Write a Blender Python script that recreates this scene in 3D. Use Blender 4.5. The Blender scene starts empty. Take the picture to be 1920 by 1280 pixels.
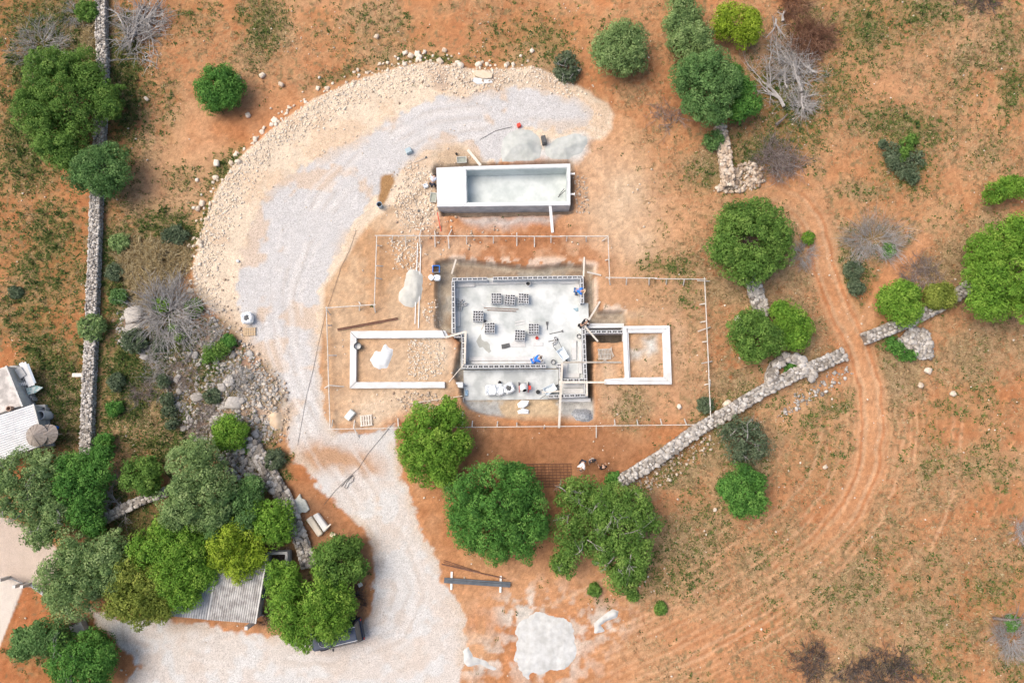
import bpy, math, random
import numpy as np
from mathutils import Vector

random.seed(7)
RNG = np.random.default_rng(7)
SC = bpy.context.scene
COL = SC.collection

# ------------------------------------------------------------------ camera, sky, sun, exposure
F_PX = 1280.0                        # 24 mm lens on a 36 mm sensor, 1920 px wide
TILT = math.radians(8.0)
CAM_H = 52.8
CAM_Y = -CAM_H * math.tan(TILT)
cam_data = bpy.data.cameras.new('drone_camera')
cam_data.lens = 24.0
cam_data.sensor_width = 36.0
cam_data.clip_end = 4000.0
cam = bpy.data.objects.new('drone_camera', cam_data)
COL.objects.link(cam)
cam.location = (0.0, CAM_Y, CAM_H)
cam.rotation_euler = (TILT, 0.0, 0.0)
SC.camera = cam

SUN_EL, SUN_AZ = math.radians(58.0), math.radians(285.0)      # azimuth from north, clockwise
world = bpy.data.worlds.new('World')
SC.world = world
world.use_nodes = True
wn = world.node_tree.nodes
wl = world.node_tree.links
wn.clear()
sky = wn.new('ShaderNodeTexSky')
sky.sky_type = 'NISHITA'
sky.sun_disc = False
sky.sun_elevation = SUN_EL
sky.sun_rotation = SUN_AZ
sky.dust_density = 5.0
sky.air_density = 1.0
sky.ozone_density = 0.8
bg = wn.new('ShaderNodeBackground')
bg.inputs['Strength'].default_value = 0.15
wo = wn.new('ShaderNodeOutputWorld')
wl.new(sky.outputs['Color'], bg.inputs['Color'])
wl.new(bg.outputs['Background'], wo.inputs['Surface'])

sun_data = bpy.data.lights.new('sun', 'SUN')
sun_data.energy = 1.5
sun_data.angle = math.radians(48.0)
sun_data.color = (1.0, 0.93, 0.82)
sun = bpy.data.objects.new('sun', sun_data)
COL.objects.link(sun)
sun.location = (0, 0, 60)
_d = Vector((math.sin(SUN_AZ) * math.cos(SUN_EL), math.cos(SUN_AZ) * math.cos(SUN_EL), math.sin(SUN_EL)))
sun.rotation_euler = _d.to_track_quat('Z', 'Y').to_euler()

SC.view_settings.view_transform = 'Standard'
SC.view_settings.look = 'None'
SC.view_settings.gamma = 1.0
SC.view_settings.use_curve_mapping = False
SC.view_settings.exposure = 0.48

# ------------------------------------------------------------------ survey mapping (plan pixels -> metres)
_ct, _st = math.cos(TILT), math.sin(TILT)


def Pz(px, py, z=0.0):
    dx = (px - 960.0) / F_PX
    dy = -(py - 640.0) / F_PX
    wx, wy, wz = dx, dy * _ct + _st, dy * _st - _ct
    t = (z - CAM_H) / wz
    return Vector((wx * t, CAM_Y + wy * t, z))


def to_px(x, y):
    """plan pixels of ground points (numpy arrays, z = 0)"""
    ry, rz = y - CAM_Y, -CAM_H
    cy = ry * _ct + rz * _st
    cz = -ry * _st + rz * _ct
    return 960.0 + F_PX * x / -cz, 640.0 - F_PX * cy / -cz


MPP = 1 / 24.0                       # metres per plan pixel, about

# ------------------------------------------------------------------ noise
_TBL = np.random.default_rng(11).random((256, 256)).astype(np.float32)


def vnoise(x, y, s=0):
    x = x + 37.7 * s
    y = y + 91.3 * s
    xi, yi = np.floor(x), np.floor(y)
    fx, fy = x - xi, y - yi
    fx = fx * fx * (3 - 2 * fx)
    fy = fy * fy * (3 - 2 * fy)
    a, b = xi.astype(np.int64) & 255, yi.astype(np.int64) & 255
    a1, b1 = (a + 1) & 255, (b + 1) & 255
    t = _TBL
    return (t[a, b] * (1 - fx) + t[a1, b] * fx) * (1 - fy) + (t[a, b1] * (1 - fx) + t[a1, b1] * fx) * fy


def fbm(x, y, f, o=4, s=0):
    r, a, n = 0.0, 1.0, 0.0
    for k in range(o):
        r = r + a * vnoise(x * f, y * f, s + k)
        n += a
        a *= 0.5
        f *= 2.03
    return r / n


def ss(a, b, x):
    t = np.clip((x - a) / (b - a), 0, 1)
    return t * t * (3 - 2 * t)


def sdf(poly, U, V, margin=60, closed=True):
    """signed distance in plan px (negative inside); far away = margin"""
    P = np.asarray(poly, dtype=np.float32)
    out = np.full(U.shape, float(margin), dtype=np.float32)
    box = (U > P[:, 0].min() - margin) & (U < P[:, 0].max() + margin) & (V > P[:, 1].min() - margin) & (V < P[:, 1].max() + margin)
    if not box.any():
        return out
    u, v = U[box], V[box]
    d = np.full(u.shape, 1e9, dtype=np.float32)
    ins = np.zeros(u.shape, dtype=bool)
    n = len(P)
    for i in range(n if closed else n - 1):
        x0, y0 = P[i]
        x1, y1 = P[(i + 1) % n]
        ex, ey = x1 - x0, y1 - y0
        t = np.clip(((u - x0) * ex + (v - y0) * ey) / max(ex * ex + ey * ey, 1e-6), 0, 1)
        d = np.minimum(d, (u - x0 - t * ex) ** 2 + (v - y0 - t * ey) ** 2)
        if closed and y0 != y1:
            c = (y0 > v) != (y1 > v)
            ins ^= c & (u < x0 + (v - y0) / (y1 - y0) * ex)
    d = np.sqrt(d)
    d[ins] *= -1
    out[box] = d
    return out


# ------------------------------------------------------------------ materials
def new_mat(name):
    m = bpy.data.materials.new(name)
    m.use_nodes = True
    n = m.node_tree.nodes
    b = n.get('Principled BSDF')
    return m, n, m.node_tree.links, b


def mix_rgb(n, l, f, a, b, mode='MIX'):
    x = n.new('ShaderNodeMix')
    x.data_type = 'RGBA'
    x.blend_type = mode
    for s, val in ((x.inputs[0], f), (x.inputs[6], a), (x.inputs[7], b)):
        if hasattr(val, 'is_output'):
            l.new(val, s)
        elif isinstance(val, (tuple, list)):
            s.default_value = (*val[:3], 1.0)
        else:
            s.default_value = val
    return x.outputs[2]


def noise_node(n, l, scale, detail=3.0, coord='Object', rough=0.6):
    tc = n.new('ShaderNodeTexCoord')
    if coord == 'World':
        g = n.new('ShaderNodeNewGeometry')
        src = g.outputs['Position']
    else:
        src = tc.outputs[coord]
    t = n.new('ShaderNodeTexNoise')
    t.inputs['Scale'].default_value = scale
    t.inputs['Detail'].default_value = detail
    t.inputs['Roughness'].default_value = rough
    l.new(src, t.inputs['Vector'])
    return t.outputs['Fac']


def ramp(n, l, fac, stops):
    r = n.new('ShaderNodeValToRGB')
    e = r.color_ramp.elements
    while len(e) < len(stops):
        e.new(0.5)
    for k, (p, c) in enumerate(stops):
        e[k].position = p
        e[k].color = (*c[:3], 1.0)
    l.new(fac, r.inputs['Fac'])
    return r.outputs['Color']


def mat(name, c1, c2=None, scale=3.0, rough=0.85, metal=0.0, bump=0.0, bscale=None, objrand=0.0, coord='World', spec=0.3, contrast=(0.35, 0.65)):
    m, n, l, b = new_mat(name)
    if c2 is None:
        c2 = tuple(min(1.0, v * 0.8) for v in c1)
    f = noise_node(n, l, scale, 4.0, coord)
    col = ramp(n, l, f, [(contrast[0], c1), (contrast[1], c2)])
    if objrand:
        oi = n.new('ShaderNodeObjectInfo')
        mr = n.new('ShaderNodeMapRange')
        mr.inputs['To Min'].default_value = 1 - objrand
        mr.inputs['To Max'].default_value = 1 + objrand
        l.new(oi.outputs['Random'], mr.inputs['Value'])
        cc = n.new('ShaderNodeCombineColor')
        for k in range(3):
            l.new(mr.outputs[0], cc.inputs[k])
        col = mix_rgb(n, l, 1.0, col, cc.outputs[0], 'MULTIPLY')
    l.new(col, b.inputs['Base Color'])
    b.inputs['Roughness'].default_value = rough
    b.inputs['Metallic'].default_value = metal
    b.inputs['Specular IOR Level'].default_value = spec
    if bump:
        f2 = noise_node(n, l, bscale or scale * 4, 4.0, coord)
        bp = n.new('ShaderNodeBump')
        bp.inputs['Strength'].default_value = bump
        bp.inputs['Distance'].default_value = 0.05
        l.new(f2, bp.inputs['Height'])
        l.new(bp.outputs['Normal'], b.inputs['Normal'])
    return m


def tone_mat(name, stops, grain=8.0, graina=0.25, rough=0.9, objrand=False, translucent=0.0, bump=0.0):
    """colour from the mesh attribute 'tone' (or the object's random number), with fine grain"""
    m, n, l, b = new_mat(name)
    if objrand:
        fac = n.new('ShaderNodeObjectInfo').outputs['Random']
    else:
        a = n.new('ShaderNodeAttribute')
        a.attribute_name = 'tone'
        fac = a.outputs['Fac']
    col = ramp(n, l, fac, stops)
    if graina:
        f = noise_node(n, l, grain, 3.0, 'World')
        g = ramp(n, l, f, [(0.3, (1 - graina,) * 3), (0.7, (1 + graina * 0.6,) * 3)])
        col = mix_rgb(n, l, 1.0, col, g, 'MULTIPLY')
    l.new(col, b.inputs['Base Color'])
    b.inputs['Roughness'].default_value = rough
    b.inputs['Specular IOR Level'].default_value = 0.2
    if bump:
        f2 = noise_node(n, l, 14.0, 4.0, 'World')
        bp = n.new('ShaderNodeBump')
        bp.inputs['Strength'].default_value = bump
        bp.inputs['Distance'].default_value = 0.04
        l.new(f2, bp.inputs['Height'])
        l.new(bp.outputs['Normal'], b.inputs['Normal'])
    if translucent:
        t = n.new('ShaderNodeBsdfTranslucent')
        l.new(col, t.inputs['Color'])
        mx = n.new('ShaderNodeMixShader')
        mx.inputs[0].default_value = translucent
        l.new(b.outputs[0], mx.inputs[1])
        l.new(t.outputs[0], mx.inputs[2])
        l.new(mx.outputs[0], n.get('Material Output').inputs['Surface'])
    return m


# ------------------------------------------------------------------ mesh helpers
def np_mesh(name, verts, faces, tone=None, smooth=False):
    """faces: (N,k) int array or list of such arrays"""
    me = bpy.data.meshes.new(name)
    if not isinstance(faces, list):
        faces = [faces]
    faces = [np.asarray(f, dtype=np.int32) for f in faces if len(f)]
    verts = np.asarray(verts, dtype=np.float32)
    tot = np.concatenate([np.full(len(f), f.shape[1], dtype=np.int32) for f in faces])
    idx = np.concatenate([f.ravel() for f in faces])
    me.vertices.add(len(verts))
    me.vertices.foreach_set('co', verts.ravel())
    me.loops.add(len(idx))
    me.loops.foreach_set('vertex_index', idx)
    me.polygons.add(len(tot))
    st = np.zeros(len(tot), dtype=np.int32)
    st[1:] = np.cumsum(tot)[:-1]
    me.polygons.foreach_set('loop_start', st)
    me.polygons.foreach_set('loop_total', tot)
    if smooth:
        me.polygons.foreach_set('use_smooth', np.ones(len(tot), dtype=bool))
    me.update(calc_edges=True)
    if tone is not None:
        a = me.attributes.new('tone', 'FLOAT', 'POINT')
        a.data.foreach_set('value', np.asarray(tone, dtype=np.float32))
    return me


def link(name, me, material=None, parent=None, loc=(0, 0, 0)):
    o = bpy.data.objects.new(name, me)
    COL.objects.link(o)
    if material is not None and me is not None and not me.materials:
        me.materials.append(material)
    o.location = loc
    if parent is not None:
        o.parent = parent
    return o


def tag(o, label=None, cat=None, group=None, kind=None):
    if label:
        o['label'] = label
    if cat:
        o['category'] = cat
    if group:
        o['group'] = group
    if kind:
        o['kind'] = kind
    return o


def empty(name, loc, label, cat, group=None):
    o = bpy.data.objects.new(name, None)
    COL.objects.link(o)
    o.empty_display_size = 0.3
    o.location = loc
    return tag(o, label, cat, group)


class MB:
    """collects shapes in world coordinates; build() links ONE mesh object"""

    def __init__(s):
        s.v, s.f = [], []

    def add(s, vs, fs):
        b = len(s.v)
        s.v += [tuple(v) for v in vs]
        s.f += [[b + i for i in f] for f in fs]

    def prism(s, pts, z0, z1):
        """pts: list of (x,y); z0/z1 numbers"""
        a = sum(pts[i][0] * pts[(i + 1) % len(pts)][1] - pts[(i + 1) % len(pts)][0] * pts[i][1] for i in range(len(pts)))
        if a < 0:
            pts = pts[::-1]
        n = len(pts)
        vs = [(p[0], p[1], z0) for p in pts] + [(p[0], p[1], z1) for p in pts]
        fs = [list(range(n))[::-1], list(range(n, 2 * n))]
        fs += [[i, (i + 1) % n, n + (i + 1) % n, n + i] for i in range(n)]
        s.add(vs, fs)

    def hexa(s, b, t):
        """bottom 4 + top 4 corner points, counter-clockwise from above"""
        s.add(list(b) + list(t), [[3, 2, 1, 0], [4, 5, 6, 7], [0, 1, 5, 4], [1, 2, 6, 5], [2, 3, 7, 6], [3, 0, 4, 7]])

    def bar(s, p, q, w, h):
        """box beam from p to q, width w across, height h (centred)"""
        p, q = Vector(p), Vector(q)
        d = (q - p)
        if d.length < 1e-6:
            return
        d.normalize()
        up = Vector((0, 0, 1))
        if abs(d.z) > 0.95:
            up = Vector((0, 1, 0))
        sd = d.cross(up).normalized() * (w / 2)
        u = sd.cross(d).normalized() * (h / 2)
        r = []
        for c in (p, q):
            r += [c - sd - u, c + sd - u, c + sd + u, c - sd + u]
        s.add(r, [[0, 3, 2, 1], [4, 5, 6, 7], [0, 1, 5, 4], [1, 2, 6, 5], [2, 3, 7, 6], [3, 0, 4, 7]])

    def box(s, c, size, rz=0.0):
        cs, sn = math.cos(rz), math.sin(rz)
        x, y, z = size[0] / 2, size[1] / 2, size[2] / 2
        vs = []
        for dz in (-z, z):
            for dx, dy in ((-x, -y), (x, -y), (x, y), (-x, y)):
                vs.append((c[0] + dx * cs - dy * sn, c[1] + dx * sn + dy * cs, c[2] + dz))
        s.hexa(vs[:4], vs[4:])

    def tube(s, pts, rad, n=6, cap=True):
        pts = [Vector(p) for p in pts]
        if not hasattr(rad, '__len__'):
            rad = [rad] * len(pts)
        vs, fs = [], []
        m = len(pts)
        for i, p in enumerate(pts):
            d = pts[min(i + 1, m - 1)] - pts[max(i - 1, 0)]
            if d.length < 1e-7:
                d = Vector((0, 0, 1))
            d.normalize()
            a = Vector((0, 0, 1)) if abs(d.z) < 0.9 else Vector((1, 0, 0))
            u = d.cross(a).normalized()
            w = d.cross(u)
            for k in range(n):
                t = 2 * math.pi * k / n
                vs.append(p + (u * math.cos(t) + w * math.sin(t)) * rad[i])
        for i in range(m - 1):
            for k in range(n):
                fs.append([i * n + k, i * n + (k + 1) % n, (i + 1) * n + (k + 1) % n, (i + 1) * n + k])
        if cap:
            fs.append(list(range(n))[::-1])
            fs.append([(m - 1) * n + k for k in range(n)])
        s.add(vs, fs)

    def lathe(s, c, prof, n=16, axis=(0, 0, 1), cap_b=True, cap_t=True):
        """prof: list of (radius, height along axis)"""
        ax = Vector(axis).normalized()
        a = Vector((1, 0, 0)) if abs(ax.x) < 0.9 else Vector((0, 1, 0))
        u = ax.cross(a).normalized()
        w = ax.cross(u)
        c = Vector(c)
        vs, fs = [], []
        for r, h in prof:
            for k in range(n):
                t = 2 * math.pi * k / n
                vs.append(c + ax * h + (u * math.cos(t) + w * math.sin(t)) * r)
        for i in range(len(prof) - 1):
            for k in range(n):
                fs.append([i * n + k, i * n + (k + 1) % n, (i + 1) * n + (k + 1) % n, (i + 1) * n + k])
        if cap_b:
            fs.append(list(range(n))[::-1])
        if cap_t:
            fs.append([(len(prof) - 1) * n + k for k in range(n)])
        s.add(vs, fs)

    def build(s, name, material, parent=None, origin=None, smooth=False, bevel=0.0):
        if parent is not None:
            o = Vector((0, 0, 0))
            q = parent
            while q is not None:
                o += Vector(q.location)
                q = q.parent
        elif origin is not None:
            o = Vector(origin)
        else:
            a = np.array(s.v)
            o = Vector(((a[:, 0].min() + a[:, 0].max()) / 2, (a[:, 1].min() + a[:, 1].max()) / 2, a[:, 2].min()))
        me = bpy.data.meshes.new(name)
        me.from_pydata([(v[0] - o.x, v[1] - o.y, v[2] - o.z) for v in s.v], [], s.f)
        if smooth:
            me.polygons.foreach_set('use_smooth', [True] * len(me.polygons))
        me.update()
        ob = link(name, me, material, parent, (0, 0, 0) if parent is not None else o)
        if bevel:
            bm = ob.modifiers.new('bevel', 'BEVEL')
            bm.width = bevel
            bm.segments = 1
        return ob

# ------------------------------------------------------------------ ground: outlines in plan pixels
ROAD = [(155, 1138), (235, 1158), (330, 1165), (400, 1174), (480, 1190), (560, 1197), (640, 1193), (684, 1172), (697, 1140), (705, 1100),
        (700, 1050), (690, 1005), (672, 985), (640, 958), (612, 928), (585, 895), (560, 868), (542, 845), (538, 800), (525, 735), (500, 695),
        (470, 650), (450, 600), (442, 545), (452, 480), (468, 430), (490, 380), (512, 350), (560, 315), (600, 292), (650, 268), (700, 242), (760, 205), (830, 182),
        (900, 172), (970, 165), (1040, 172), (1095, 190), (1115, 215), (1105, 240), (1060, 245), (990, 240), (960, 262), (940, 304), (900, 300),
        (870, 272), (830, 278), (790, 292), (755, 322), (718, 345), (692, 380), (670, 410), (645, 445), (622, 490), (604, 540), (594, 580),
        (596, 640), (599, 690), (606, 740), (613, 790), (625, 808), (690, 812), (738, 800), (752, 850), (758, 900), (775, 950), (796, 1000),
        (815, 1050), (828, 1090), (853, 1130), (874, 1155), (874, 1200), (868, 1240), (850, 1320), (200, 1320), (262, 1245), (215, 1200)]
EMB = [(365, 548), (360, 500), (372, 440), (390, 392), (408, 350), (440, 302), (480, 264), (520, 228), (570, 192), (640, 158), (700, 136),
       (760, 120), (810, 112), (850, 122), (900, 130), (950, 126), (1000, 122), (1050, 142), (1100, 168), (1140, 192), (1153, 215), (1148, 240),
       (1130, 262), (1100, 262), (1000, 290), (800, 330), (690, 420), (610, 540), (600, 680), (560, 700), (520, 700), (470, 660), (440, 625), (400, 585)]
PLATEAU = [(365, 548), (360, 500), (372, 440), (390, 392), (408, 350), (440, 302), (480, 264), (520, 228), (570, 192), (640, 158), (700, 136),
           (760, 120), (810, 112), (900, 130), (1000, 122), (1050, 142), (1100, 168), (1153, 215), (1250, 300), (1250, 900), (500, 900), (480, 700)]
YARD = [(600, 690), (596, 590), (606, 540), (625, 488), (650, 440), (700, 372), (760, 322), (822, 300), (826, 400), (826, 480), (830, 612),
        (870, 745), (800, 760), (720, 800), (620, 806), (610, 760)]
PIT = [(818, 490), (850, 486), (900, 490), (960, 496), (1010, 500), (1060, 494), (1098, 497), (1113, 500), (1113, 575), (1122, 584), (1150, 582), (1172, 584),
       (1175, 612), (1174, 637), (1150, 640), (1113, 638), (1112, 690), (1113, 745), (1114, 788), (1070, 792), (1000, 790), (920, 780), (880, 766), (868, 752),
       (862, 725), (850, 700), (862, 640), (845, 625), (818, 612)]
APRON = [(866, 750), (1112, 746), (1116, 790), (1070, 795), (1000, 792), (920, 783), (876, 768)]
TRENCH = [(812, 318), (820, 310), (1070, 304), (1077, 310), (1077, 396), (1066, 402), (950, 403), (828, 404)]
REDSOIL = [(866, 806), (1000, 802), (1180, 800), (1235, 830), (1180, 890), (1140, 905), (1070, 930), (1030, 905), (1010, 870), (940, 870), (880, 880), (860, 850)]
DRIVE = [(-60, 952), (0, 966), (50, 985), (105, 1025), (118, 1048), (85, 1112), (45, 1096), (28, 1140), (0, 1212), (-60, 1300)]
DIRT1 = [(1085, 300), (1130, 345), (1160, 395), (1250, 385), (1310, 374), (1400, 360), (1460, 366), (1505, 388), (1530, 430), (1545, 500), (1570, 570), (1605, 640), (1630, 720),
         (1638, 800), (1628, 880), (1600, 950), (1540, 1020), (1450, 1090), (1330, 1160), (1200, 1222), (1060, 1285)]
DIRT2 = [(1606, 640), (1628, 592), (1668, 515), (1735, 448)]
DIRT3 = [(1440, 360), (1490, 330), (1560, 285)]
PUDDLE = [(713, 332), (735, 326), (740, 342), (728, 368), (716, 388), (708, 376)]
CEMENT = [(962, 300), (1000, 285), (1040, 262), (1095, 250), (1108, 262), (1098, 285), (1078, 302), (1040, 306)]
OUTCROP = [(220, 560), (300, 548), (370, 560), (420, 600), (470, 660), (520, 720), (535, 770), (500, 830), (440, 850), (380, 840), (330, 790), (310, 720), (285, 680), (215, 640)]

# ------------------------------------------------------------------ ground: grid
_fx = np.arange(-43.0, 43.01, 0.125)
_fy = np.arange(-30.5, 29.01, 0.125)
_o = np.concatenate([np.arange(.4, 24, .4), [25, 27, 30, 36, 48, 75, 140, 300, 650, 1300]])
NO = len(_o)
XS = np.concatenate([-43.0 - _o[::-1], _fx, 43.0 + _o])
YS = np.concatenate([-30.5 - _o[::-1], _fy, 29.0 + _o])
NX, NY = len(XS), len(YS)
GX, GY = np.meshgrid(XS, YS)
_far = (np.abs(GX) > 68) | (np.abs(GY) > 54)
GU, GV = to_px(np.clip(GX, -68, 68), np.clip(GY, -54, 54))
GU, GV = GU.astype(np.float32), GV.astype(np.float32)
N1 = fbm(GX, GY, 0.9, 4, 1).astype(np.float32) - 0.5         # ragged edges
N2 = fbm(GX, GY, 0.9, 4, 9).astype(np.float32) - 0.5
WU, WV = GU + N1 * 26, GV + N2 * 26                          # strongly warped coordinates
wu, wv = GU + N1 * 8, GV + N2 * 8
NL = fbm(GX, GY, 0.10, 4, 21).astype(np.float32)
NM = fbm(GX, GY, 0.45, 4, 31).astype(np.float32)
NH = fbm(GX, GY, 2.2, 3, 41).astype(np.float32)
NV = fbm(GX, GY, 6.0, 2, 51).astype(np.float32)


def M(poly, soft=10, U=None, V=None):
    return np.clip(0.5 - sdf(poly, wu if U is None else U, wv if V is None else V) / soft, 0, 1)


def B(cx, cy, rx, ry, a=0.0):
    a = math.radians(a)
    du, dv = WU - cx, WV - cy
    p = (du * math.cos(a) + dv * math.sin(a)) / rx
    q = (-du * math.sin(a) + dv * math.cos(a)) / ry
    return np.exp(-(p * p + q * q))


m_road = np.clip(0.5 - (sdf(ROAD, GU + N1 * 16, GV + N2 * 16) + 9 * (NH - .5) * 2) / 5, 0, 1)
d_emb = sdf(EMB, wu, wv, 80)
m_emb = np.clip(0.5 - d_emb / 8, 0, 1)
m_yard = M(YARD, 30, WU, WV)
pu, pv = GU + N1 * 5, GV + N2 * 5
d_pit = sdf(PIT, pu, pv, 60)
m_pit = np.clip(0.5 - d_pit / 4, 0, 1)
d_apron = sdf(APRON, pu, pv, 60)
m_apron = np.clip(0.5 - d_apron / 10, 0, 1)
m_trench = M(TRENCH, 5)
m_red = M(REDSOIL, 40, WU, WV)
m_drive = M(DRIVE, 2, GU, GV)
d_t1 = sdf(DIRT1, GU + N1 * 10, GV + N2 * 10, 120, closed=False)
d_t2 = sdf(DIRT2, wu, wv, 60, closed=False)
d_t3 = sdf(DIRT3, wu, wv, 60, closed=False)
m_t1 = ss(40, 18, d_t1)
m_track = np.maximum(np.maximum(m_t1, ss(17, 9, d_t2)), 0.5 * ss(22, 8, d_t3))
m_t1 = m_t1 * (.30 + .7 * ss(1420, 1560, GU + .6 * (GV - 400))) * (1 - .65 * ss(900, 1080, GV))
m_track = np.maximum(np.maximum(m_t1, ss(17, 9, d_t2)), 0.4 * ss(22, 8, d_t3))
m_rut = m_t1 * np.maximum(np.maximum(ss(6, 2, np.abs(d_t1 - 12)), .7 * ss(4, 1, np.abs(d_t1 - 26))), 0.0)
m_puddle = M(PUDDLE, 5)
m_cem = M(CEMENT, 18, WU, WV)
m_out = M(OUTCROP, 40, WU, WV)

# ------------------------------------------------------------------ ground: height
d_pl = sdf(PLATEAU, wu, wv, 120)
w_nw = np.clip((1180 - GU) / 120, 0, 1) * np.clip((620 - GV) / 120, 0, 1)
GZ = 0.25 * (NL - 0.5) + 0.10 * (NM - 0.5)
_flat = np.clip(np.maximum(m_yard, M([(600, 430), (1350, 430), (1350, 800), (600, 800)], 60, GU, GV)), 0, 1)
GZ *= 1 - 0.85 * _flat
GZ += 0.07 * (NH - 0.5) * (1 - 0.6 * m_road) + 0.03 * (NV - 0.5)
GZ -= 0.75 * ss(-14, 22, d_pl) * w_nw * (d_pl < 119)
GZ -= 0.75 * (d_pl >= 119) * w_nw
GZ += m_out * (0.7 * (fbm(GX, GY, 0.5, 4, 61) - 0.45) + 0.5 * np.abs(fbm(GX, GY, 1.6, 3, 71) - 0.5))
GZ -= 0.025 * m_rut
pitz = -0.92 + 0.14 * (NM - 0.5) + 0.1 * (NH - 0.5)
apz = -0.85 + 0.85 * np.clip((pv - 752) / 38, 0, 1) ** 1.3 + 0.25 * (NM - 0.5)
GZ = np.where(m_pit > 0, GZ * (1 - m_pit) + m_pit * np.where(d_apron < 6, apz, pitz), GZ)
m_rec = m_pit * ss(1099, 1103, pu) * ss(600, 612, pv) * ss(752, 742, pv)
GZ -= .55 * m_rec
GZ = GZ * (1 - m_trench) + m_trench * (-0.55 + 0.1 * (NH - 0.5))
GZ = GZ * (1 - m_drive) + m_drive * (0.02 + 0.06 * (NL - 0.5))
GZ[_far] = 0.0
GZ = GZ.astype(np.float32)


def gz(x, y):
    """ground height, bilinear, for scalars or arrays inside the fine grid"""
    fx = np.clip((np.asarray(x) - XS[NO]) / 0.125, 0, len(_fx) - 1.001)
    fy = np.clip((np.asarray(y) - YS[NO]) / 0.125, 0, len(_fy) - 1.001)
    i, j = fx.astype(int), fy.astype(int)
    a, b = fx - i, fy - j
    i, j = i + NO, j + NO
    return (GZ[j, i] * (1 - a) + GZ[j, i + 1] * a) * (1 - b) + (GZ[j + 1, i] * (1 - a) + GZ[j + 1, i + 1] * a) * b


def G(px, py, h=0.0):
    """point h metres above the ground seen at plan pixel (px, py)"""
    z = 0.0
    for _ in range(3):
        p = Pz(px, py, z + h)
        z = float(gz(p.x, p.y))
    return Vector((p.x, p.y, z + h))


def ground_px(px, py):
    """x, y on the z = 0 plane for arrays of plan pixels"""
    dx = (px - 960.0) / F_PX
    dy = -(py - 640.0) / F_PX
    wy, wz = dy * _ct + _st, dy * _st - _ct
    t = -CAM_H / wz
    return dx * t, CAM_Y + wy * t


def look(arr, x, y):
    i = np.clip(((x - XS[NO]) / 0.125).astype(int) + NO, 0, NX - 1)
    j = np.clip(((y - YS[NO]) / 0.125).astype(int) + NO, 0, NY - 1)
    return arr[j, i]


# ------------------------------------------------------------------ ground: plant cover
GREEN = [(90, 50, 120, 90, 0, 1.0), (40, 190, 60, 150, 0, 1.0), (20, 330, 60, 60, 0, .35), (80, 480, 100, 110, 0, .55), (60, 600, 90, 70, 0, .6), (110, 720, 80, 110, 0, .9),
         (225, 160, 40, 150, 0, 1.0), (290, 430, 110, 50, 0, .75), (205, 520, 40, 160, 0, .85), (250, 720, 90, 130, 0, .85), (310, 830, 120, 50, 0, .8),
         (320, 640, 60, 60, 0, .9), (400, 700, 60, 60, 0, .75), (360, 790, 60, 40, 0, .6), (300, 700, 40, 60, 0, .9), (455, 820, 40, 20, 0, .8), (350, 30, 60, 40, 0, .35), (490, 35, 45, 60, 0, .75), (620, 40, 70, 30, 0, .25), (700, 60, 120, 50, 0, .3), (1000, 60, 90, 60, 0, .4),
         (420, 320, 30, 50, 30, .8), (385, 420, 25, 60, 15, .8), (650, 125, 60, 14, -20, .5), (800, 105, 60, 12, 0, .5),
         (300, 200, 30, 90, 0, .3), (330, 330, 50, 30, 0, .4),
         (1480, 190, 70, 120, 0, .75), (1420, 280, 70, 50, 0, .8), (1620, 60, 100, 70, 0, .6), (1730, 30, 70, 50, 0, .6), (1560, 170, 60, 70, 0, .6), (1700, 240, 110, 40, 10, .75),
         (1800, 150, 60, 60, 0, .4), (1890, 60, 40, 60, 0, .5), (1900, 170, 30, 60, 0, .5), (1700, 310, 60, 50, 40, .8), (1860, 280, 50, 60, 0, .35), (1630, 360, 60, 30, 0, .35),
         (1340, 330, 55, 30, 0, .8), (1600, 510, 40, 60, 0, .8), (1250, 500, 60, 20, 0, .5), (1290, 560, 30, 40, 0, .4), (1560, 770, 90, 22, -32, .85), (1660, 660, 30, 40, 0, .8),
         (1350, 765, 55, 30, -33, .8), (1290, 860, 140, 28, -33, .85), (1400, 870, 50, 50, 0, .6), (1330, 1000, 60, 60, 0, .5), (1300, 1090, 90, 40, 0, .5), (1450, 1060, 90, 50, -20, .5),
         (1540, 850, 50, 60, 0, .5), (1750, 870, 25, 60, 10, .7), (1850, 880, 60, 60, 0, .35), (1640, 1040, 80, 60, -30, .5), (1580, 1110, 90, 30, -30, .5), (1860, 1100, 70, 50, -20, .85),
         (1710, 1100, 50, 30, 0, .5), (1800, 1180, 60, 60, 20, .5), (1750, 1250, 80, 30, 0, .6), (1900, 1250, 40, 40, 0, .7), (1530, 1160, 70, 30, -20, .3), (1440, 1130, 60, 30, 0, .4),
         (1230, 1060, 60, 60, 0, .5), (1130, 1130, 40, 30, 0, .3), (1170, 770, 30, 40, 0, .5), (1200, 620, 40, 40, 0, .2), (1780, 770, 80, 30, 0, .35), (1820, 730, 60, 40, 0, .3),
         (460, 850, 60, 60, 0, .6), (230, 960, 80, 60, 0, .7), (500, 880, 40, 40, 0, .7), (620, 1090, 50, 60, 0, .45), (120, 1240, 70, 40, 0, .6), (180, 1190, 30, 30, 0, .7), (900, 1050, 30, 20, 0, .2)]
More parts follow.
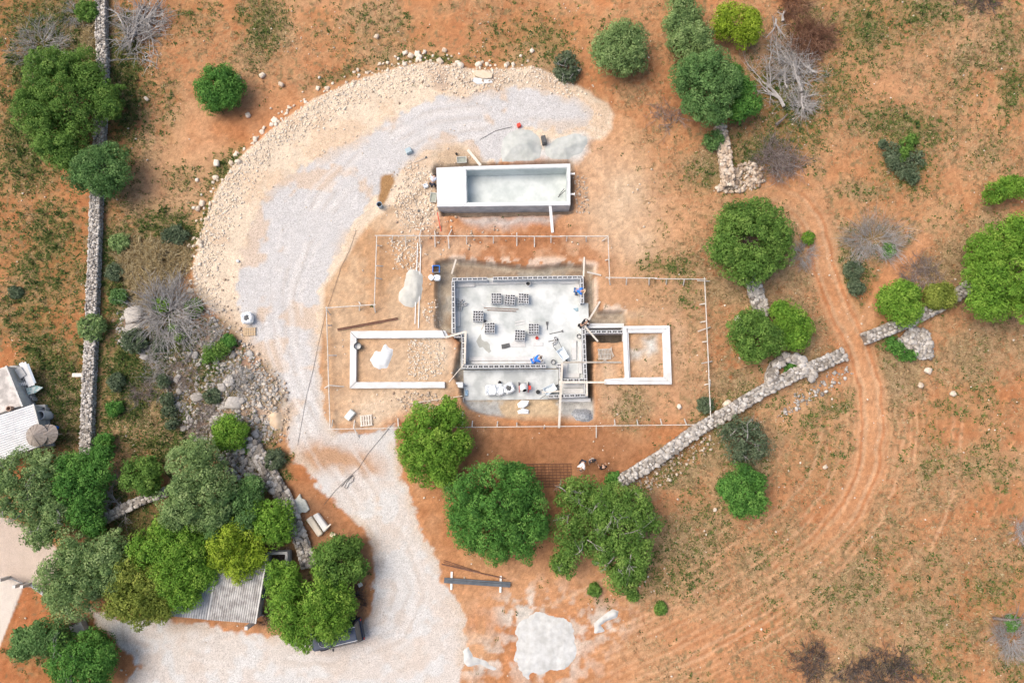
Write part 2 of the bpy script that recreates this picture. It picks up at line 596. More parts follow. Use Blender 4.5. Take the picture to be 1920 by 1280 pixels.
STRAW = [(140, 50, 60, 90, 0, .7), (285, 500, 75, 70, 0, 1.0), (330, 730, 60, 70, 0, .7), (300, 800, 80, 50, 0, .7), (240, 400, 40, 60, 0, .7), (270, 250, 25, 90, 0, .5), (340, 380, 60, 60, 0, .4),
         (1240, 250, 60, 40, 0, .4), (1180, 190, 60, 30, 0, .5), (1320, 300, 60, 50, 0, .5), (1480, 560, 55, 140, 10, 1.0), (1500, 660, 60, 60, 0, 1.0), (1350, 540, 60, 60, 0, .9), (1380, 720, 60, 40, 0, .7), (1330, 470, 60, 30, 0, .7),
         (1640, 450, 80, 60, 0, .8), (1590, 480, 30, 80, 0, .8), (1760, 520, 70, 50, 0, .95), (1680, 700, 60, 50, 0, .9), (1820, 650, 120, 60, 0, .6), (1800, 480, 60, 60, 0, .7), (1690, 370, 160, 40, 0, .4), (1850, 420, 60, 60, 0, .5),
         (1300, 880, 130, 26, -33, .8), (1400, 860, 60, 60, 0, .9), (1180, 760, 50, 50, 0, .7), (1270, 1010, 80, 50, 0, .5), (1440, 1090, 90, 50, 0, .55), (1560, 1030, 90, 90, 0, .4),
         (1700, 960, 150, 60, -30, .35), (1820, 1040, 120, 80, 0, .5), (1680, 1150, 150, 80, 0, .55), (1850, 1200, 80, 60, 0, .6), (1240, 1130, 60, 60, 0, .4), (1200, 1190, 40, 60, 0, .4),
         (1520, 90, 60, 80, 0, .5), (1600, 250, 90, 70, 0, .35), (1780, 90, 120, 80, 0, .4), (1850, 320, 60, 60, 0, .4), (560, 60, 60, 40, 0, .3), (300, 120, 60, 90, 0, .35), (480, 90, 60, 40, 0, .3),
         (60, 200, 60, 120, 0, .4), (100, 760, 70, 60, 0, .6), (420, 740, 90, 90, 0, .4)]
cov_g = np.zeros_like(GU)
for cx, cy, rx, ry, a, w in GREEN:
    cov_g = np.maximum(cov_g, w * B(cx, cy, rx, ry, a))
cov_s = np.zeros_like(GU)
for cx, cy, rx, ry, a, w in STRAW:
    cov_s = np.maximum(cov_s, w * B(cx, cy, rx, ry, a))
_nn = 0.55 + 0.9 * (NM - 0.5) + 0.9 * (NH - 0.5)
bare = np.clip(m_road + m_emb * 0.9 + m_track + m_pit + m_trench + m_drive + m_yard * 0.9 + m_red * 0.7 + m_cem, 0, 1)
open_field = np.clip(ss(1150, 1260, WU) + ss(230, 120, WV) + ss(230, 150, WU), 0, 1)
# tyre tracks that sweep over the lower field beside the dirt track
_dt = sdf(DIRT1, GU + N1 * 8, GV + N2 * 8, 260, closed=False)
_zone = ss(700, 860, GV) * ss(960, 1040, GU)
tyre = np.zeros_like(GU)
for _k, (_o, _w) in enumerate([(10, 4), (24, 4), (44, 5), (58, 5), (82, 4), (98, 5), (150, 5), (166, 5)]):
    tyre = np.maximum(tyre, ss(_w, 1, np.abs(_dt - _o)) * ss(.40, .56, fbm(GX, GY, .16, 3, 300 + _k)))
tyre *= _zone
_east = ss(880, 1000, GU) * ss(560, 800, GV + .3 * (GU - 960))
cov_g = cov_g * (1 - .42 * _east)
cov_s = np.clip(cov_s * (1 + .15 * _east), 0, 1)
cov_g = cov_g * (1 - .7 * tyre)
cov_s = cov_s * (1 - .85 * tyre)
cov_g = np.clip(cov_g * (0.55 + 1.1 * _nn) + 0.18 * open_field * ss(.48, .58, NM * .6 + NL * .4), 0, 1) * (1 - bare)
cov_s = np.clip(cov_s * (0.45 + _nn) + 0.30 * open_field * ss(.48, .60, fbm(GX, GY, .22, 4, 161)), 0, 1) * (1 - bare)

# ------------------------------------------------------------------ ground: colour
C = lambda r, g, b: np.array([r, g, b], dtype=np.float32)
SOIL_O, SOIL_R, SOIL_P = C(.435, .198, .088), C(.38, .132, .048), C(.50, .282, .152)
LIME, LIME2 = C(.64, .525, .40), C(.59, .45, .325)
ROADG, ROADW = C(.515, .50, .49), C(.575, .56, .54)
EARTH, CEMG = C(.30, .225, .16), C(.46, .45, .41)


def lay(col, m, c):
    m = np.clip(m, 0, 1)[..., None]
    return col * (1 - m) + m * c


def mixc(a, b, t):
    t = np.clip(t, 0, 1)[..., None]
    return a * (1 - t) + b * t


col = mixc(SOIL_O, SOIL_P, ss(.40, .62, NL * .6 + NM * .4))
col = lay(col, 0.75 * ss(.50, .68, fbm(GX, GY, 0.25, 4, 81)), SOIL_R * .5 + SOIL_O * .5)
left = np.clip((185 - GU) / 30, 0, 1)
col = lay(col, left * .8, mixc(SOIL_R, SOIL_O, NM))
col = lay(col, B(60, 1190, 130, 120) * 1.2 * (GU < 250), mixc(SOIL_R, C(.38, .16, .07), NH))
for cx, cy, rx, ry, w in [(1810, 1180, 35, 45, 1.1), (1790, 520, 30, 40, .8), (1700, 480, 60, 40, .5), (1480, 225, 40, 20, .9), (1330, 720, 60, 50, .5), (890, 430, 250, 60, .55), (1000, 460, 160, 20, .7),
                          (900, 480, 60, 20, .6), (1265, 650, 20, 90, .5), (1280, 200, 40, 30, .5), (560, 890, 40, 50, .9), (600, 990, 50, 60, 1.1), (1880, 370, 40, 30, .9), (650, 1080, 40, 80, .8), (800, 770, 60, 40, .7),
                          (1900, 700, 80, 100, .4), (1760, 790, 90, 60, .5), (560, 120, 80, 40, .5), (430, 230, 60, 40, .4)]:
    col = lay(col, w * B(cx, cy, rx, ry) * (.6 + NM * .7), SOIL_R * .75 + SOIL_O * .25)
for cx, cy, rx, ry, w in [(1230, 440, 90, 80, 1.0), (1170, 350, 70, 80, 1.0), (1160, 440, 60, 60, .9), (1110, 420, 60, 30, .8), (1200, 680, 80, 60, .5), (1700, 150, 160, 120, .5), (1830, 300, 80, 60, .5), (1000, 1090, 160, 60, .6), (1220, 1230, 200, 40, .4),
                          (1290, 400, 70, 40, .5), (960, 80, 300, 50, .2), (1150, 520, 80, 40, .4), (960, 1130, 120, 40, .4), (480, 180, 60, 40, .3)]:
    col = lay(col, w * B(cx, cy, rx, ry), SOIL_P * 1.06)
col = lay(col, m_red * .9, mixc(C(.27, .12, .055), C(.36, .18, .09), NM + .3 * (NH - .5)))
col = lay(col, .74 * tyre, C(.55, .335, .195))
col = lay(col, .3 * np.roll(tyre, 3, 0) * (1 - tyre), C(.36, .17, .08))
# ploughed, wheel-combed lines curving over the lower field
_dl = sdf(DIRT1, WU * .3 + GU * .7, WV * .3 + GV * .7, 240, closed=False)
_str = (0.5 + 0.5 * np.sin(_dl * 0.52 + 5 * NM)) * ss(235, 60, _dl) * (GV > 700) * (GU > 950)
_fade = ss(.30, .55, NL * .6 + NM * .4)
col = lay(col, .75 * ss(.45, .95, _str) * _fade, SOIL_P * 1.10)
col = lay(col, .5 * ss(.50, .95, 1 - (0.5 + 0.5 * np.sin(_dl * 0.52 + 5 * NM))) * ss(235, 60, _dl) * (GV > 700) * (GU > 950) * _fade, C(.40, .195, .095))
col = lay(col, m_track * .85, mixc(SOIL_O, SOIL_P, NM * 1.2 - .1))
col = lay(col, m_rut * .7, C(.50, .31, .18))
col = lay(col, m_t1 * .5 * ss(4, 1, np.abs(d_t1 - 18)), SOIL_R)
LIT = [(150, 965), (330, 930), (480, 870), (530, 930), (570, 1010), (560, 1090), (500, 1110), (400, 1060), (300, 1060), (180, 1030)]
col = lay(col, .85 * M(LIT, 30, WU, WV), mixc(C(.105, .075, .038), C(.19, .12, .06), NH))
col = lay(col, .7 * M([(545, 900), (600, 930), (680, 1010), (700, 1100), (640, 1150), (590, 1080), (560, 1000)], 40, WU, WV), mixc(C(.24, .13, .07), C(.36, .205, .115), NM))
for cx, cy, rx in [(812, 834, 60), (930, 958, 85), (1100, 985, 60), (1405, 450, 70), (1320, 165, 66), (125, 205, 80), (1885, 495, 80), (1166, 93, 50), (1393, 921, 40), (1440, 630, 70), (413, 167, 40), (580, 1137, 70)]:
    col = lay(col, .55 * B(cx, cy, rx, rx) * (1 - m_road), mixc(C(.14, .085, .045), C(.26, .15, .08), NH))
# dusty yard, limestone bank, gravel track
yc = mixc(C(.50, .335, .205), C(.44, .26, .14), ss(.4, .62, NM + .25 * (NH - .5)))
yc = lay(yc, .8 * B(800, 400, 60, 60) + .8 * B(830, 650, 50, 50) + .5 * B(760, 740, 80, 30) + .6 * B(700, 780, 70, 40), LIME)
yc = lay(yc, .8 * B(770, 330, 40, 60), mixc(EARTH, LIME, NH * 1.3))
col = lay(col, m_yard, yc)
# yard between the boards, east of the pit and north of it: trodden peach soil with pale chips
EAST = [(1112, 500), (1320, 520), (1335, 790), (1115, 790)]
col = lay(col, .6 * M(EAST, 30), mixc(C(.50, .325, .195), C(.44, .245, .130), NM))
NORTH = [(780, 425), (1140, 430), (1140, 500), (1110, 495), (820, 488), (780, 560)]
col = lay(col, .75 * M(NORTH, 20), mixc(C(.37, .175, .085), C(.46, .28, .17), ss(.45, .6, NM + .3 * (NH - .5))))
for cx, cy, rx, ry, w in [(1140, 400, 60, 40, .8), (1165, 360, 60, 60, .8), (1190, 460, 50, 40, .8), (1215, 665, 30, 45, .9), (1135, 700, 20, 30, .9), (1180, 590, 50, 14, .7), (1100, 300, 50, 30, .6), (750, 600, 70, 50, .5), (740, 680, 80, 40, .8), (640, 640, 20, 80, .5), (1270, 620, 12, 70, .4), (1150, 760, 30, 20, .5), (830, 470, 60, 20, .4), (700, 740, 80, 14, .6)]:
    col = lay(col, w * B(cx, cy, rx, ry) * (.5 + NM), C(.545, .395, .265))
col = lay(col, .8 * M([(1205, 635), (1228, 630), (1232, 660), (1215, 668)], 14) + .7 * M([(1182, 655), (1208, 657), (1200, 672), (1183, 674)], 10), C(.52, .53, .51))
col = lay(col, .8 * ss(12, 2, np.abs(sdf([(850, 486), (960, 492), (1060, 490), (1112, 496), (1116, 575), (1172, 578)], wu, wv, 60, closed=False))) * (NH > .42), C(.60, .48, .38))
ec = mixc(LIME, LIME2, ss(.48, .66, NM + .35 * (NH - .5)))
ec = lay(ec, .8 * ss(.55, .7, NM) * B(860, 155, 80, 30) + .8 * B(1000, 150, 60, 20) * NH, C(.40, .30, .23))
d_outer = sdf(EMB[:18], wu, wv, 120, closed=False)
col = lay(col, m_emb, ec)
# road: whiter towards the bottom, sandy smears
rc = mixc(ROADG, ROADW, ss(560, 980, GV + 60 * N1))
rc = lay(rc, .75 * ss(.54, .60, fbm(GX, GY, .36, 5, 91)) * (1 - .6 * ss(900, 1000, GV)), C(.55, .42, .31))
rc = lay(rc, B(640, 860, 60, 22) + .8 * B(590, 850, 40, 30) + .7 * B(690, 880, 40, 20), C(.44, .27, .165))
rc = lay(rc, .5 * ss(.5, .62, fbm(GX, GY, .8, 3, 95)) * (GV > 900), C(.56, .47, .40))
CTR = [(900, 220), (800, 235), (700, 290), (620, 370), (560, 450), (530, 540), (535, 640), (565, 740), (620, 840), (680, 930), (740, 1030), (770, 1110), (740, 1180), (640, 1220), (450, 1215), (250, 1180)]
d_c = sdf(CTR, GU + N1 * 10, GV + N2 * 10, 80, closed=False)
_wear = ss(.35, .6, fbm(GX, GY, .5, 3, 171))
rc = lay(rc, .55 * np.maximum(ss(8, 3, np.abs(d_c - 14)), .8 * ss(6, 2, np.abs(d_c - 34))) * _wear, C(.62, .59, .56))
rc = lay(rc, .35 * np.maximum(ss(5, 1, np.abs(d_c - 22)), ss(6, 1, d_c)) * _wear, C(.44, .38, .33))
rc = lay(rc, .55 * ss(-22, -2, sdf(ROAD, WU, WV, 60)) * ss(.42, .55, NM), C(.53, .41, .30))
col = lay(col, m_road, rc)
col = lay(col, B(515, 790, 26, 26) * 1.4, C(.60, .44, .30))
col = lay(col, m_puddle, C(.33, .19, .085))
col = lay(col, m_cem * .95, mixc(C(.50, .50, .47), C(.57, .56, .54), NM))
col = lay(col, .7 * M([(818, 285), (868, 275), (905, 300), (900, 312), (812, 316)], 14), C(.40, .29, .19))
col = lay(col, .8 * M([(860, 404), (930, 402), (1060, 404), (1040, 420), (900, 428)], 18, WU, WV), C(.47, .44, .41))
# powder trodden out round the white heaps
_pw = fbm(GX, GY, 1.6, 4, 181)
for _c in ((1025, 1210, 85, 75, 1.1), (1135, 1165, 42, 34, .8), (900, 1235, 50, 32, .9), (1000, 1130, 60, 26, .8), (985, 1150, 40, 24, .9)):
    col = lay(col, _c[4] * B(*_c[:4]) * ss(.42, .62, _pw) * (1 - m_road), C(.56, .52, .46))
# excavation and outcrop
pc = mixc(EARTH, C(.36, .30, .23), ss(.4, .6, NM + .3 * (NH - .5)))
pc = lay(pc, .7 * ss(.5, .64, fbm(GX, GY, .7, 3, 99)), C(.30, .29, .26))
pc = lay(pc, .9 * m_rec, C(.14, .115, .09))  # shade of the deep, narrow east trench put into the earth colour
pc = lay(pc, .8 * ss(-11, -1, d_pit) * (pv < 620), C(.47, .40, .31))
ac = mixc(C(.50, .375, .24), C(.43, .42, .39), ss(.42, .6, NM + .35 * (NH - .5) + .2 * ss(960, 1060, GU) - .08))
ac = lay(ac, ss(772, 792, pv), C(.44, .235, .12))
pc = lay(pc, m_apron, ac)
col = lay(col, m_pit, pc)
col = lay(col, m_trench, mixc(C(.24, .19, .15), C(.33, .25, .18), NM))
oc = mixc(C(.42, .38, .34), C(.33, .25, .19), ss(.42, .6, NM + .5 * (NH - .5)))
col = lay(col, m_out * (.35 + .5 * NH), oc)
col = lay(col, m_out * ss(.5, .62, fbm(GX, GY, .6, 3, 151)) * .8, mixc(C(.10, .095, .045), C(.24, .18, .11), NH))
dc = mixc(C(.50, .40, .33), C(.545, .45, .375), NM)
dc = lay(dc, M([(-60, 1072), (0, 1080), (46, 1093), (28, 1140), (0, 1212), (-60, 1300)], 2, GU, GV), C(.60, .53, .46))
col = lay(col, m_drive, dc)
# plant litter between the plants
litter = mixc(C(.095, .095, .030), C(.200, .165, .070), ss(.38, .62, NM * .5 + NH * .5))
col = lay(col, cov_g * .95 * ss(.30, .52, NH * .6 + NV * .4 + .25 * cov_g), litter)
col = lay(col, cov_s * .85 * ss(.34, .54, NH * .5 + NV * .5 + .15 * cov_s), mixc(C(.43, .325, .195), C(.27, .19, .105), NH))
_sp = fbm(GX, GY, 3.4, 3, 111)
col = lay(col, .8 * ss(.64, .72, _sp) * open_field * (1 - bare), mixc(C(.17, .15, .07), C(.28, .17, .09), NM))
_ra = 1 - .75 * np.clip(m_road + m_drive, 0, 1) - .4 * m_emb * (1 - m_road)
col *= (1 + .56 * _ra * (NV - .5))[..., None] * (1 + .32 * _ra * (NH - .5))[..., None]
col = np.clip(col, 0.02, 0.85)

# speckle strength for the shader: gravel, rubble, field
spk = np.clip(.55 + .35 * m_road + .3 * m_emb + .45 * cov_s + .3 * cov_g, 0, 1)
spk *= (1 - .8 * m_drive)

# ------------------------------------------------------------------ ground: meshes by kind of surface
gm, n, l, b = new_mat('ground_surface')
a = n.new('ShaderNodeAttribute')
a.attribute_name = 'soil'
sp = n.new('ShaderNodeAttribute')
sp.attribute_name = 'speckle'
f1 = noise_node(n, l, 13.0, 3.0, 'World', 0.85)
f2 = noise_node(n, l, 2.2, 5.0, 'World', 0.7)
g1 = ramp(n, l, f1, [(0.30, (0.46, 0.43, 0.39)), (0.5, (1.0, 1.0, 1.0)), (0.70, (1.36, 1.35, 1.34))])
g2 = ramp(n, l, f2, [(0.3, (0.93, 0.92, 0.90)), (0.7, (1.05, 1.05, 1.05))])
c1 = mix_rgb(n, l, sp.outputs['Fac'], a.outputs['Color'], mix_rgb(n, l, 1.0, a.outputs['Color'], g1, 'MULTIPLY'))
c2 = mix_rgb(n, l, 0.8, c1, mix_rgb(n, l, 1.0, c1, g2, 'MULTIPLY'))
l.new(c2, b.inputs['Base Color'])
b.inputs['Roughness'].default_value = 0.95
b.inputs['Specular IOR Level'].default_value = 0.15
bp = n.new('ShaderNodeBump')
bp.inputs['Strength'].default_value = 0.7
bp.inputs['Distance'].default_value = 0.06
l.new(f1, bp.inputs['Height'])
l.new(bp.outputs['Normal'], b.inputs['Normal'])

_id = np.arange(NX * NY).reshape(NY, NX)
_q = np.stack([_id[:-1, :-1], _id[:-1, 1:], _id[1:, 1:], _id[1:, :-1]], -1).reshape(-1, 4)
_ctr = lambda arr: arr.ravel()[_q].mean(1)
reg = np.zeros(len(_q), dtype=int)
reg[_ctr(m_track) > .5] = 1
reg[_ctr(m_emb) > .5] = 2
reg[_ctr(m_road) > .5] = 3
reg[_ctr(m_pit) > .5] = 4
reg[_ctr(m_drive) > .5] = 5
_flatv = np.stack([GX, GY, GZ], -1).reshape(-1, 3)
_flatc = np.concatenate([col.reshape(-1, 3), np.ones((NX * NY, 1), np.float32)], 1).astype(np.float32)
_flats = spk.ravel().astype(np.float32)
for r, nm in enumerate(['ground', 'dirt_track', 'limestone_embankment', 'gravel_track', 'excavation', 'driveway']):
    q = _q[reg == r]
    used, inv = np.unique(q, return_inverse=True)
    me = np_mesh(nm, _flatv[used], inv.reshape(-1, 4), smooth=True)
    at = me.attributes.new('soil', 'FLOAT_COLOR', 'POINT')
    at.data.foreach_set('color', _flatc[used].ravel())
    at = me.attributes.new('speckle', 'FLOAT', 'POINT')
    at.data.foreach_set('value', _flats[used])
    tag(link(nm, me, gm), kind='structure')

# ------------------------------------------------------------------ stones: shared shapes
def _stone(seed):
    r = np.random.default_rng(seed)
    t = np.linspace(-1, 1, 4)
    vs, idx, fs = [], {}, []

    def vid(p):
        k = tuple(np.round(p, 4))
        if k not in idx:
            idx[k] = len(vs)
            vs.append(np.array(p, float))
        return idx[k]
    for ax in range(3):
        for sg in (-1, 1):
            for i in range(2):
                for j in range(2):
                    q = []
                    for di, dj in ((0, 0), (1, 0), (1, 1), (0, 1)):
                        p = [0, 0, 0]
                        p[ax] = sg
                        p[(ax + 1) % 3] = (-1, 0, 1)[i + di]
                        p[(ax + 2) % 3] = (-1, 0, 1)[j + dj]
                        q.append(vid(p))
                    fs.append(q if sg > 0 else q[::-1])
    v = np.array(vs)
    ln = np.linalg.norm(v, axis=1, keepdims=True)
    v = v * 0.45 + v / ln * 0.62
    v += r.normal(0, 0.13, v.shape)
    v *= np.array([1, r.uniform(.75, .95), r.uniform(.6, .85)])
    v *= 0.5 / np.abs(v).max(0)
    return v.astype(np.float32), np.array(fs, dtype=np.int32)


STONES = [_stone(100 + k) for k in range(10)]
_stone_me = {}


def stone_mesh(k, material):
    key = (k, material.name)
    if key not in _stone_me:
        me = np_mesh('stone', STONES[k][0], STONES[k][1])
        me.materials.append(material)
        _stone_me[key] = me
    return _stone_me[key]


def joined_stones(name, pos, size, rot, tone, material, parent=None, seed=0, tilt=0.25):
    """many stones in one mesh; pos (N,3) centres, size (N,3), rot (N,) about z"""
    r = np.random.default_rng(seed)
    n = len(pos)
    pick = r.integers(0, len(STONES), n)
    V, Fs, T = [], [], []
    base = 0
    tx = r.normal(0, tilt, n)
    for k in range(len(STONES)):
        s = np.where(pick == k)[0]
        if not len(s):
            continue
        v, f = STONES[k]
        p = v[None] * size[s][:, None, :]
        c, d = np.cos(tx[s])[:, None], np.sin(tx[s])[:, None]
        y, z = p[..., 1] * c - p[..., 2] * d, p[..., 1] * d + p[..., 2] * c
        c, d = np.cos(rot[s])[:, None], np.sin(rot[s])[:, None]
        x, y = p[..., 0] * c - y * d, p[..., 0] * d + y * c
        p = np.stack([x, y, z], -1) + pos[s][:, None, :]
        V.append(p.reshape(-1, 3))
        Fs.append((f[None] + (base + np.arange(len(s)) * len(v))[:, None, None]).reshape(-1, 4))
        T.append(np.repeat(tone[s], len(v)))
        base += len(s) * len(v)
    if not V:
        return None
    V = np.concatenate(V)
    off = np.zeros(3)
    q = parent
    while q is not None:
        off += np.array(q.location)
        q = q.parent
    me = np_mesh(name, V - off, np.concatenate(Fs), np.concatenate(T))
    return tag(link(name, me, material, parent), kind='stuff')


W_GREY = [(0.0, (.20, .175, .15)), (.3, (.36, .325, .285)), (.7, (.47, .43, .385)), (1.0, (.58, .545, .50))]
W_WARM = [(0.0, (.34, .25, .18)), (.4, (.50, .39, .29)), (1.0, (.64, .55, .45))]
W_LIME = [(0.0, (.57, .455, .34)), (.4, (.65, .545, .425)), (1.0, (.73, .65, .545))]
W_ROCK = [(0.0, (.26, .24, .215)), (.5, (.40, .37, .335)), (1.0, (.53, .49, .44))]
STONE_M = {}
for nm, st in (('grey', W_GREY), ('warm', W_WARM), ('lime', W_LIME), ('rock', W_ROCK)):
    STONE_M[nm] = (tone_mat(nm + '_stone', st, 7.0, .28, objrand=True, bump=.5), tone_mat(nm + '_stones', st, 7.0, .28, bump=.5))
m_core = mat('wall_core', (.20, .175, .15), (.27, .24, .20), 4.0)


def stone_wall(label, path, width, h, size, mats='grey', n_parts=300, seed=1, cat='wall', rough=1.0, name='dry_stone_wall', fill=1.0):
    """path in plan px (top of the wall), width px, height m, size = mean stone length m"""
    r = np.random.default_rng(seed)
    pts = [G(x, y, h) for x, y in path]
    w = width * MPP
    root = empty(name, (pts[0].x, pts[0].y, pts[0].z - h), label, cat)
    core = MB()
    P, S, R = [], [], []
    for a, bq in zip(pts[:-1], pts[1:]):
        d = Vector((bq.x - a.x, bq.y - a.y, 0))
        L = d.length
        d.normalize()
        sd = Vector((-d.y, d.x, 0))
        hw = w / 2 - .10
        ga, gb = a.z - h - .3, bq.z - h - .3
        core.hexa([a - sd * hw + Vector((0, 0, ga - a.z)), a + sd * hw + Vector((0, 0, ga - a.z)), bq + sd * hw + Vector((0, 0, gb - bq.z)), bq - sd * hw + Vector((0, 0, gb - bq.z))][::-1],
                  [a - sd * hw - Vector((0, 0, .09)), a + sd * hw - Vector((0, 0, .09)), bq + sd * hw - Vector((0, 0, .09)), bq - sd * hw - Vector((0, 0, .09))][::-1])
        ang = math.atan2(d.y, d.x)
        ny = max(1, int(round(w / (size * .78))))
        nx = max(1, int(round(L / (size * .92))))
        for i in range(nx + 1):
            for j in range(ny):
                if r.random() > fill:
                    continue
                t = (i + r.uniform(-.3, .3) + (.5 if j % 2 else 0)) / max(nx, 1)
                u = ((j + .5 + r.uniform(-.22, .22)) / ny - .5) * w
                q = a.lerp(bq, min(max(t, 0), 1)) + sd * u
                s = size * r.uniform(.8, 1.5)
                P.append((q.x, q.y, q.z - size * .22 + r.normal(0, .03 * rough)))
                S.append((s, s * r.uniform(.65, .95), size * r.uniform(.55, .8)))
                R.append(ang + (math.pi / 2 if r.random() < .5 else 0) + r.normal(0, .3))
            # faces below the top course
            for sg in (-1, 1):
                for k in range(int(h / (size * .7))):
                    q = a.lerp(bq, min(max((i + r.uniform(-.3, .3)) / nx, 0), 1)) + sd * (sg * (w / 2 - size * .22))
                    P.append((q.x, q.y, q.z - size * .6 - k * size * .66))
                    S.append((size * r.uniform(.8, 1.3), size * r.uniform(.6, .8), size * r.uniform(.5, .75)))
                    R.append(ang + r.normal(0, .12))
    core.build('rubble_core', m_core, root)
    P, S, R = np.array(P), np.array(S), np.array(R)
    top = P[:, 2]
    zt = np.interp(np.arange(len(P)), [0, len(P) - 1], [pts[0].z, pts[-1].z])
    is_top = top > zt - size * .5
    score = S[:, 0] * S[:, 1] + is_top * 10
    order = np.argsort(-score)
    chosen = order[:n_parts]
    rest = order[n_parts:]
    for i in chosen:
        o = bpy.data.objects.new('stone', stone_mesh(int(r.integers(0, 10)), STONE_M[mats][0]))
        COL.objects.link(o)
        o.parent = root
        o.location = (P[i][0] - root.location.x, P[i][1] - root.location.y, P[i][2] - root.location.z)
        o.scale = S[i]
        o.rotation_euler = (r.normal(0, .1), r.normal(0, .1), R[i])
    if len(rest):
        joined_stones('small_stones', P[rest], S[rest], R[rest], r.random(len(rest)), STONE_M[mats][1], root, seed, .12)
    return root


stone_wall('long narrow dry stone wall running down the far left field beside the big dark tree', [(187, -60), (187, 60), (190, 120), (186, 200), (181, 300), (177, 380), (174, 470), (170, 560), (167, 640), (163, 720), (160, 800), (158, 850)], 20, .65, .21, 'grey', 300, 1)
stone_wall('broad pale dry stone wall slanting up to the dirt track, beside the ring of stones', [(1164, 903), (1240, 856), (1300, 812), (1350, 782), (1400, 752), (1450, 722), (1500, 698), (1540, 682), (1584, 664)], 22, .65, .32, 'grey', 300, 2)
stone_wall('short stone wall end coming out from under the big green tree toward the warm rubble', [(1352, 236), (1357, 262), (1362, 295), (1368, 345)], 22, .7, .32, 'warm', 90, 3)
stone_wall('short stump of stone wall between the two round trees right of the house boards', [(1412, 520), (1420, 550), (1432, 590)], 26, .7, .34, 'grey', 70, 4)
stone_wall('dry stone wall under the round green tree on the far side of the dirt track', [(1625, 634), (1665, 618), (1710, 600), (1760, 575), (1808, 545), (1830, 530)], 22, .7, .34, 'grey', 160, 5)
stone_wall('ruined grey stone wall running down from the bright small tree to the crumpled sheet', [(432, 842), (470, 832), (492, 866), (515, 905), (538, 945), (552, 985), (565, 1020), (578, 1060)], 26, .5, .36, 'grey', 240, 6, rough=2.5)
stone_wall('short stone wall running from the bare grey branches into the trees', [(172, 985), (215, 962), (262, 938), (308, 922)], 17, .6, .3, 'grey', 90, 7)
stone_wall('curved ring of pale boulders round a leafy well beside the broad wall', [(1450, 730), (1448, 704), (1458, 682), (1478, 669), (1500, 674), (1515, 692), (1528, 706)], 17, .7, .5, 'grey', 70, 8, name='stone_ring', cat='stone ring')


# ------------------------------------------------------------------ loose rocks
def inside(poly, px, py):
    P = np.array(poly, float)
    r = np.zeros(len(px), bool)
    for i in range(len(P)):
        x0, y0 = P[i]
        x1, y1 = P[(i + 1) % len(P)]
        if y0 != y1:
            r ^= ((y0 > py) != (y1 > py)) & (px < x0 + (py - y0) / (y1 - y0) * (x1 - x0))
    return r


def scatter(n, poly=None, mask=None, seed=0, box=None):
    """n random plan-px points inside a polygon, kept with the probability the ground array gives"""
    r = np.random.default_rng(seed)
    if poly is not None:
        P = np.array(poly)
        x0, y0, x1, y1 = P[:, 0].min(), P[:, 1].min(), P[:, 0].max(), P[:, 1].max()
    else:
        x0, y0, x1, y1 = box or (-40, -30, 1960, 1310)
    px, py = r.uniform(x0, x1, n), r.uniform(y0, y1, n)
    k = np.ones(n, bool)
    if poly is not None:
        k &= inside(poly, px, py)
    x, y = ground_px(px, py)
    if mask is not None:
        k &= r.random(n) < look(mask, x, y)
    return x[k], y[k]


def rocks(name, x, y, smin, smax, mats, seed, label=None, cat=None, sink=.15, parent=None, power=3.0, flat=.75):
    r = np.random.default_rng(seed)
    n = len(x)
    s = smin + (smax - smin) * r.random(n) ** power
    S = np.stack([s, s * r.uniform(.65, .95, n), s * r.uniform(.5, .8, n) * flat / .75], -1)
    P = np.stack([x, y, gz(x, y) + S[:, 2] * (.5 - sink)], -1)
    o = joined_stones(name, P, S, r.uniform(0, 6.28, n), r.random(n), STONE_M[mats][1], parent, seed)
    return o


def rock_thing(name, px, py, s, mats, label, group=None, r=random, cat='rock', flat=1.0):
    p = G(px, py)
    o = bpy.data.objects.new(name, stone_mesh(r.randrange(10), STONE_M[mats][0]))
    COL.objects.link(o)
    a = r.uniform(.7, .95)
    o.scale = (s, s * a, s * r.uniform(.55, .75) * flat)
    o.rotation_euler = (r.gauss(0, .12), r.gauss(0, .12), r.uniform(0, 6.28))
    o.location = (p.x, p.y, p.z + o.scale[2] * .33)
    return tag(o, label, cat, group)


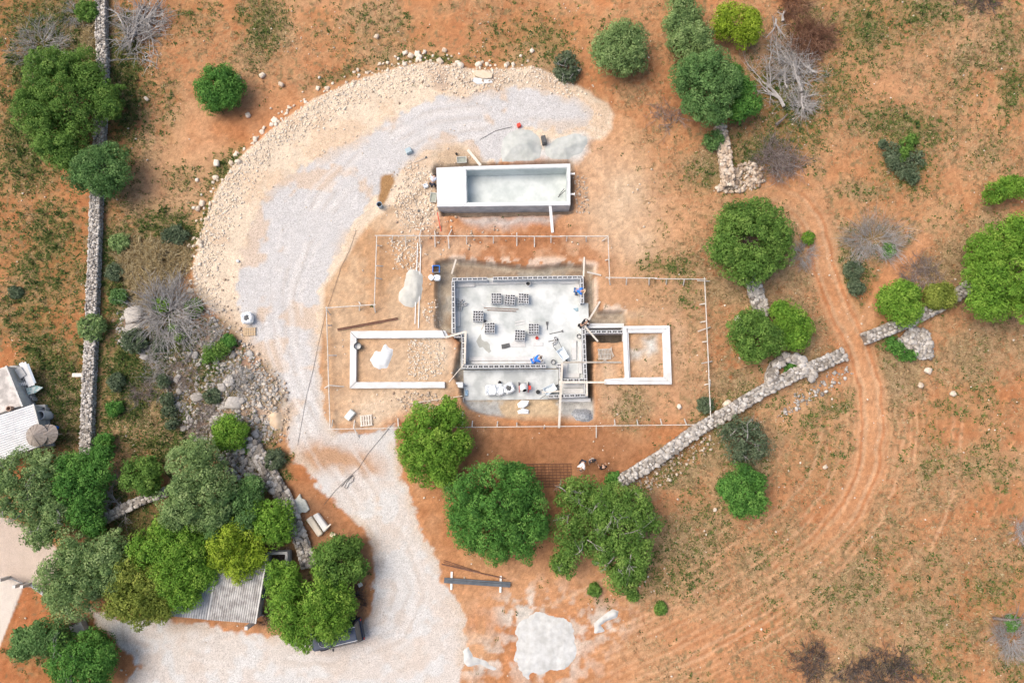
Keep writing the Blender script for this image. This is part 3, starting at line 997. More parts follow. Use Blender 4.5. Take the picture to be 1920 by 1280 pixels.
# pale boulders that stand alone on the orange soil above the bank
LONE = [(493, 143, 12, 'square pale boulder on orange soil right of the round dark tree'), (528, 160, 13, 'pointed pale boulder lying alone on orange soil above the bank'),
        (408, 308, 13, 'pale boulder left of the limestone bank, on orange soil'), (370, 338, 8, 'small pale rock on orange soil well left of the bank'),
        (276, 187, 9, 'small tan rock at the edge of the grass by the left wall'), (466, 217, 11, 'white rock below the round dark tree, left of the bank'),
        (707, 70, 10, 'single pale rock high on the orange field above the bank'), (760, 101, 11, 'pale rock just outside the crest of the bank'),
        (897, 123, 13, 'tan boulder on the crest of the bank near the grey slab'), (1340, 955, 7, 'small pale rock on the orange field below the broad wall'),
        (1738, 695, 13, 'large pale rock beside the dry grass past the dirt track'), (1785, 738, 12, 'pale rock lying on open orange soil right of the dirt track'),
        (1273, 762, 10, 'pale rock near the corner of the boards and broad wall'), (1362, 757, 16, 'grey boulder on the uphill side of the broad wall'),
        (1387, 603, 24, 'big pale boulder half under the round tree beside the boards'), (1546, 875, 9, 'tan rock on weeds below the broad wall'),
        (962, 122, 9, 'pale rock on the crest of the bank left of the grey shrub'), (1442, 700, 12, 'pale boulder between the round tree and stone ring'),
        (1725, 722, 11, 'pale rock at the foot of the rubble heap past the track'), (448, 149, 12, 'pale rock right under the round dark tree crown'),
        (704, 385 - 315, 6, 'tiny pale stone beside the single rock on the orange field')]
rr = random.Random(5)
for px, py, s, lab in LONE:
    rock_thing('boulder', px, py, s * MPP * 1.1, 'lime', lab, None, rr)

# boulders along the outer foot of the bank: individuals, the rest one mass
EDGE = EMB[:17]
ep = np.array(EDGE, float)
el = np.concatenate([[0], np.cumsum(np.hypot(*np.diff(ep, axis=0).T))])


def along(t):
    k = min(np.searchsorted(el, t) - 1, len(ep) - 2)
    k = max(k, 0)
    f = (t - el[k]) / (el[k + 1] - el[k])
    p = ep[k] + (ep[k + 1] - ep[k]) * f
    d = (ep[k + 1] - ep[k])
    d /= np.hypot(*d)
    return p, np.array([d[1], -d[0]])           # normal points outward


BANKLAB = [('pale limestone boulder at the foot of the bank, left flank above the tan bush', 'boulders on the left flank of the bank'), ('pale limestone boulder on the bank below the round dark tree and left of the crest', 'boulders on the upper left of the bank'),
           ('pale limestone boulder along the crest of the bank near the tan slab', 'boulders along the crest of the bank'), ('pale limestone boulder at the right end of the bank by the grey shrub', 'boulders at the right end of the bank')]
for i in range(190):
    p, nn = along(rr.uniform(0, el[-1]))
    off = rr.gauss(2, 7)
    if rr.random() < .10:
        off = rr.uniform(8, 34)
    q = p + nn * off
    q = (q[0], q[1], ((q[0] - 360) / 800))
    rock_thing('boulder', q[0], q[1], (rr.uniform(4, 7) if rr.random() < .8 else rr.uniform(7, 13)) * MPP * 1.1, 'lime', *BANKLAB[min(3, int(4 * q[2]))], rr)
# rubble mass on the bank slope
bank = ss(8, -3, d_emb) * ss(72, 8, d_outer) * w_nw * (1 - m_road)
x, y = scatter(75000, EMB, np.clip(bank * (.55 + NM), 0, 1), 3)
rocks('limestone_rubble', x, y, .05, .22, 'lime', 3, power=2.8, sink=.42)
patch = np.clip(m_emb * (1 - m_road) * ss(.54, .64, NM * .6 + NH * .4) * .45 + .5 * m_yard * (B(790, 380, 40, 90) + B(760, 480, 40, 50) + B(840, 660, 40, 60) + B(790, 330, 40, 40) + .3 * B(700, 770, 80, 40)), 0, 1)
x, y = scatter(22000, None, patch, 4, (360, 90, 1180, 830))
rocks('rubble_chips', x, y, .03, .19, 'lime', 4, power=3.0, sink=.3)
patch = np.clip(.8 * B(860, 160, 70, 26) + .9 * B(790, 370, 40, 60) + .7 * B(420, 600, 50, 50) + .5 * B(870, 440, 60, 20) + .9 * B(770, 745, 40, 30), 0, 1) * (1 - .8 * m_road)
x, y = scatter(15000, None, patch, 44, (360, 90, 1180, 830))
rocks('rubble_mix', x, y, .05, .26, 'warm', 44, power=2.5)
for nm_, poly_, n_, sd_ in [('foundation_rubble', [(765, 640), (800, 630), (828, 640), (838, 665), (830, 700), (790, 715), (765, 700)], 900, 91), ('pool_side_rubble', [(765, 300), (812, 325), (814, 430), (760, 435), (735, 390)], 1300, 92),
                             ('yard_rubble', [(732, 448), (792, 448), (786, 512), (742, 505)], 420, 93), ('trench_rubble', [(790, 575), (818, 560), (826, 612), (800, 612)], 160, 94), ('dug_rubble', [(740, 745), (815, 738), (830, 760), (790, 775), (755, 770)], 420, 95),
                             ('pool_front_rubble', [(1075, 330), (1100, 330), (1105, 400), (1080, 400)], 260, 96)]:
    x, y = scatter(n_ * 2, poly_, None, sd_)
    rocks(nm_, x[:n_], y[:n_], .03, .20, 'lime' if sd_ < 95 else 'warm', sd_, power=2.6, sink=.34)
# grey outcrop left of the track
for i in range(60):
    a = rr.random() * 6.28
    q = None
    while q is None:
        c = (rr.uniform(215, 535), rr.uniform(545, 850))
        if inside(OUTCROP, np.array([c[0]]), np.array([c[1]]))[0]:
            q = c
    rock_thing('rock', q[0], q[1], rr.choice([.3, .35, .4, .5, .65]) * rr.uniform(.8, 1.2), 'rock', ('weathered grey rock in the upper part of the outcrop, near the bare shrub' if q[1] < 690 else 'weathered grey rock in the lower part of the outcrop, above the grove'), ('rocks of the upper outcrop' if q[1] < 690 else 'rocks of the lower outcrop'), rr, flat=.7)
for px, py, s, lab in [(252, 590, 1.7, 'large pale grey slab of rock under the bare shrub, left end of the outcrop'), (250, 618, 1.2, 'rounded white rock left of the dark shrub at the outcrop'),
                       (440, 755, 1.3, 'broad blue grey rock in the middle of the outcrop'), (430, 715, .9, 'flat grey rock with a yellowish face in the outcrop'),
                       (370, 745, .9, 'pinkish rock in the middle left of the outcrop')]:
    rock_thing('rock', px, py, s, 'rock' if 'blue' in lab or 'flat' in lab else 'grey', lab, None, rr, flat=.55)
x, y = scatter(26000, OUTCROP, np.clip(m_out * (.1 + 1.8 * (NH - .42)) + .35 * B(400, 800, 60, 50) + .2 * B(480, 700, 40, 60), 0, 1) * (1 - m_road), 6)
rocks('outcrop_rubble', x, y, .06, .34, 'rock', 6, power=2.2, sink=.46)
x, y = scatter(9000, [(470, 640), (540, 720), (545, 830), (500, 830), (455, 760), (440, 660)], None, 61)
rocks('pale_rubble', x[:420], y[:420], .06, .28, 'warm', 61, power=2.4)
# heaps
x, y = scatter(5000, [(1374, 316), (1402, 302), (1428, 316), (1432, 344), (1408, 358), (1368, 362), (1335, 358), (1350, 346), (1374, 338)], None, 7)
rocks('warm_rubble_heap', x[:420], y[:420], .10, .44, 'warm', 7, power=2.4, sink=.1)
x, y = scatter(5000, [(1680, 640), (1710, 612), (1740, 625), (1748, 660), (1742, 672), (1720, 672), (1690, 655)], None, 8)
rocks('grey_rubble_heap', x[:900], y[:900], .12, .46, 'grey', 8, power=1.8, sink=-.3)
x, y = scatter(9000, [(405, 850), (470, 836), (520, 905), (495, 925), (450, 905), (420, 880)], None, 81)
rocks('wall_rubble', x[:700], y[:700], .08, .38, 'grey', 81, power=2.0)
x, y = scatter(9000, [(1165, 915), (1350, 800), (1360, 825), (1310, 860), (1260, 900), (1190, 935)], .10 + 0 * GU, 82)
rocks('fallen_wall_stones', x[:900], y[:900], .07, .30, 'warm', 82, power=2.5)
x, y = scatter(4000, [(1490, 735), (1590, 682), (1602, 700), (1560, 730), (1500, 765), (1450, 790)], .12 + 0 * GU, 83)
rocks('wall_foot_stones', x[:350], y[:350], .08, .38, 'grey', 83, power=2.5)
# small stones on the field
x, y = scatter(9000, None, np.clip(.12 + .9 * ss(.6, .72, fbm(GX, GY, .3, 3, 121)), 0, 1) * (1 - m_road - m_emb) * (1 - m_pit) * (1 - m_drive) * (1 - m_trench), 9)
rocks('field_stones', x, y, .04, .19, 'lime', 9, power=4.0)
x, y = scatter(9000, None, np.clip(m_road * .25 * (NM > .45) + .3 * m_road * ss(14, 2, np.abs(sdf(ROAD, wu, wv, 60))), 0, 1), 10)
rocks('track_stones', x, y, .03, .14, 'lime', 10, power=3.0)

# ------------------------------------------------------------------ heaps of sand and mortar
def heap(name, poly, hmax, material, label, cat='heap', edge=24, warp=6, seed=0, step=.09):
    P = np.array([Pz(px, py, 0)[:2] for px, py in poly])
    x0, y0 = P.min(0) - .5
    x1, y1 = P.max(0) + .5
    X, Y = np.meshgrid(np.arange(x0, x1, step), np.arange(y0, y1, step))
    U, V = to_px(X, Y)
    U = (U + (fbm(X, Y, 1.1, 4, seed + 3) - .5) * warp * 2).astype(np.float32)
    V = (V + (fbm(X, Y, 1.1, 4, seed + 8) - .5) * warp * 2).astype(np.float32)
    d = sdf(poly, U, V, 80)
    z = gz(X, Y) - .03 + hmax * ss(0, edge, -d) * (.8 + .5 * (fbm(X, Y, .8, 4, seed) - .4)) + .05 * ss(0, 5, -d) + .04 * (fbm(X, Y, 4, 3, seed) - .5) * ss(0, 4, -d)
    ny, nx = X.shape
    ids = np.arange(nx * ny).reshape(ny, nx)
    q = np.stack([ids[:-1, :-1], ids[:-1, 1:], ids[1:, 1:], ids[1:, :-1]], -1).reshape(-1, 4)
    q = q[(d.ravel()[q] < 2).any(1)]
    used, inv = np.unique(q, return_inverse=True)
    v = np.stack([X, Y, z], -1).reshape(-1, 3)[used]
    o = Vector((v[:, 0].mean(), v[:, 1].mean(), v[:, 2].min()))
    return tag(link(name, np_mesh(name, v - np.array(o), inv.reshape(-1, 4), smooth=True), material, None, o), label, cat)


m_sand = mat('washed_sand', (.40, .415, .385), (.50, .51, .48), 1.6, .9, bump=.5, bscale=20)
m_sand2 = mat('white_sand', (.44, .435, .41), (.58, .58, .56), 1.6, .9, bump=.6, bscale=9)
m_mortar = mat('mortar_waste', (.46, .45, .40), (.55, .54, .49), 1.5, .9, bump=.5, bscale=9)
m_mortar2 = mat('pale_mortar', (.58, .59, .58), (.68, .69, .69), 2.5, .9, bump=.6, bscale=9)
m_chip = mat('grey_chippings', (.20, .21, .22), (.38, .39, .40), 9.0, .9, bump=1.0, bscale=14, contrast=(.4, .6))
heap('sand_heap', [(937, 285), (940, 262), (953, 246), (975, 239), (998, 243), (1014, 256), (1018, 275), (1014, 298), (1000, 305), (940, 306)], 0.7, m_sand, 'smooth rounded heap of pale grey sand behind the pool', edge=45, warp=2.5, seed=1)
heap('sand_heap', [(1022, 300), (1018, 276), (1040, 256), (1075, 248), (1098, 256), (1104, 272), (1088, 288), (1066, 303)], .35, m_sand, 'low spread of pale grey sand right of the rounded heap', edge=30, warp=7, seed=2)
heap('sand_heap', [(985, 1160), (1000, 1148), (1022, 1152), (1060, 1156), (1080, 1176), (1086, 1200), (1085, 1225), (1070, 1240), (1058, 1260), (1005, 1262), (990, 1272), (978, 1262), (955, 1236), (966, 1215), (972, 1200), (962, 1185), (970, 1168)], 0.14, m_sand2, 'big white sand patch on orange soil near the bottom edge', edge=40, warp=14, seed=3)
heap('sand_heap', [(1112, 1188), (1112, 1166), (1128, 1152), (1150, 1139), (1163, 1143), (1160, 1156), (1140, 1164), (1128, 1172), (1138, 1186)], .2, m_sand2, 'small crescent shaped streak of white sand on orange soil', edge=9, warp=3, seed=4)
heap('sand_heap', [(868, 1218), (880, 1210), (890, 1228), (912, 1236), (936, 1254), (930, 1260), (900, 1246), (880, 1250), (870, 1240)], .12, m_sand2, 'thin white sand smear at the edge of the gravel track', edge=8, warp=4, seed=5)
heap('mortar_heap', [(762, 512), (768, 502), (782, 504), (795, 515), (796, 540), (792, 565), (775, 578), (758, 574), (745, 565), (748, 545), (758, 535)], .28, m_mortar, 'spilled grey mortar beside the two thin laths', edge=14, warp=4, seed=6)
heap('mortar_heap', [(691, 676), (702, 655), (714, 658), (722, 640), (728, 648), (738, 655), (736, 675), (728, 690), (712, 694), (700, 688)], .2, m_mortar2, 'lumpy whitish mortar patch inside the left foundation frame', edge=10, warp=4, seed=7)
heap('gravel_heap', [(1068, 775), (1076, 764), (1095, 762), (1112, 768), (1114, 784), (1104, 792), (1080, 790)], .4, m_chip, 'small heap of dark grey gravel at the corner below the house', edge=12, warp=3, seed=8)
heap('sand_heap', [(503, 775), (515, 765), (530, 770), (538, 790), (528, 808), (512, 806), (502, 795)], .3, mat('tan_sand', (.58, .43, .29), (.62, .48, .34), 2, .9), 'small heap of tan sand left of the gravel track', edge=14, warp=3, seed=9)

# ------------------------------------------------------------------ house foundation
m_conc = mat('concrete', (.56, .565, .56), (.66, .665, .66), .9, .9, bump=.15, bscale=12)
m_slab = mat('screed', (.36, .385, .37), (.63, .645, .625), .5, .85, bump=.1, bscale=12, contrast=(.30, .56))
m_terr = mat('terrace_screed', (.40, .42, .415), (.58, .60, .59), .8, .85, bump=.1, bscale=12, contrast=(.4, .6))
m_white = mat('white_render', (.57, .575, .57), (.71, .715, .72), .7, .8, bump=.1)
m_form = mat('white_concrete', (.55, .54, .52), (.72, .72, .715), 1.0, .85, bump=.15)
m_block = mat('concrete_block_grey', (.50, .50, .50), (.62, .62, .62), 6, .95, bump=.2, objrand=.07)
m_lower = mat('block_courses', (.46, .47, .48), (.56, .57, .58), 4, .95, bump=.2)
m_pool = mat('pool_render', (.46, .50, .485), (.60, .635, .615), .7, .7, bump=.1, contrast=(.38, .6))
m_wood = mat('pale_timber', (.60, .53, .44), (.70, .64, .56), 5, .85, objrand=.1)
m_wood2 = mat('weathered_timber', (.40, .35, .29), (.52, .47, .40), 5, .85, objrand=.15)
m_brown = mat('brown_timber', (.26, .165, .10), (.38, .25, .16), 6, .85, objrand=.15)
m_white_paint = mat('white_painted_timber', (.76, .75, .73), (.82, .81, .79), 5, .8)
m_black = mat('black_plastic', (.02, .02, .022), (.03, .03, .032), 5, .5)
m_dgrey = mat('dark_grey_plastic', (.07, .07, .07), (.11, .11, .11), 5, .6)
m_steel = mat('dark_steel', (.085, .10, .115), (.13, .145, .16), 3, .45, .4)
m_rust = mat('rusty_steel', (.14, .07, .05), (.22, .12, .08), 6, .8)
m_rebar = mat('rusty_rebar', (.12, .055, .035), (.18, .085, .05), 6, .8)
m_bag = mat('white_woven_bag', (.70, .73, .74), (.80, .82, .83), 5, .8, bump=.5, bscale=6)
m_blue = mat('blue_cloth', (.02, .16, .62), (.03, .22, .75), 6, .8)

Z_SLAB, Z_TOP, Z_TERR = -.74, .24, -.78


def pzp(pts, z):
    return [tuple(Pz(x, y, z)[:2]) for x, y in pts]


house = empty('unfinished_house', Pz(975, 640, Z_SLAB), 'grey hollow block walls of an unfinished house on a pale concrete slab', 'building')
b = MB()
b.prism(pzp([(847.5, 522), (1094, 518), (1102.5, 746), (1048, 748), (1048, 690), (864, 692), (862, 633), (846, 632)], Z_SLAB), -1.2, Z_SLAB)
b.build('floor_slab', m_slab, house)
b = MB()
b.prism(pzp([(869, 694), (1047, 692), (1047, 748), (870, 750)], Z_TERR), -1.25, Z_TERR)
b.build('terrace_slab', m_terr, house)
b = MB()      # low footing shelf round the walls
for pl in ([(1048, 748.5), (1107, 746.5), (1108, 753), (1048, 753)], [(1104, 606), (1170, 606), (1170, 614), (1104, 614)]):
    b.prism(pzp(pl, -.7), -1.2, -.71)
b.build('footing', m_conc, house)
b = MB()
b.prism(pzp([(1084, 568), (1103, 568), (1104, 608), (1086, 608)], -.5), Z_SLAB - .05, -.5)
b.build('low_sill', m_slab, house)

_blk = {}


def block_mesh(L=.385, W=.2, H=.19, t=.028, web=.025):
    k = (L, W, H, t)
    if k in _blk:
        return _blk[k]
    m = MB()
    x, y = L / 2, W / 2
    ho = [(-x + t, -t / 3), (t / 3, x - t)]
    xs = [-x, -x + t, -web, web, x - t, x]
    ys = [-y, -y + t, y - t, y]
    vs, ix = [], {}
    for z in (0, H):
        for i, xx in enumerate(xs):
            for j, yy in enumerate(ys):
                ix[(i, j, z)] = len(vs)
                vs.append((xx, yy, z))
    fs = []
    for i in range(5):
        for j in range(3):
            if i in (1, 3) and j == 1:
                continue
            fs.append([ix[(i, j, H)], ix[(i + 1, j, H)], ix[(i + 1, j + 1, H)], ix[(i, j + 1, H)]])
    for i in range(5):
        fs.append([ix[(i, 0, 0)], ix[(i + 1, 0, 0)], ix[(i + 1, 0, H)], ix[(i, 0, H)]])
        fs.append([ix[(i + 1, 3, 0)], ix[(i, 3, 0)], ix[(i, 3, H)], ix[(i + 1, 3, H)]])
    for j in range(3):
        fs.append([ix[(0, j + 1, 0)], ix[(0, j, 0)], ix[(0, j, H)], ix[(0, j + 1, H)]])
        fs.append([ix[(5, j, 0)], ix[(5, j + 1, 0)], ix[(5, j + 1, H)], ix[(5, j, H)]])
    for i in (1, 3):       # inside of the two cells
        fs.append([ix[(i + 1, 1, 0)], ix[(i, 1, 0)], ix[(i, 1, H)], ix[(i + 1, 1, H)]])
        fs.append([ix[(i, 2, 0)], ix[(i + 1, 2, 0)], ix[(i + 1, 2, H)], ix[(i, 2, H)]])
        fs.append([ix[(i, 1, 0)], ix[(i, 2, 0)], ix[(i, 2, H)], ix[(i, 1, H)]])
        fs.append([ix[(i + 1, 2, 0)], ix[(i + 1, 1, 0)], ix[(i + 1, 1, H)], ix[(i + 1, 2, H)]])
    me = bpy.data.meshes.new('concrete_block')
    me.from_pydata(vs, [], fs)
    me.materials.append(m_block)
    me.update()
    _blk[k] = me
    return me


def block_wall(parent, p, q, ztop=Z_TOP, zbot=Z_SLAB):
    """wall top centreline in plan px"""
    a, c = Pz(*p, ztop), Pz(*q, ztop)
    d = c - a
    L = d.length
    d.normalize()
    ang = math.atan2(d.y, d.x)
    sd = Vector((-d.y, d.x, 0))
    n = max(1, round(L / .4))
    pit = L / n
    low = MB()
    courses = max(1, int(round((ztop - zbot) / .2)))
    H = .19
    for k in range(1, courses):
        z = ztop - k * .2
        off = .5 if k % 2 else 0
        for i in range(n + (1 if off else 0)):
            t0 = max(0, (i - off) * pit + .005)
            t1 = min(L, (i + 1 - off) * pit - .005)
            if t1 - t0 < .03:
                continue
            x0, x1 = a + d * t0, a + d * t1
            for sg in (-1, 1):          # two face shells, hollow between
                s0, s1 = sd * (sg * .120), sd * (sg * .077)
                bt = [x0 + s0, x1 + s0, x1 + s1, x0 + s1]
                if sg > 0:
                    bt = bt[::-1]
                low.hexa([(v.x, v.y, z - H) for v in bt], [(v.x, v.y, z - .004) for v in bt])
    if not low.v:
        low.bar((a.x, a.y, zbot), (c.x, c.y, zbot), .19, .02)
    w = low.build('block_wall', m_lower, parent)
    for i in range(n):
        o = bpy.data.objects.new('concrete_block', block_mesh(W=.245, t=.046, web=.012))
        COL.objects.link(o)
        o.parent = w
        r = a + d * ((i + .5) * pit)
        o.location = (r.x - parent.location.x, r.y - parent.location.y, ztop - H - parent.location.z)
        o.rotation_euler = (0, 0, ang + random.gauss(0, .012))
        o.scale = (pit / .4, 1, 1)
    return w


for p, q in [((848, 523.5), (914, 522.5)), ((924, 522), (1092, 519.3)), ((849.5, 527), (850.8, 625)), ((852, 629.5), (866, 629.3)), ((868.3, 632), (869.5, 684)), ((867, 687.5), (1024, 686)),
             ((1091, 521), (1092, 568)), ((1094, 608), (1099, 738)), ((1097, 622), (1168, 621.3)), ((1044, 684.5), (1053, 684.3)), ((1051.8, 687), (1052.3, 710)), ((1054, 712.5), (1097, 712)), ((1028, 743), (1098, 740.5))]:
    block_wall(house, p, q)
m_beam = mat('concrete_beam_white', (.52, .51, .49), (.63, .625, .61), 2.0, .85)


def beam(name, p, q, w, h, z, material, parent=None, label=None, cat=None, group=None, z2=None):
    m = MB()
    m.bar(Pz(*p, z), Pz(*q, z if z2 is None else z2), w, h)
    return tag(m.build(name, material, parent), label, cat, group)


BEAMS = [((853, 534), (890, 533), .40, 'short broad pale board in the corner at the upper left inside the block walls'), ((891, 532), (988, 529), .24, 'long white beam along the upper block wall left of the bucket'),
         ((995, 529), (1050, 528), .24, 'long white beam along the upper block wall right of the bucket'), ((1050, 529), (1085, 528), .30, 'pale board filling the upper right corner inside the block walls'),
         ((1082, 532), (1082, 545), .34, 'short pale board behind the blue shirted worker'), ((857, 540), (857, 560), .24, 'pale beam standing along the left block wall, upper piece'),
         ((858, 584), (859, 612), .34, 'pale beam along the left block wall, lower piece'), ((873, 625), (874, 678), .20, 'pale beam along the inner left wall'),
         ((884, 680), (1020, 679), .22, 'long pale beam along the lower block wall'), ((880, 673), (1000, 672), .30, 'broad faint plank in front of the lower block wall'),
         ((1076, 638), (1076, 674), .36, 'wide white panel against the right block wall'), ((1087, 640), (1088, 700), .26, 'narrow white beam against the right block wall'),
         ((1060, 682), (1060, 708), .34, 'pale form board on the left side of the small room'), ((1064, 704), (1086, 704), .34, 'pale form board at the bottom of the small room'),
         ((1056, 722), (1094, 722), .36, 'upper white slab in the small bottom room'), ((1056, 733), (1094, 733), .40, 'lower white slab in the small bottom room')]
for p, q, w, lab in BEAMS:
    beam('concrete_beam', p, q, w, .16, Z_SLAB + .09, m_beam, None, lab, 'beam')
for p, q, w, lab in [((966, 604), (984, 601), .10, 'thin white plank lying left of the right middle block stack'), ((966, 609), (984, 606), .10, 'second thin white plank just below the first on the slab'),
                     ((903, 570), (909, 574), .08, 'tiny plank on the slab left of the twin block stacks'), ((950, 645), (985, 644), .5, 'faint broad board lying on the slab below the middle block stacks'),
                     ((1000, 645), (1018, 645), .3, 'small pale board on the slab below the red bucket')]:
    beam('plank', p, q, w, .04, Z_SLAB + .03, m_beam, None, lab, 'plank')
# crossed red rods
beam('steel_rod', (907, 577), (972, 580), .05, .03, Z_SLAB + .03, m_rust, None, 'upper of the two crossed reddish rods on the slab', 'rod')
beam('steel_rod', (913, 581), (968, 583.5), .05, .03, Z_SLAB + .06, m_rust, None, 'lower of the two crossed reddish rods on the slab', 'rod')


# wet patch and stray mortar on the slab: thin irregular sheets
def sheet(name, pts, z, material, label, cat, h=.012):
    m = MB()
    m.prism(pzp(pts, z), z - .004, z + h)
    return tag(m.build(name, material), label, cat)


sheet('mortar_stain', [(897, 632), (901, 626), (903, 636), (908, 640), (913, 640), (918, 645), (919, 655), (921, 658), (917, 662), (910, 656), (905, 650), (899, 652), (896, 646), (893, 640)], Z_SLAB + .005,
      mat('damp_mortar', (.36, .36, .32), (.42, .42, .38), 3), 'olive grey mortar stain on the slab at the left', 'stain')
sheet('folded_sheet', [(940, 646), (955, 643), (957, 650), (948, 653), (941, 654)], Z_SLAB + .02, m_dgrey, 'dark grey folded sheet on the slab left of the lower stacks', 'sheet', .06)

# ------------------------------------------------------------------ stacks of hollow blocks on the slab
STACKS = [(930.5, 559, 0, 'left twin stack high on the slab'), (956, 561, .1, 'right twin stack high on the slab'), (982, 559, .03, 'third stack right of the twins'),
          (896.5, 592, .02, 'leftmost stack on the slab'), (918, 614, 0, 'stack below the leftmost one'), (975, 628, .05, 'tilted stack left of the red bucket'), (1001, 616, .0, 'stack above the red bucket')]
rs = random.Random(3)
for sx, sy, ang, desc in STACKS:
    c = Pz(sx, sy, Z_SLAB + .58)
    for layer in range(3):
        for i in range(2):
            for j in range(4):
                if layer == 2 and rs.random() < .04:
                    continue
                o = bpy.data.objects.new('concrete_block', block_mesh())
                COL.objects.link(o)
                dx, dy = (i - .5) * .41 + rs.gauss(0, .008), (j - 1.5) * .205 + rs.gauss(0, .006)
                o.location = (c.x + dx * math.cos(-ang) - dy * math.sin(-ang), c.y + dx * math.sin(-ang) + dy * math.cos(-ang), Z_SLAB + .002 + layer * .195)
                o.rotation_euler = (0, 0, -ang + rs.gauss(0, .02))
                tag(o, ('grey hollow block on top of the ' if layer == 2 else 'grey hollow block under the top layer of the ') + desc, 'block', ('top blocks of the ' if layer == 2 else 'lower blocks of the ') + desc)

for i, (bx, by, ba) in enumerate([(857.5, 566, .1), (858, 571, -.1), (866, 566, .9), (872, 571, .3), (864, 578, 1.4), (1039, 643, .6), (1041, 636, 1.8)]):
    o = bpy.data.objects.new('concrete_block', block_mesh())
    COL.objects.link(o)
    o.location = Pz(bx, by, Z_SLAB + .002)
    o.rotation_euler = (0, 0, ba)
    tag(o, 'loose grey block lying by the left block wall' if i < 5 else 'loose grey block lying right of the red bucket', 'block', 'loose blocks by the left wall' if i < 5 else 'loose blocks by the red bucket')

# ------------------------------------------------------------------ strip foundations of the two wings
left = empty('strip_foundation', Pz(740, 675, 0), 'long white U shaped concrete foundation left of the block walls', 'foundation')


def fb(parent, pts, z0, z1, name='beam', m=m_form):
    k = MB()
    k.prism(pzp(pts, z1), z0, z1)
    return k.build(name, m, parent, bevel=.015)


fb(left, [(656.5, 620.5), (829, 619), (835, 633), (668.5, 634)], -.4, .34)
fb(left, [(656.5, 622), (668.3, 634.5), (667.5, 715.5), (655.5, 727.5)], -.4, .336)
fb(left, [(656, 728), (667.8, 716), (834, 715.5), (834, 727)], -.4, .34)
fb(left, [(835.5, 633), (830, 619), (835, 619.5), (842, 633)], -.4, .12, 'end_block', m_conc)
fb(left, [(834.3, 716.5), (868, 716), (868, 726.5), (834.3, 727)], -.9, -.05, 'curb', m_conc)
fb(left, [(843, 627), (866, 625), (866, 634), (843, 633)], -.9, -.25, 'curb', m_conc)
right = empty('strip_foundation', Pz(1215, 665, 0), 'white square concrete foundation ring right of the block walls', 'foundation')
fb(right, [(1168, 611), (1255.5, 610), (1249, 616.5), (1178, 617)], -.4, .34)
fb(right, [(1255.8, 610.3), (1260, 720), (1253, 713.5), (1249.3, 616.8)], -.4, .336)
fb(right, [(1134, 720), (1134, 711), (1172, 714), (1253, 713.8), (1260, 720.3)], -.4, .34)
fb(right, [(1168, 611.5), (1175, 613), (1180, 709), (1172, 711)], -.4, .334)
fb(right, [(1176, 617.3), (1248.8, 616.8), (1242, 623.5), (1179, 624)], -.4, .24, 'ledge')
fb(right, [(1249, 617), (1252.6, 713.3), (1245, 706.5), (1242.2, 623.8)], -.4, .236, 'ledge')
fb(right, [(1134.3, 710.5), (1180.5, 707.5), (1245, 706.8), (1252.5, 713.5), (1172, 713.7)], -.4, .24, 'ledge')
fb(right, [(1175.3, 617.5), (1178.6, 624), (1182, 707), (1180.4, 707.2)], -.4, .24, 'ledge')
fb(right, [(1099, 611), (1168, 610.5), (1168, 614), (1099, 615)], -.9, -.2, 'curb', m_conc)

# ------------------------------------------------------------------ pool
pool = empty('swimming_pool', Pz(944, 350, 0), 'white rectangular concrete pool shell with a solid white deck at its left end', 'pool')
ZR = 1.05
k = MB()
k.prism(pzp([(818, 314.5), (866.5, 312.5), (867.5, 386.5), (820, 387)], ZR), -.6, ZR - .01)
k.build('pool_deck', m_white, pool)
for pts in ([(867, 312), (1069, 306.8), (1064, 313), (873.5, 318)], [(1069.3, 307), (1069.3, 384), (1063.5, 377.5), (1064.2, 313.2)], [(868, 387), (875, 380.5), (1063.3, 377.7), (1069, 384.3)], [(866.8, 312.5), (873.3, 318.2), (874.8, 380.3), (867.7, 386.6)]):
    k = MB()
    k.prism(pzp(pts, ZR), -.6, ZR)
    k.build('pool_wall', m_white, pool)
k = MB()
k.prism(pzp([(870, 314), (1066, 309), (1066, 380), (871, 384)], ZR), -.6, -.3)
k.build('pool_floor', m_pool, pool)
m_rend = mat('grey_render', (.40, .425, .435), (.54, .56, .565), 1.4, .85, bump=.2, contrast=(.38, .6))
for pts in ([(873.6, 318.2), (1063.9, 313.3), (1063.6, 314.3), (874, 319.2)], [(1063.9, 313.5), (1063.2, 377.4), (1062.2, 377.2), (1062.9, 314.2)], [(875, 380.2), (875, 379.2), (1063, 376.5), (1063.1, 377.4)], [(873.5, 318.5), (874.9, 380), (875.9, 379.8), (874.5, 319)]):
    k = MB()
    k.prism(pzp(pts, ZR), -.5, ZR - .05)
    k.build('inner_render', m_pool, pool)
for pts in ([(820, 386.3), (1069.4, 383.8), (1069.3, 384.9), (820, 387.6)],):
    k = MB()
    k.prism(pzp(pts, ZR), -.6, ZR - .06)
    k.build('outer_render', m_rend, pool)
for y in (326, 364):
    k = MB()
    p = Pz(1069.5, y, .8)
    k.tube([p, p + Vector((.28, 0, 0))], .07, 8)
    k.lathe(p + Vector((.28, 0, 0)), [(.11, 0), (.11, .06)], 10, (1, 0, 0))
    k.build('pipe_spout', m_white_paint, pool)
m_red = mat('red_paint', (.60, .05, .03), (.70, .08, .05), 5, .6)
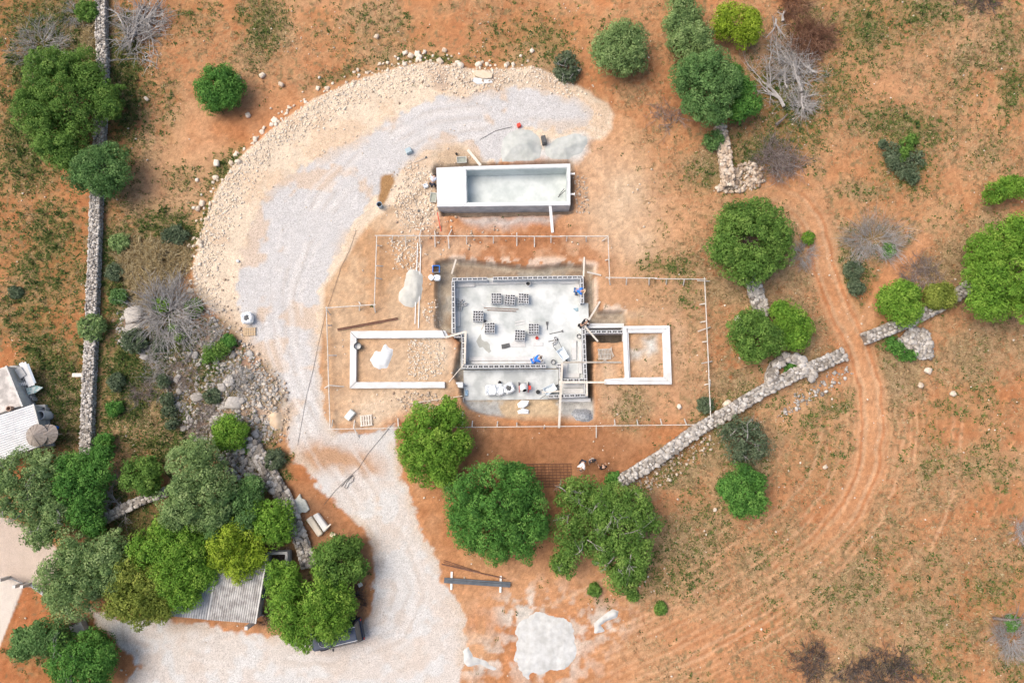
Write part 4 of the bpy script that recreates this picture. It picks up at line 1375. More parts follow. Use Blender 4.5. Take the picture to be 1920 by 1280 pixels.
for p, q, z1, z2, w, mm, nm, lab in [((1031, 380), (1036, 436), 1.06, .05, .22, m_white_paint, 'plank', 'white plank leaning from the front pool wall down to the soil'),
                                     ((877, 281), (901, 310), .05, .45, .22, m_wood, 'plank', 'weathered plank leaning against the back of the pool'),
                                     ((1046, 370), (1060, 357), -.35, .6, .05, m_dgrey, 'steel_rod', 'dark rod leaning in the right corner of the pool'),
                                     ((1048, 366), (1058, 354), -.35, .6, .04, m_dgrey, 'steel_rod', 'second dark rod leaning beside the first in the pool corner'),
                                     ((820, 398), (827, 434), .6, .05, .06, m_red, 'stake_pole', 'red stake pole lying at the lower left corner of the pool')]:
    tag(beam(nm, p, q, w, .05, z1, mm, z2=z2), lab, nm.replace('_', ' '))

# ------------------------------------------------------------------ planks across the foundation
for p, q, z1, z2, w, lab in [((855, 486), (847, 513), .05, -.6, .13, 'short pale plank leaning into the trench at the upper left of the block walls'), ((1095.5, 482), (1094, 518), .05, .3, .12, 'short plank bridging the trench at the upper right wall corner'),
                             ((1101, 510), (1127, 516), .32, .06, .12, 'short plank across the right trench near the upper wall corner'), ((1125, 565), (1097, 611), .06, .35, .14, 'slanting plank from the soil up to the black clad worker'),
                             ((1097, 612), (1121, 640), .36, .06, .14, 'plank from the black clad worker down to the soil block'), ((1054, 680), (1048, 802), .36, .3, .17, 'long pale plank crossing the small rooms down to the lower boards'),
                             ((1048, 716.5), (1136, 716.5), .33, .40, .15, 'long level plank from the small rooms to the white square foundation'), ((1056, 679), (1165, 679), .30, .06, .13, 'weathered level plank over the right trench near the pallet sticks'),
                             ((835, 632.5), (872, 622), .40, .36, .15, 'pale plank laid over the left wall corner toward the slab'), ((873, 620), (871, 682), .37, .30, .16, 'white plank standing along the inner left wall'),
                             ((1016, 735), (1053, 733), .1, -.2, .1, 'thin plank lying on the terrace toward the small rooms'), ((842, 716), (870, 682), .0, .3, .05, 'thin stick slanting at the left wall corner'),
                             ((1100, 716), (1100.5, 742), .35, .35, .14, 'white plank standing at the lower right wall corner'), ((868, 745), (867, 797), -.5, .4, .12, 'plank standing in the dip beside the bright green tree'),
                             ((867, 742), (770, 756), .2, .1, .04, 'thin wire like stick left of the terrace')]:
    tag(beam('plank', p, q, w, .05, z1, m_wood if 'weathered' not in lab else m_wood2, z2=z2), lab, 'plank')
tag(beam('lath', (783, 455), (778, 607), .06, .04, .08, m_white_paint), 'left one of the two thin white laths beside the mortar spill', 'lath')
tag(beam('lath', (789, 462), (784.5, 615), .06, .04, .08, m_white_paint), 'right one of the two thin white laths, running over the mortar spill', 'lath')
k = MB()
p, q = G(633, 618, .06), G(746, 597, .06)
k.bar(p, q, .16, .03)
sdv = (q - p).cross(Vector((0, 0, 1))).normalized()
for sg in (-1, 1):
    k.bar(p + sdv * (.07 * sg) + Vector((0, 0, .03)), q + sdv * (.07 * sg) + Vector((0, 0, .03)), .03, .12)
tag(k.build('steel_beam', m_rust), 'rusty brown steel beam lying above the left foundation frame', 'beam')

# ------------------------------------------------------------------ batter boards round the site
m_bb = mat('batter_timber', (.50, .46, .40), (.68, .65, .60), 5, .85, objrand=.08)


def batter(label, a, c, stakes, h=.55):
    A, Cc = G(*a, h), G(*c, h)
    root = empty('batter_board', (A.x, A.y, A.z - h), label, 'batter board')
    L = (Cc - A).length
    n = max(1, round(L / 4.0))
    d = (Cc - A).normalized()
    for i in range(n):
        m = MB()
        j = Vector((random.gauss(0, .02), random.gauss(0, .02), (i % 2) * .012))
        m.bar(A.lerp(Cc, i / n) + j - d * .08, A.lerp(Cc, (i + 1) / n) + j + d * .08, .05, .11)
        m.build('board', m_bb, root)
    for s in stakes:
        m = MB()
        if len(s) == 2:
            p = G(*s)
            m.bar(p - Vector((0, 0, .2)), p + Vector((0, 0, h + .1)), .06, .06)
        else:
            p, q = G(s[0], s[1], h + .03), G(s[2], s[3], .0)
            m.bar(p, q, .075, .07)
        m.build('stake', m_bb, root)


batter('upper batter board line below the pool, with many short braces', (704, 442), (1139, 443.5),
       [(786, 442, 782 + 7, 467), (787, 441, 790, 430), (815, 442, 816, 462), (816, 442, 815, 433), (840, 442, 842, 466), (841, 442, 847, 430), (736, 443, 735, 453), (760, 444, 761, 461), (875, 443, 875, 458), (925, 443, 925, 456),
        (969, 436, 969, 461), (1002, 443, 1002, 463), (1033, 441, 1033, 455), (1063, 444, 1062, 452), (1099, 444, 1099, 453), (1137, 446, 1129, 452)])
batter('short upright batter board line joining the upper line to the right side', (1140, 443), (1143, 522), [(1141, 486, 1135, 488), (1142, 522, 1144, 534)])
batter('batter board line right of the house, upper right stretch above the square foundation', (1137, 521), (1322, 523), [(1175, 523, 1174, 534), (1217, 523, 1217, 535), (1250, 523, 1249, 533), (1283, 524, 1281, 535), (1308, 526, 1331, 527)])
batter('right side batter board line ending at the broad stone wall', (1321, 522), (1333.5, 796),
       [(1322, 569, 1312, 571), (1324, 602, 1313, 604), (1309, 621, 1332, 613), (1326, 640, 1317, 641), (1316, 681, 1335, 677), (1331, 712, 1331, 724), (1331, 719, 1321, 721), (1332, 756, 1323, 757), (1316, 793, 1334, 792)])
batter('lower batter board line running from the gravel track to the broad stone wall', (617, 803.5), (1334, 796),
       [(663, 803, 665, 788), (664, 803, 673, 821), (747, 802, 746, 784), (885, 800, 886, 789), (932, 799, 933, 790), (969, 798, 969, 792), (1021, 797, 1020, 803), (1118, 797, 1118, 820), (1153, 797, 1152, 786), (1196, 797, 1194, 786), (1241, 796, 1238, 785), (1287, 796, 1283, 785), (1320, 796, 1317, 787), (1320, 796, 1322, 804), (622, 800, 624, 787)])
batter('left side batter board line along the gravel track', (611.5, 577), (619, 803), [(613, 580, 619, 590), (614, 610, 622, 610), (614.5, 666, 631, 666), (617, 722, 645, 724.5), (617, 722, 609, 727)])
batter('short level batter board at the left, above the rusty beam', (612, 577), (703, 571), [(674, 573, 674, 582), (676, 571, 673, 566), (701, 572, 704, 586)])
batter('upright batter board line left of the mortar spill', (706, 443), (701.5, 572), [(706, 498, 718, 499), (704, 521, 716, 523), (706, 460, 713, 461)])

# ------------------------------------------------------------------ things about the site
def bucket(px, py, z, r, h, material, label, name='bucket', inner=m_black, cat='bucket'):
    p = Pz(px, py, z) if z is not None else G(px, py)
    root = empty(name, p, label, cat)
    m = MB()
    m.lathe(p, [(r * .8, 0), (r * .96, h * .96), (r * 1.05, h), (r * .9, h), (r * .84, h * .85)], 18, cap_t=False)
    m.build('body', material, root, smooth=False)
    m = MB()
    m.lathe(p, [(r * .80, h * .55), (r * .2, h * .56)], 18)
    m.build('contents', inner, root)
    m = MB()
    m.tube([p + Vector((r * math.cos(t), r * .25, h + .02 - .1 * math.sin(t) * 0 - .04 * math.sin(t))) for t in np.linspace(0, math.pi, 7)], .008, 4)
    m.build('handle', m_dgrey, root)
    return root


bucket(990, 533, Z_SLAB + .17, .19, .3, m_form, 'white rimmed black bucket on the upper beam', inner=m_black)
bucket(1008.5, 735, Z_TERR, .16, .28, m_dgrey, 'dark bucket on the terrace right of the cement mixer')
bucket(1037, 679, Z_SLAB, .18, .28, m_dgrey, 'grey bucket in the gap between the lower walls', inner=m_conc)
bucket(1085, 631, Z_SLAB, .18, .28, m_dgrey, 'grey bucket below the black clad worker', inner=m_conc)
bucket(937, 717, Z_TERR, .12, .2, m_black, 'small black bucket above the big bags on the terrace')
bucket(1006.5, 634, Z_SLAB, .13, .22, m_red, 'small red bucket below the block stack', inner=m_red)
bucket(856, 290, None, .09, .2, m_black, 'tiny black bucket behind the pool')
bucket(673, 650, None, .28, .5, m_dgrey, 'round grey drum in the corner of the left foundation frame', 'drum', m_conc, 'drum')
bucket(714, 388, None, .22, .65, mat('blue_grey_plastic', (.28, .36, .42), (.36, .44, .50), 4, .5), 'blue grey bin with a black mouth beside the brown puddle', 'bin', m_black, 'bin')


def big_bag(px, py, z, sx, sy, h, ang, label, seed, material=m_bag, name='big_bag', n_loop=4, contents=None):
    r = np.random.default_rng(seed)
    p = Pz(px, py, z) if z is not None else G(px, py)
    root = empty(name, p, label, 'bag')
    m = MB()
    N = 20
    prof = [(.75, 0), (1.0, .25), (1.03, .6), (.95, .9), (.80, 1.0), (.55, .93), (.2, .86)]
    ca, sa = math.cos(ang), math.sin(ang)
    vs, fs = [], []
    for i, (q, hh) in enumerate(prof):
        for k in range(N):
            t = 2 * math.pi * k / N
            ex = abs(math.cos(t)) ** .6 * math.copysign(1, math.cos(t))
            ey = abs(math.sin(t)) ** .6 * math.copysign(1, math.sin(t))
            j = 1 + r.normal(0, .05)
            x, y = ex * q * sx / 2 * j, ey * q * sy / 2 * j
            vs.append((p.x + x * ca - y * sa, p.y + x * sa + y * ca, p.z + hh * h * (1 + r.normal(0, .05))))
    for i in range(len(prof) - 1):
        for k in range(N):
            fs.append([i * N + k, i * N + (k + 1) % N, (i + 1) * N + (k + 1) % N, (i + 1) * N + k])
    fs.append([(len(prof) - 1) * N + k for k in range(N)])
    m.add(vs, fs)
    m.build('sack', material, root)
    for k in range(n_loop):
        t = math.pi / 4 + k * math.pi / 2 + ang
        q = p + Vector((math.cos(t) * sx * .4, math.sin(t) * sy * .4, h * .9))
        m = MB()
        m.tube([q, q + Vector((.06, .04, .12)), q + Vector((.16 * math.cos(t + 1), .16 * math.sin(t + 1), .06)), q + Vector((.2 * math.cos(t), .2 * math.sin(t), -.05))], .02, 5)
        m.build('lifting_loop', m_bag, root)
    if contents:
        m = MB()
        m.lathe(p + Vector((0, 0, h * .9)), [(sx * .27, 0), (sx * .1, .05)], 12)
        m.build('contents', contents, root)
    return root


big_bag(921, 732, Z_TERR, .95, .85, .7, .05, 'largest white bulk bag, left on the terrace', 1)
big_bag(937.5, 731, Z_TERR, .55, .9, .6, .1, 'half empty white bulk bag in the middle of the three on the terrace', 2)
big_bag(954, 728, Z_TERR, .85, .8, .55, .4, 'right white bulk bag on the terrace, dark inside its mouth', 3, contents=m_dgrey)
big_bag(467.5, 598, None, .85, .9, .7, .2, 'white bulk bag standing on the gravel track by a small pallet', 4, contents=m_dgrey)
big_bag(799, 350, None, .4, .35, .3, .3, 'small crumpled white sack left of the pool deck', 5, n_loop=2)
big_bag(820, 522, -.2, .55, .5, .35, .1, 'right grey white sack by the blue edged bin at the trench', 6, n_loop=0, name='cement_sack')
big_bag(809, 521, .0, .4, .45, .25, .7, 'left grey white sack by the blue edged bin at the trench', 7, n_loop=0, name='cement_sack')
for pts, z, lab, mm in [([(970, 757), (978, 750), (992, 751), (990, 760), (982, 765), (972, 764)], -.5, 'upper crumpled white sheet below the terrace edge', m_bag), ([(970, 770), (980, 765), (991, 768), (992, 776), (972, 776)], -.45, 'lower crumpled white sheet below the terrace edge', m_bag),
                        ([(871, 731), (877, 730), (878, 742), (872, 743)], Z_TERR + .03, 'pale blue folded sheet on the left end of the terrace', mat('pale_blue_sheet', (.36, .55, .72), (.55, .68, .78), 8, .7)),
                        ([(1074, 578), (1090, 575), (1091, 583), (1080, 584)], Z_SLAB + .05, 'folded blue grey sheet near the right wall opening', mat('blue_grey_sheet', (.16, .28, .34), (.40, .50, .55), 9, .7))]:
    m = MB()
    P = pzp(pts, z)
    cx, cy = sum(q[0] for q in P) / len(P), sum(q[1] for q in P) / len(P)
    rr2 = random.Random(len(lab))
    rings = []
    for f in (1.0, .75, .5, .25):
        rings.append([(cx + (q[0] - cx) * f, cy + (q[1] - cy) * f, z + (rr2.uniform(.02, .2) if f < 1 else 0)) for q in P for _ in (0,)])
    vs = sum(rings, []) + [(cx, cy, z + .15)]
    n0 = len(P)
    fs = []
    for i in range(3):
        for kk in range(n0):
            fs.append([i * n0 + kk, i * n0 + (kk + 1) % n0, (i + 1) * n0 + (kk + 1) % n0, (i + 1) * n0 + kk])
    for kk in range(n0):
        fs.append([3 * n0 + kk, 3 * n0 + (kk + 1) % n0, 4 * n0])
    m.add(vs, fs)
    tag(m.build('sheet', mm), lab, 'sheet')


def mixer():
    p = Pz(982, 728, Z_TERR)
    root = empty('cement_mixer', p, 'white drum cement mixer on the terrace, mouth toward the viewer', 'cement mixer')
    ax = Vector((.15, -.6, .55)).normalized()
    m = MB()
    m.lathe(p + Vector((0, .05, .55)) - ax * .1, [(.15, -.18), (.30, -.1), (.34, .12), (.33, .26), (.2, .48), (.19, .5), (.16, .46)], 18, ax, cap_t=False)
    m.build('drum', m_form, root, smooth=True)
    m = MB()
    m.lathe(p + Vector((0, .05, .55)) - ax * .1, [(.16, .40), (.02, .40)], 18, ax)
    m.build('mouth', m_black, root)
    m = MB()
    for s in (-1, 1):
        m.tube([p + Vector((s * .35, -.3, 0)), p + Vector((s * .36, 0, .5)), p + Vector((s * .35, .35, 0))], .025, 6)
    m.tube([p + Vector((-.36, 0, .5)), p + Vector((.36, 0, .5))], .025, 6)
    m.build('frame', m_red, root)
    for s in (-1, 1):
        m = MB()
        m.lathe(p + Vector((s * .38 - .03, .35, .15)), [(.15, 0), (.15, .06)], 14, (1, 0, 0))
        m.build('wheel', m_black, root)
    m = MB()
    m.box(p + Vector((.45, .02, .5)), (.2, .3, .3))
    m.build('motor_box', m_red, root)


mixer()


def wheelbarrow(px, py, z, ang, label):
    p = Pz(px, py, z)
    root = empty('wheelbarrow', p, label, 'wheelbarrow')
    c, s = math.cos(ang), math.sin(ang)
    T = lambda x, y, zz: Vector((p.x + x * c - y * s, p.y + x * s + y * c, p.z + zz))
    m = MB()
    b0 = [T(-.25, -.18, .3), T(.3, -.15, .3), T(.3, .15, .3), T(-.25, .18, .3)]
    t0 = [T(-.42, -.34, .58), T(.55, -.28, .62), T(.55, .28, .62), T(-.42, .34, .58)]
    ti = [T(-.38, -.30, .575), T(.50, -.24, .615), T(.50, .24, .615), T(-.38, .30, .575)]
    bi = [T(-.23, -.16, .33), T(.28, -.13, .33), T(.28, .13, .33), T(-.23, .16, .33)]
    m.add(b0 + t0 + ti + bi, [[3, 2, 1, 0], [0, 1, 5, 4], [1, 2, 6, 5], [2, 3, 7, 6], [3, 0, 4, 7], [4, 5, 9, 8], [5, 6, 10, 9], [6, 7, 11, 10], [7, 4, 8, 11],
                              [8, 9, 13, 12], [9, 10, 14, 13], [10, 11, 15, 14], [11, 8, 12, 15], [12, 13, 14, 15]])
    m.build('tray', mat('barrow_tray', (.55, .62, .66), (.70, .74, .76), 6, .6), root)
    m = MB()
    m.lathe(T(.62, -.04, .2), [(.2, 0), (.2, .08)], 16, (-s, c, 0))
    m.build('wheel', m_black, root)
    for sg in (-1, 1):
        m = MB()
        m.tube([T(.62, sg * .06, .2), T(-.2, sg * .22, .28), T(-.95, sg * .28, .5)], .02, 6)
        m.tube([T(-.25, sg * .22, .3), T(-.35, sg * .24, 0)], .02, 6)
        m.build('handle', m_dgrey, root)


wheelbarrow(1053.5, 664, Z_SLAB, -1.0, 'white wheelbarrow with blue stains on the slab, upside of the long plank')
wheelbarrow(1029, 731, Z_TERR, .5, 'grey wheelbarrow lying on the terrace right of the dark bucket')


def tub(px, py, ang, label):
    p = G(px, py)
    root = empty('mortar_tub', p, label, 'tub')
    c, s = math.cos(ang), math.sin(ang)
    T = lambda x, y, zz: Vector((p.x + x * c - y * s, p.y + x * s + y * c, p.z + zz))
    m = MB()
    q = [T(-.32, -.2, 0), T(.32, -.2, 0), T(.32, .2, 0), T(-.32, .2, 0), T(-.4, -.27, .28), T(.4, -.27, .28), T(.4, .27, .28), T(-.4, .27, .28), T(-.35, -.22, .28), T(.35, -.22, .28), T(.35, .22, .28), T(-.35, .22, .28), T(-.32, -.2, .18), T(.32, -.2, .18), T(.32, .2, .18), T(-.32, .2, .18)]
    m.add(q, [[3, 2, 1, 0]] + [[i, (i + 1) % 4, 4 + (i + 1) % 4, 4 + i] for i in range(4)] + [[4 + i, 4 + (i + 1) % 4, 8 + (i + 1) % 4, 8 + i] for i in range(4)] + [[8 + i, 8 + (i + 1) % 4, 12 + (i + 1) % 4, 12 + i] for i in range(4)])
    m.build('shell', mat('tub_shell', (.40, .40, .36), (.50, .50, .45), 4), root)
    m = MB()
    m.add([T(-.33, -.205, .19), T(.33, -.205, .19), T(.33, .205, .19), T(-.33, .205, .19)], [[0, 1, 2, 3]])
    m.build('mortar', mat('wet_mortar', (.24, .26, .22), (.32, .34, .29), 6, .4), root)


tub(866, 302, .05, 'grey mortar tub behind the pool')
tub(813, 372, 1.5, 'grey mortar tub at the left end of the pool deck')


def pallet(px, py, ang, label, z=None, L=1.0, W=.8, n=6, material=m_wood, seed=0):
    p = Pz(px, py, z) if z is not None else G(px, py)
    root = empty('pallet', p, label, 'pallet')
    c, s = math.cos(ang), math.sin(ang)
    T = lambda x, y, zz: Vector((p.x + x * c - y * s, p.y + x * s + y * c, p.z + zz))
    for j in (-1, 0, 1):
        m = MB()
        m.bar(T(-L / 2, j * W * .44, .06), T(L / 2, j * W * .44, .06), .09, .09)
        m.build('bearer', material, root)
    for i in range(n):
        x = -L / 2 + L * (i + .5) / n
        m = MB()
        m.bar(T(x, -W / 2, .125), T(x, W / 2, .125), L / n * .62, .025)
        m.build('slat', material, root)


pallet(687, 788, .1, 'grey white slatted pallet by the lower boards', n=5, L=.95, W=.85, material=m_wood)
pallet(469, 622, .05, 'brown slatted pallet below the white bulk bag on the track', n=7, L=.95, W=.6, material=mat('pallet_brown', (.50, .36, .22), (.60, .46, .30), 6))
pallet(1133, 664, .05, 'loose brown slatted pallet on the soil block by the square foundation', n=9, L=1.0, W=.85, material=m_wood2)
for i, (x0, y0, x1, y1) in enumerate([(1144, 652, 1151, 668), (1146, 650, 1148, 670), (1127, 671, 1137, 677), (1130, 678, 1138, 673), (1121, 655, 1127, 668)]):
    tag(beam('stick', (x0, y0), (x1, y1), .05, .04, .14 + .02 * i, m_wood2), 'loose brown stick in the pile beside the slatted pallet', 'stick', 'sticks beside the brown pallet')


def polybox(px, py, ang, sx, sy, h, label, material, name='crate', cat='crate'):
    p = G(px, py)
    root = empty(name, p, label, cat)
    m = MB()
    m.box(p + Vector((0, 0, h / 2)), (sx, sy, h), ang)
    m.build('body', material, root, bevel=.03)
    m = MB()
    m.box(p + Vector((0, 0, h + .025)), (sx * .86, sy * .86, .05), ang)
    m.build('lid', material, root, bevel=.01)


polybox(657.5, 778, .9, .8, .5, .35, 'pale greenish box left of the slatted pallet', mat('pale_green_box', (.56, .60, .56), (.66, .69, .66), 5))
polybox(625, 1002, 1.2, .32, .42, .2, 'tiny tan carton below the cream mattresses', mat('tan_carton', (.62, .52, .36), (.70, .62, .46), 6), 'carton', 'carton')
polybox(676, 1095, .5, .3, .3, .2, 'tiny pale carton beside the round tree near the track', mat('pale_carton', (.62, .58, .50), (.70, .66, .58), 6), 'carton', 'carton')
polybox(447, 490, .1, .22, .22, .15, 'tiny grey box on the edge of the upper gravel track', m_conc, 'carton', 'carton')
# blue-edged steel bin
p = Pz(819, 507, -.2)
root = empty('steel_bin', p, 'blue framed open steel bin at the upper left corner of the trench', 'bin')
m = MB()
for dx, dy, sx, sy in ((-.26, 0, .04, .56), (.26, 0, .04, .56), (0, -.26, .48, .04), (0, .26, .48, .04)):
    m.box(p + Vector((dx, dy, .25)), (sx, sy, .5))
m.build('side_panel', mat('bin_grey', (.22, .21, .20), (.30, .28, .26), 6), root)
m = MB()
for dx, dy, sx, sy in ((-.26, 0, .05, .57), (0, .26, .47, .05), (.26, 0, .05, .57)):
    m.box(p + Vector((dx, dy, .52)), (sx, sy, .04))
m.build('rim', m_blue, root)

# steel beams on two white bearers, and rods
rk = empty('steel_beams', G(895, 1088), 'dark steel beams laid across two white bearers, right of the track', 'beam stack')
for (x0, y0), (x1, y1) in (((847, 1071), (846, 1105)), ((939, 1079), (938, 1110))):
    k = MB()
    k.bar(G(x0, y0, .06), G(x1, y1, .06), .15, .10)
    k.build('bearer', m_white_paint, rk)
for i, o in enumerate((-.11, .03, .15)):
    k = MB()
    p, q = G(833, 1086.5, .19), G(957, 1095, .19)
    sdv = (q - p).cross(Vector((0, 0, 1))).normalized() * o
    k.bar(p + sdv - Vector((0, 0, .04)), q + sdv - Vector((0, 0, .04)), .11, .02)
    k.bar(p + sdv + Vector((0, 0, .07)), q + sdv + Vector((0, 0, .07)), .11, .02)
    k.bar(p + sdv + Vector((0, 0, .015)), q + sdv + Vector((0, 0, .015)), .02, .09)
    k.build('beam', m_steel, rk)
for a, c, lab in [((828, 1057), (946, 1084), 'thickest dark rod slanting above the steel beams'), ((831, 1053), (912, 1077), 'thin rod just above the thick slanting rod'), ((832, 1050), (900, 1072), 'topmost thin rod above the steel beams')]:
    k = MB()
    k.tube([G(*a, .05), G(*c, .12 if 'thick' in lab else .05)], .05 if 'thickest' in lab else .025, 6)
    tag(k.build('steel_rod', m_rust), lab, 'rod')

# reinforcing mesh on the red soil
rm = empty('rebar_mesh', G(1020, 890), 'rusty reinforcing mesh sheets lying on red soil between the trees', 'rebar mesh')
for lay_, (ox, oy) in enumerate(((0, 0),)):
    k = MB()
    for i in range(15):
        t = i / 14
        k.bar(G(972 + 98 * t + ox, 869 + oy, .05 + lay_ * .03), G(976 + 96 * t + ox, 914 + oy, .05 + lay_ * .03), .028, .02)
    k.build('cross_wires', m_rebar, rm)
    k = MB()
    for i in range(9):
        t = i / 8
        k.bar(G(970 + 5 * t + ox, 870 + 42 * t + oy, .07 + lay_ * .03), G(1072 + ox, 869 + 43 * t + oy, .07 + lay_ * .03), .055, .03)
    k.build('long_wires', m_rebar, rm)

# mattresses and crumpled sheet by the old wall
def slab_thing(name, pts, z0, h, material, label, cat, bev=.06):
    k = MB()
    k.prism(pzp(pts, z0 + h), z0, z0 + h)
    return tag(k.build(name, material, bevel=bev), label, cat)


zz = float(gz(*Pz(595, 983, 0)[:2]))
m_cream = mat('cream_panel', (.62, .54, .42), (.70, .62, .50), 3)
slab_thing('foam_panel', [(573, 974), (583, 967), (605, 1000), (596, 1007)], zz, .45, m_cream, 'cream left half of the pair of panels lying by the track', 'panel')
slab_thing('foam_panel', [(586, 966), (595, 961), (616, 989), (607, 998)], zz, .45, mat('grey_white_panel', (.62, .61, .57), (.70, .69, .66), 3), 'greyish white right half of the pair of panels lying by the track', 'panel')
tag(beam('stick', (609, 992), (620, 982), .10, .05, zz + .5, m_wood), 'short pale stick across the end of the two panels', 'stick')
zz = float(gz(*Pz(560, 945, 0)[:2]))
slab_thing('crumpled_panel', [(544, 948), (562, 925), (565, 934), (572, 937), (580, 955), (573, 961), (566, 960), (556, 968)], zz, .2, mat('mottled_sheet', (.46, .47, .40), (.62, .61, .54), 6, contrast=(.4, .55)), 'mottled pale sheet with ragged edges above the cream panels', 'panel', .03)
tag(beam('stick', (537, 935), (546, 952), .10, .06, zz + .3, m_white_paint), 'white stick beside the mottled ragged sheet', 'stick')
slab_thing('stone_slab', [(889, 132), (905, 131), (924, 138), (922, 146), (905, 147), (890, 141)], float(gz(*Pz(905, 140, 0)[:2])) - .05, .3, mat('tan_slab', (.58, .46, .32), (.64, .53, .40), 3), 'flat tan stone slab set on the crest of the bank', 'slab', .02)
slab_thing('grey_slab', [(888, 145), (920, 149), (925, 155), (895, 158), (886, 152)], float(gz(*Pz(905, 150, 0)[:2])) - .05, .12, m_conc, 'grey slab lying below the flat tan stone on the bank', 'slab', .02)

# hoses on the track
def hose(pts, r, label, material=m_dgrey):
    k = MB()
    P = [G(x, y, .03) for x, y in pts]
    k.tube(P, r, 5)
    tag(k.build('hose', material), label, 'hose')


hose([(668, 432), (655, 470), (640, 500), (622, 555), (610, 590), (598, 640), (588, 690), (575, 740), (566, 790), (558, 835)], .011, 'long thin dark hose down the inner edge of the gravel track')
hose([(738, 792), (715, 820), (690, 850), (672, 878), (650, 898), (630, 918), (608, 945)], .014, 'thin hose crossing the lower gravel track')
hose([(640, 912), (650, 900), (660, 891), (664, 894), (662, 902), (655, 906), (650, 916), (646, 914), (650, 904), (662, 890)], .022, 'looped end of hose lying on the lower gravel track')
hose([(845, 728), (880, 722), (910, 715), (935, 711), (955, 712), (970, 716), (978, 722)], .02, 'thin dark cable over the terrace to the mixer')
hose([(900, 262), (930, 245), (960, 238)], .02, 'short thin cable across the track above the rounded sand heap')
# small tools
def tool(px0, py0, px1, py1, z, label, head=.25, material=m_wood):
    a, c = (Pz(px0, py0, z), Pz(px1, py1, z)) if z is not None else (G(px0, py0, .04), G(px1, py1, .04))
    root = empty('shovel', a, label, 'shovel')
    k = MB()
    k.tube([a, c], .025, 6)
    k.build('handle', material, root)
    d = (c - a).normalized()
    s = Vector((-d.y, d.x, 0))
    k = MB()
    k.hexa([c - s * .06 + Vector((0, 0, -.02)), c + d * head - s * .11 + Vector((0, 0, -.02)), c + d * head + s * .11 + Vector((0, 0, -.02)), c + s * .06 + Vector((0, 0, -.02))],
           [c - s * .06, c + d * head - s * .11, c + d * head + s * .11, c + s * .06])
    k.build('blade', m_dgrey, root)


tool(1030, 626, 1053, 621, Z_SLAB + .05, 'long handled rake lying on the slab', .12, m_dgrey)
tool(1026, 618, 1026, 610, Z_SLAB + .05, 'short blue grey shovel on the slab', .3, m_dgrey)
tool(902, 618, 908, 575 + 30, Z_SLAB + .05, 'shovel lying on the slab left of the stacks', .25)
tool(776, 305, 797, 296, None, 'wooden handled tool with a blue end left of the pool', .18, m_wood)
tool(772, 362, 784, 392, None, 'pale handled shovel lying in the rubble left of the pool', .25, m_wood2)
tool(1028, 640, 1042, 637, Z_SLAB + .05, 'dark trowel like tool on the slab right of the red bucket', .2, m_dgrey)
# generator-like grey kit by the heaps
polybox(1019.5, 266, .2, .35, .7, .5, 'dark grey box tool standing between the two sand heaps', m_dgrey, 'tool_box', 'tool box')
polybox(973, 237, .4, .3, .3, .3, 'small red white can above the rounded sand heap', m_red, 'can', 'can')
polybox(767, 285, .4, .5, .45, .35, 'bluish bundle on the track above the brown puddle', mat('bluish_bundle', (.30, .40, .44), (.45, .52, .54), 8), 'bundle', 'bundle')

# ------------------------------------------------------------------ foliage
def leaf_ramp(name, d, m_, h):
    return tone_mat(name, [(0.0, d), (0.5, m_), (1.0, h)], 3.0, .15, rough=.75, translucent=.28)


LEAF = {
    'carob': leaf_ramp('carob_leaves', (0.064, 0.140, 0.027), (0.147, 0.275, 0.051), (0.275, 0.409, 0.095)),
    'deep': leaf_ramp('deep_green_leaves', (0.046, 0.134, 0.027), (0.109, 0.275, 0.049), (0.218, 0.409, 0.088)),
    'bright': leaf_ramp('bright_green_leaves', (0.070, 0.165, 0.019), (0.179, 0.348, 0.041), (0.333, 0.488, 0.081)),
    'lime': leaf_ramp('yellow_green_leaves', (0.109, 0.183, 0.014), (0.275, 0.390, 0.030), (0.435, 0.537, 0.068)),
    'olive': leaf_ramp('olive_leaves', (0.108, 0.186, 0.064), (0.238, 0.351, 0.122), (0.405, 0.510, 0.214)),
    'blue': leaf_ramp('blue_green_leaves', (.060, .135, .038), (.135, .262, .078), (.255, .395, .140)),
    'grey': leaf_ramp('grey_green_leaves', (.062, .095, .050), (.130, .175, .095), (.240, .285, .175)),
    'yellow': leaf_ramp('olive_yellow_leaves', (0.109, 0.152, 0.024), (0.243, 0.299, 0.054), (0.390, 0.427, 0.095)),
}
m_bark = mat('bark', (.11, .085, .065), (.19, .155, .125), 8, .9, bump=.6)
m_grey_wood = mat('bleached_wood', (.30, .275, .255), (.46, .43, .40), 5, .9)
m_dark_wood = mat('old_branches', (.13, .10, .085), (.24, .20, .17), 5, .9)


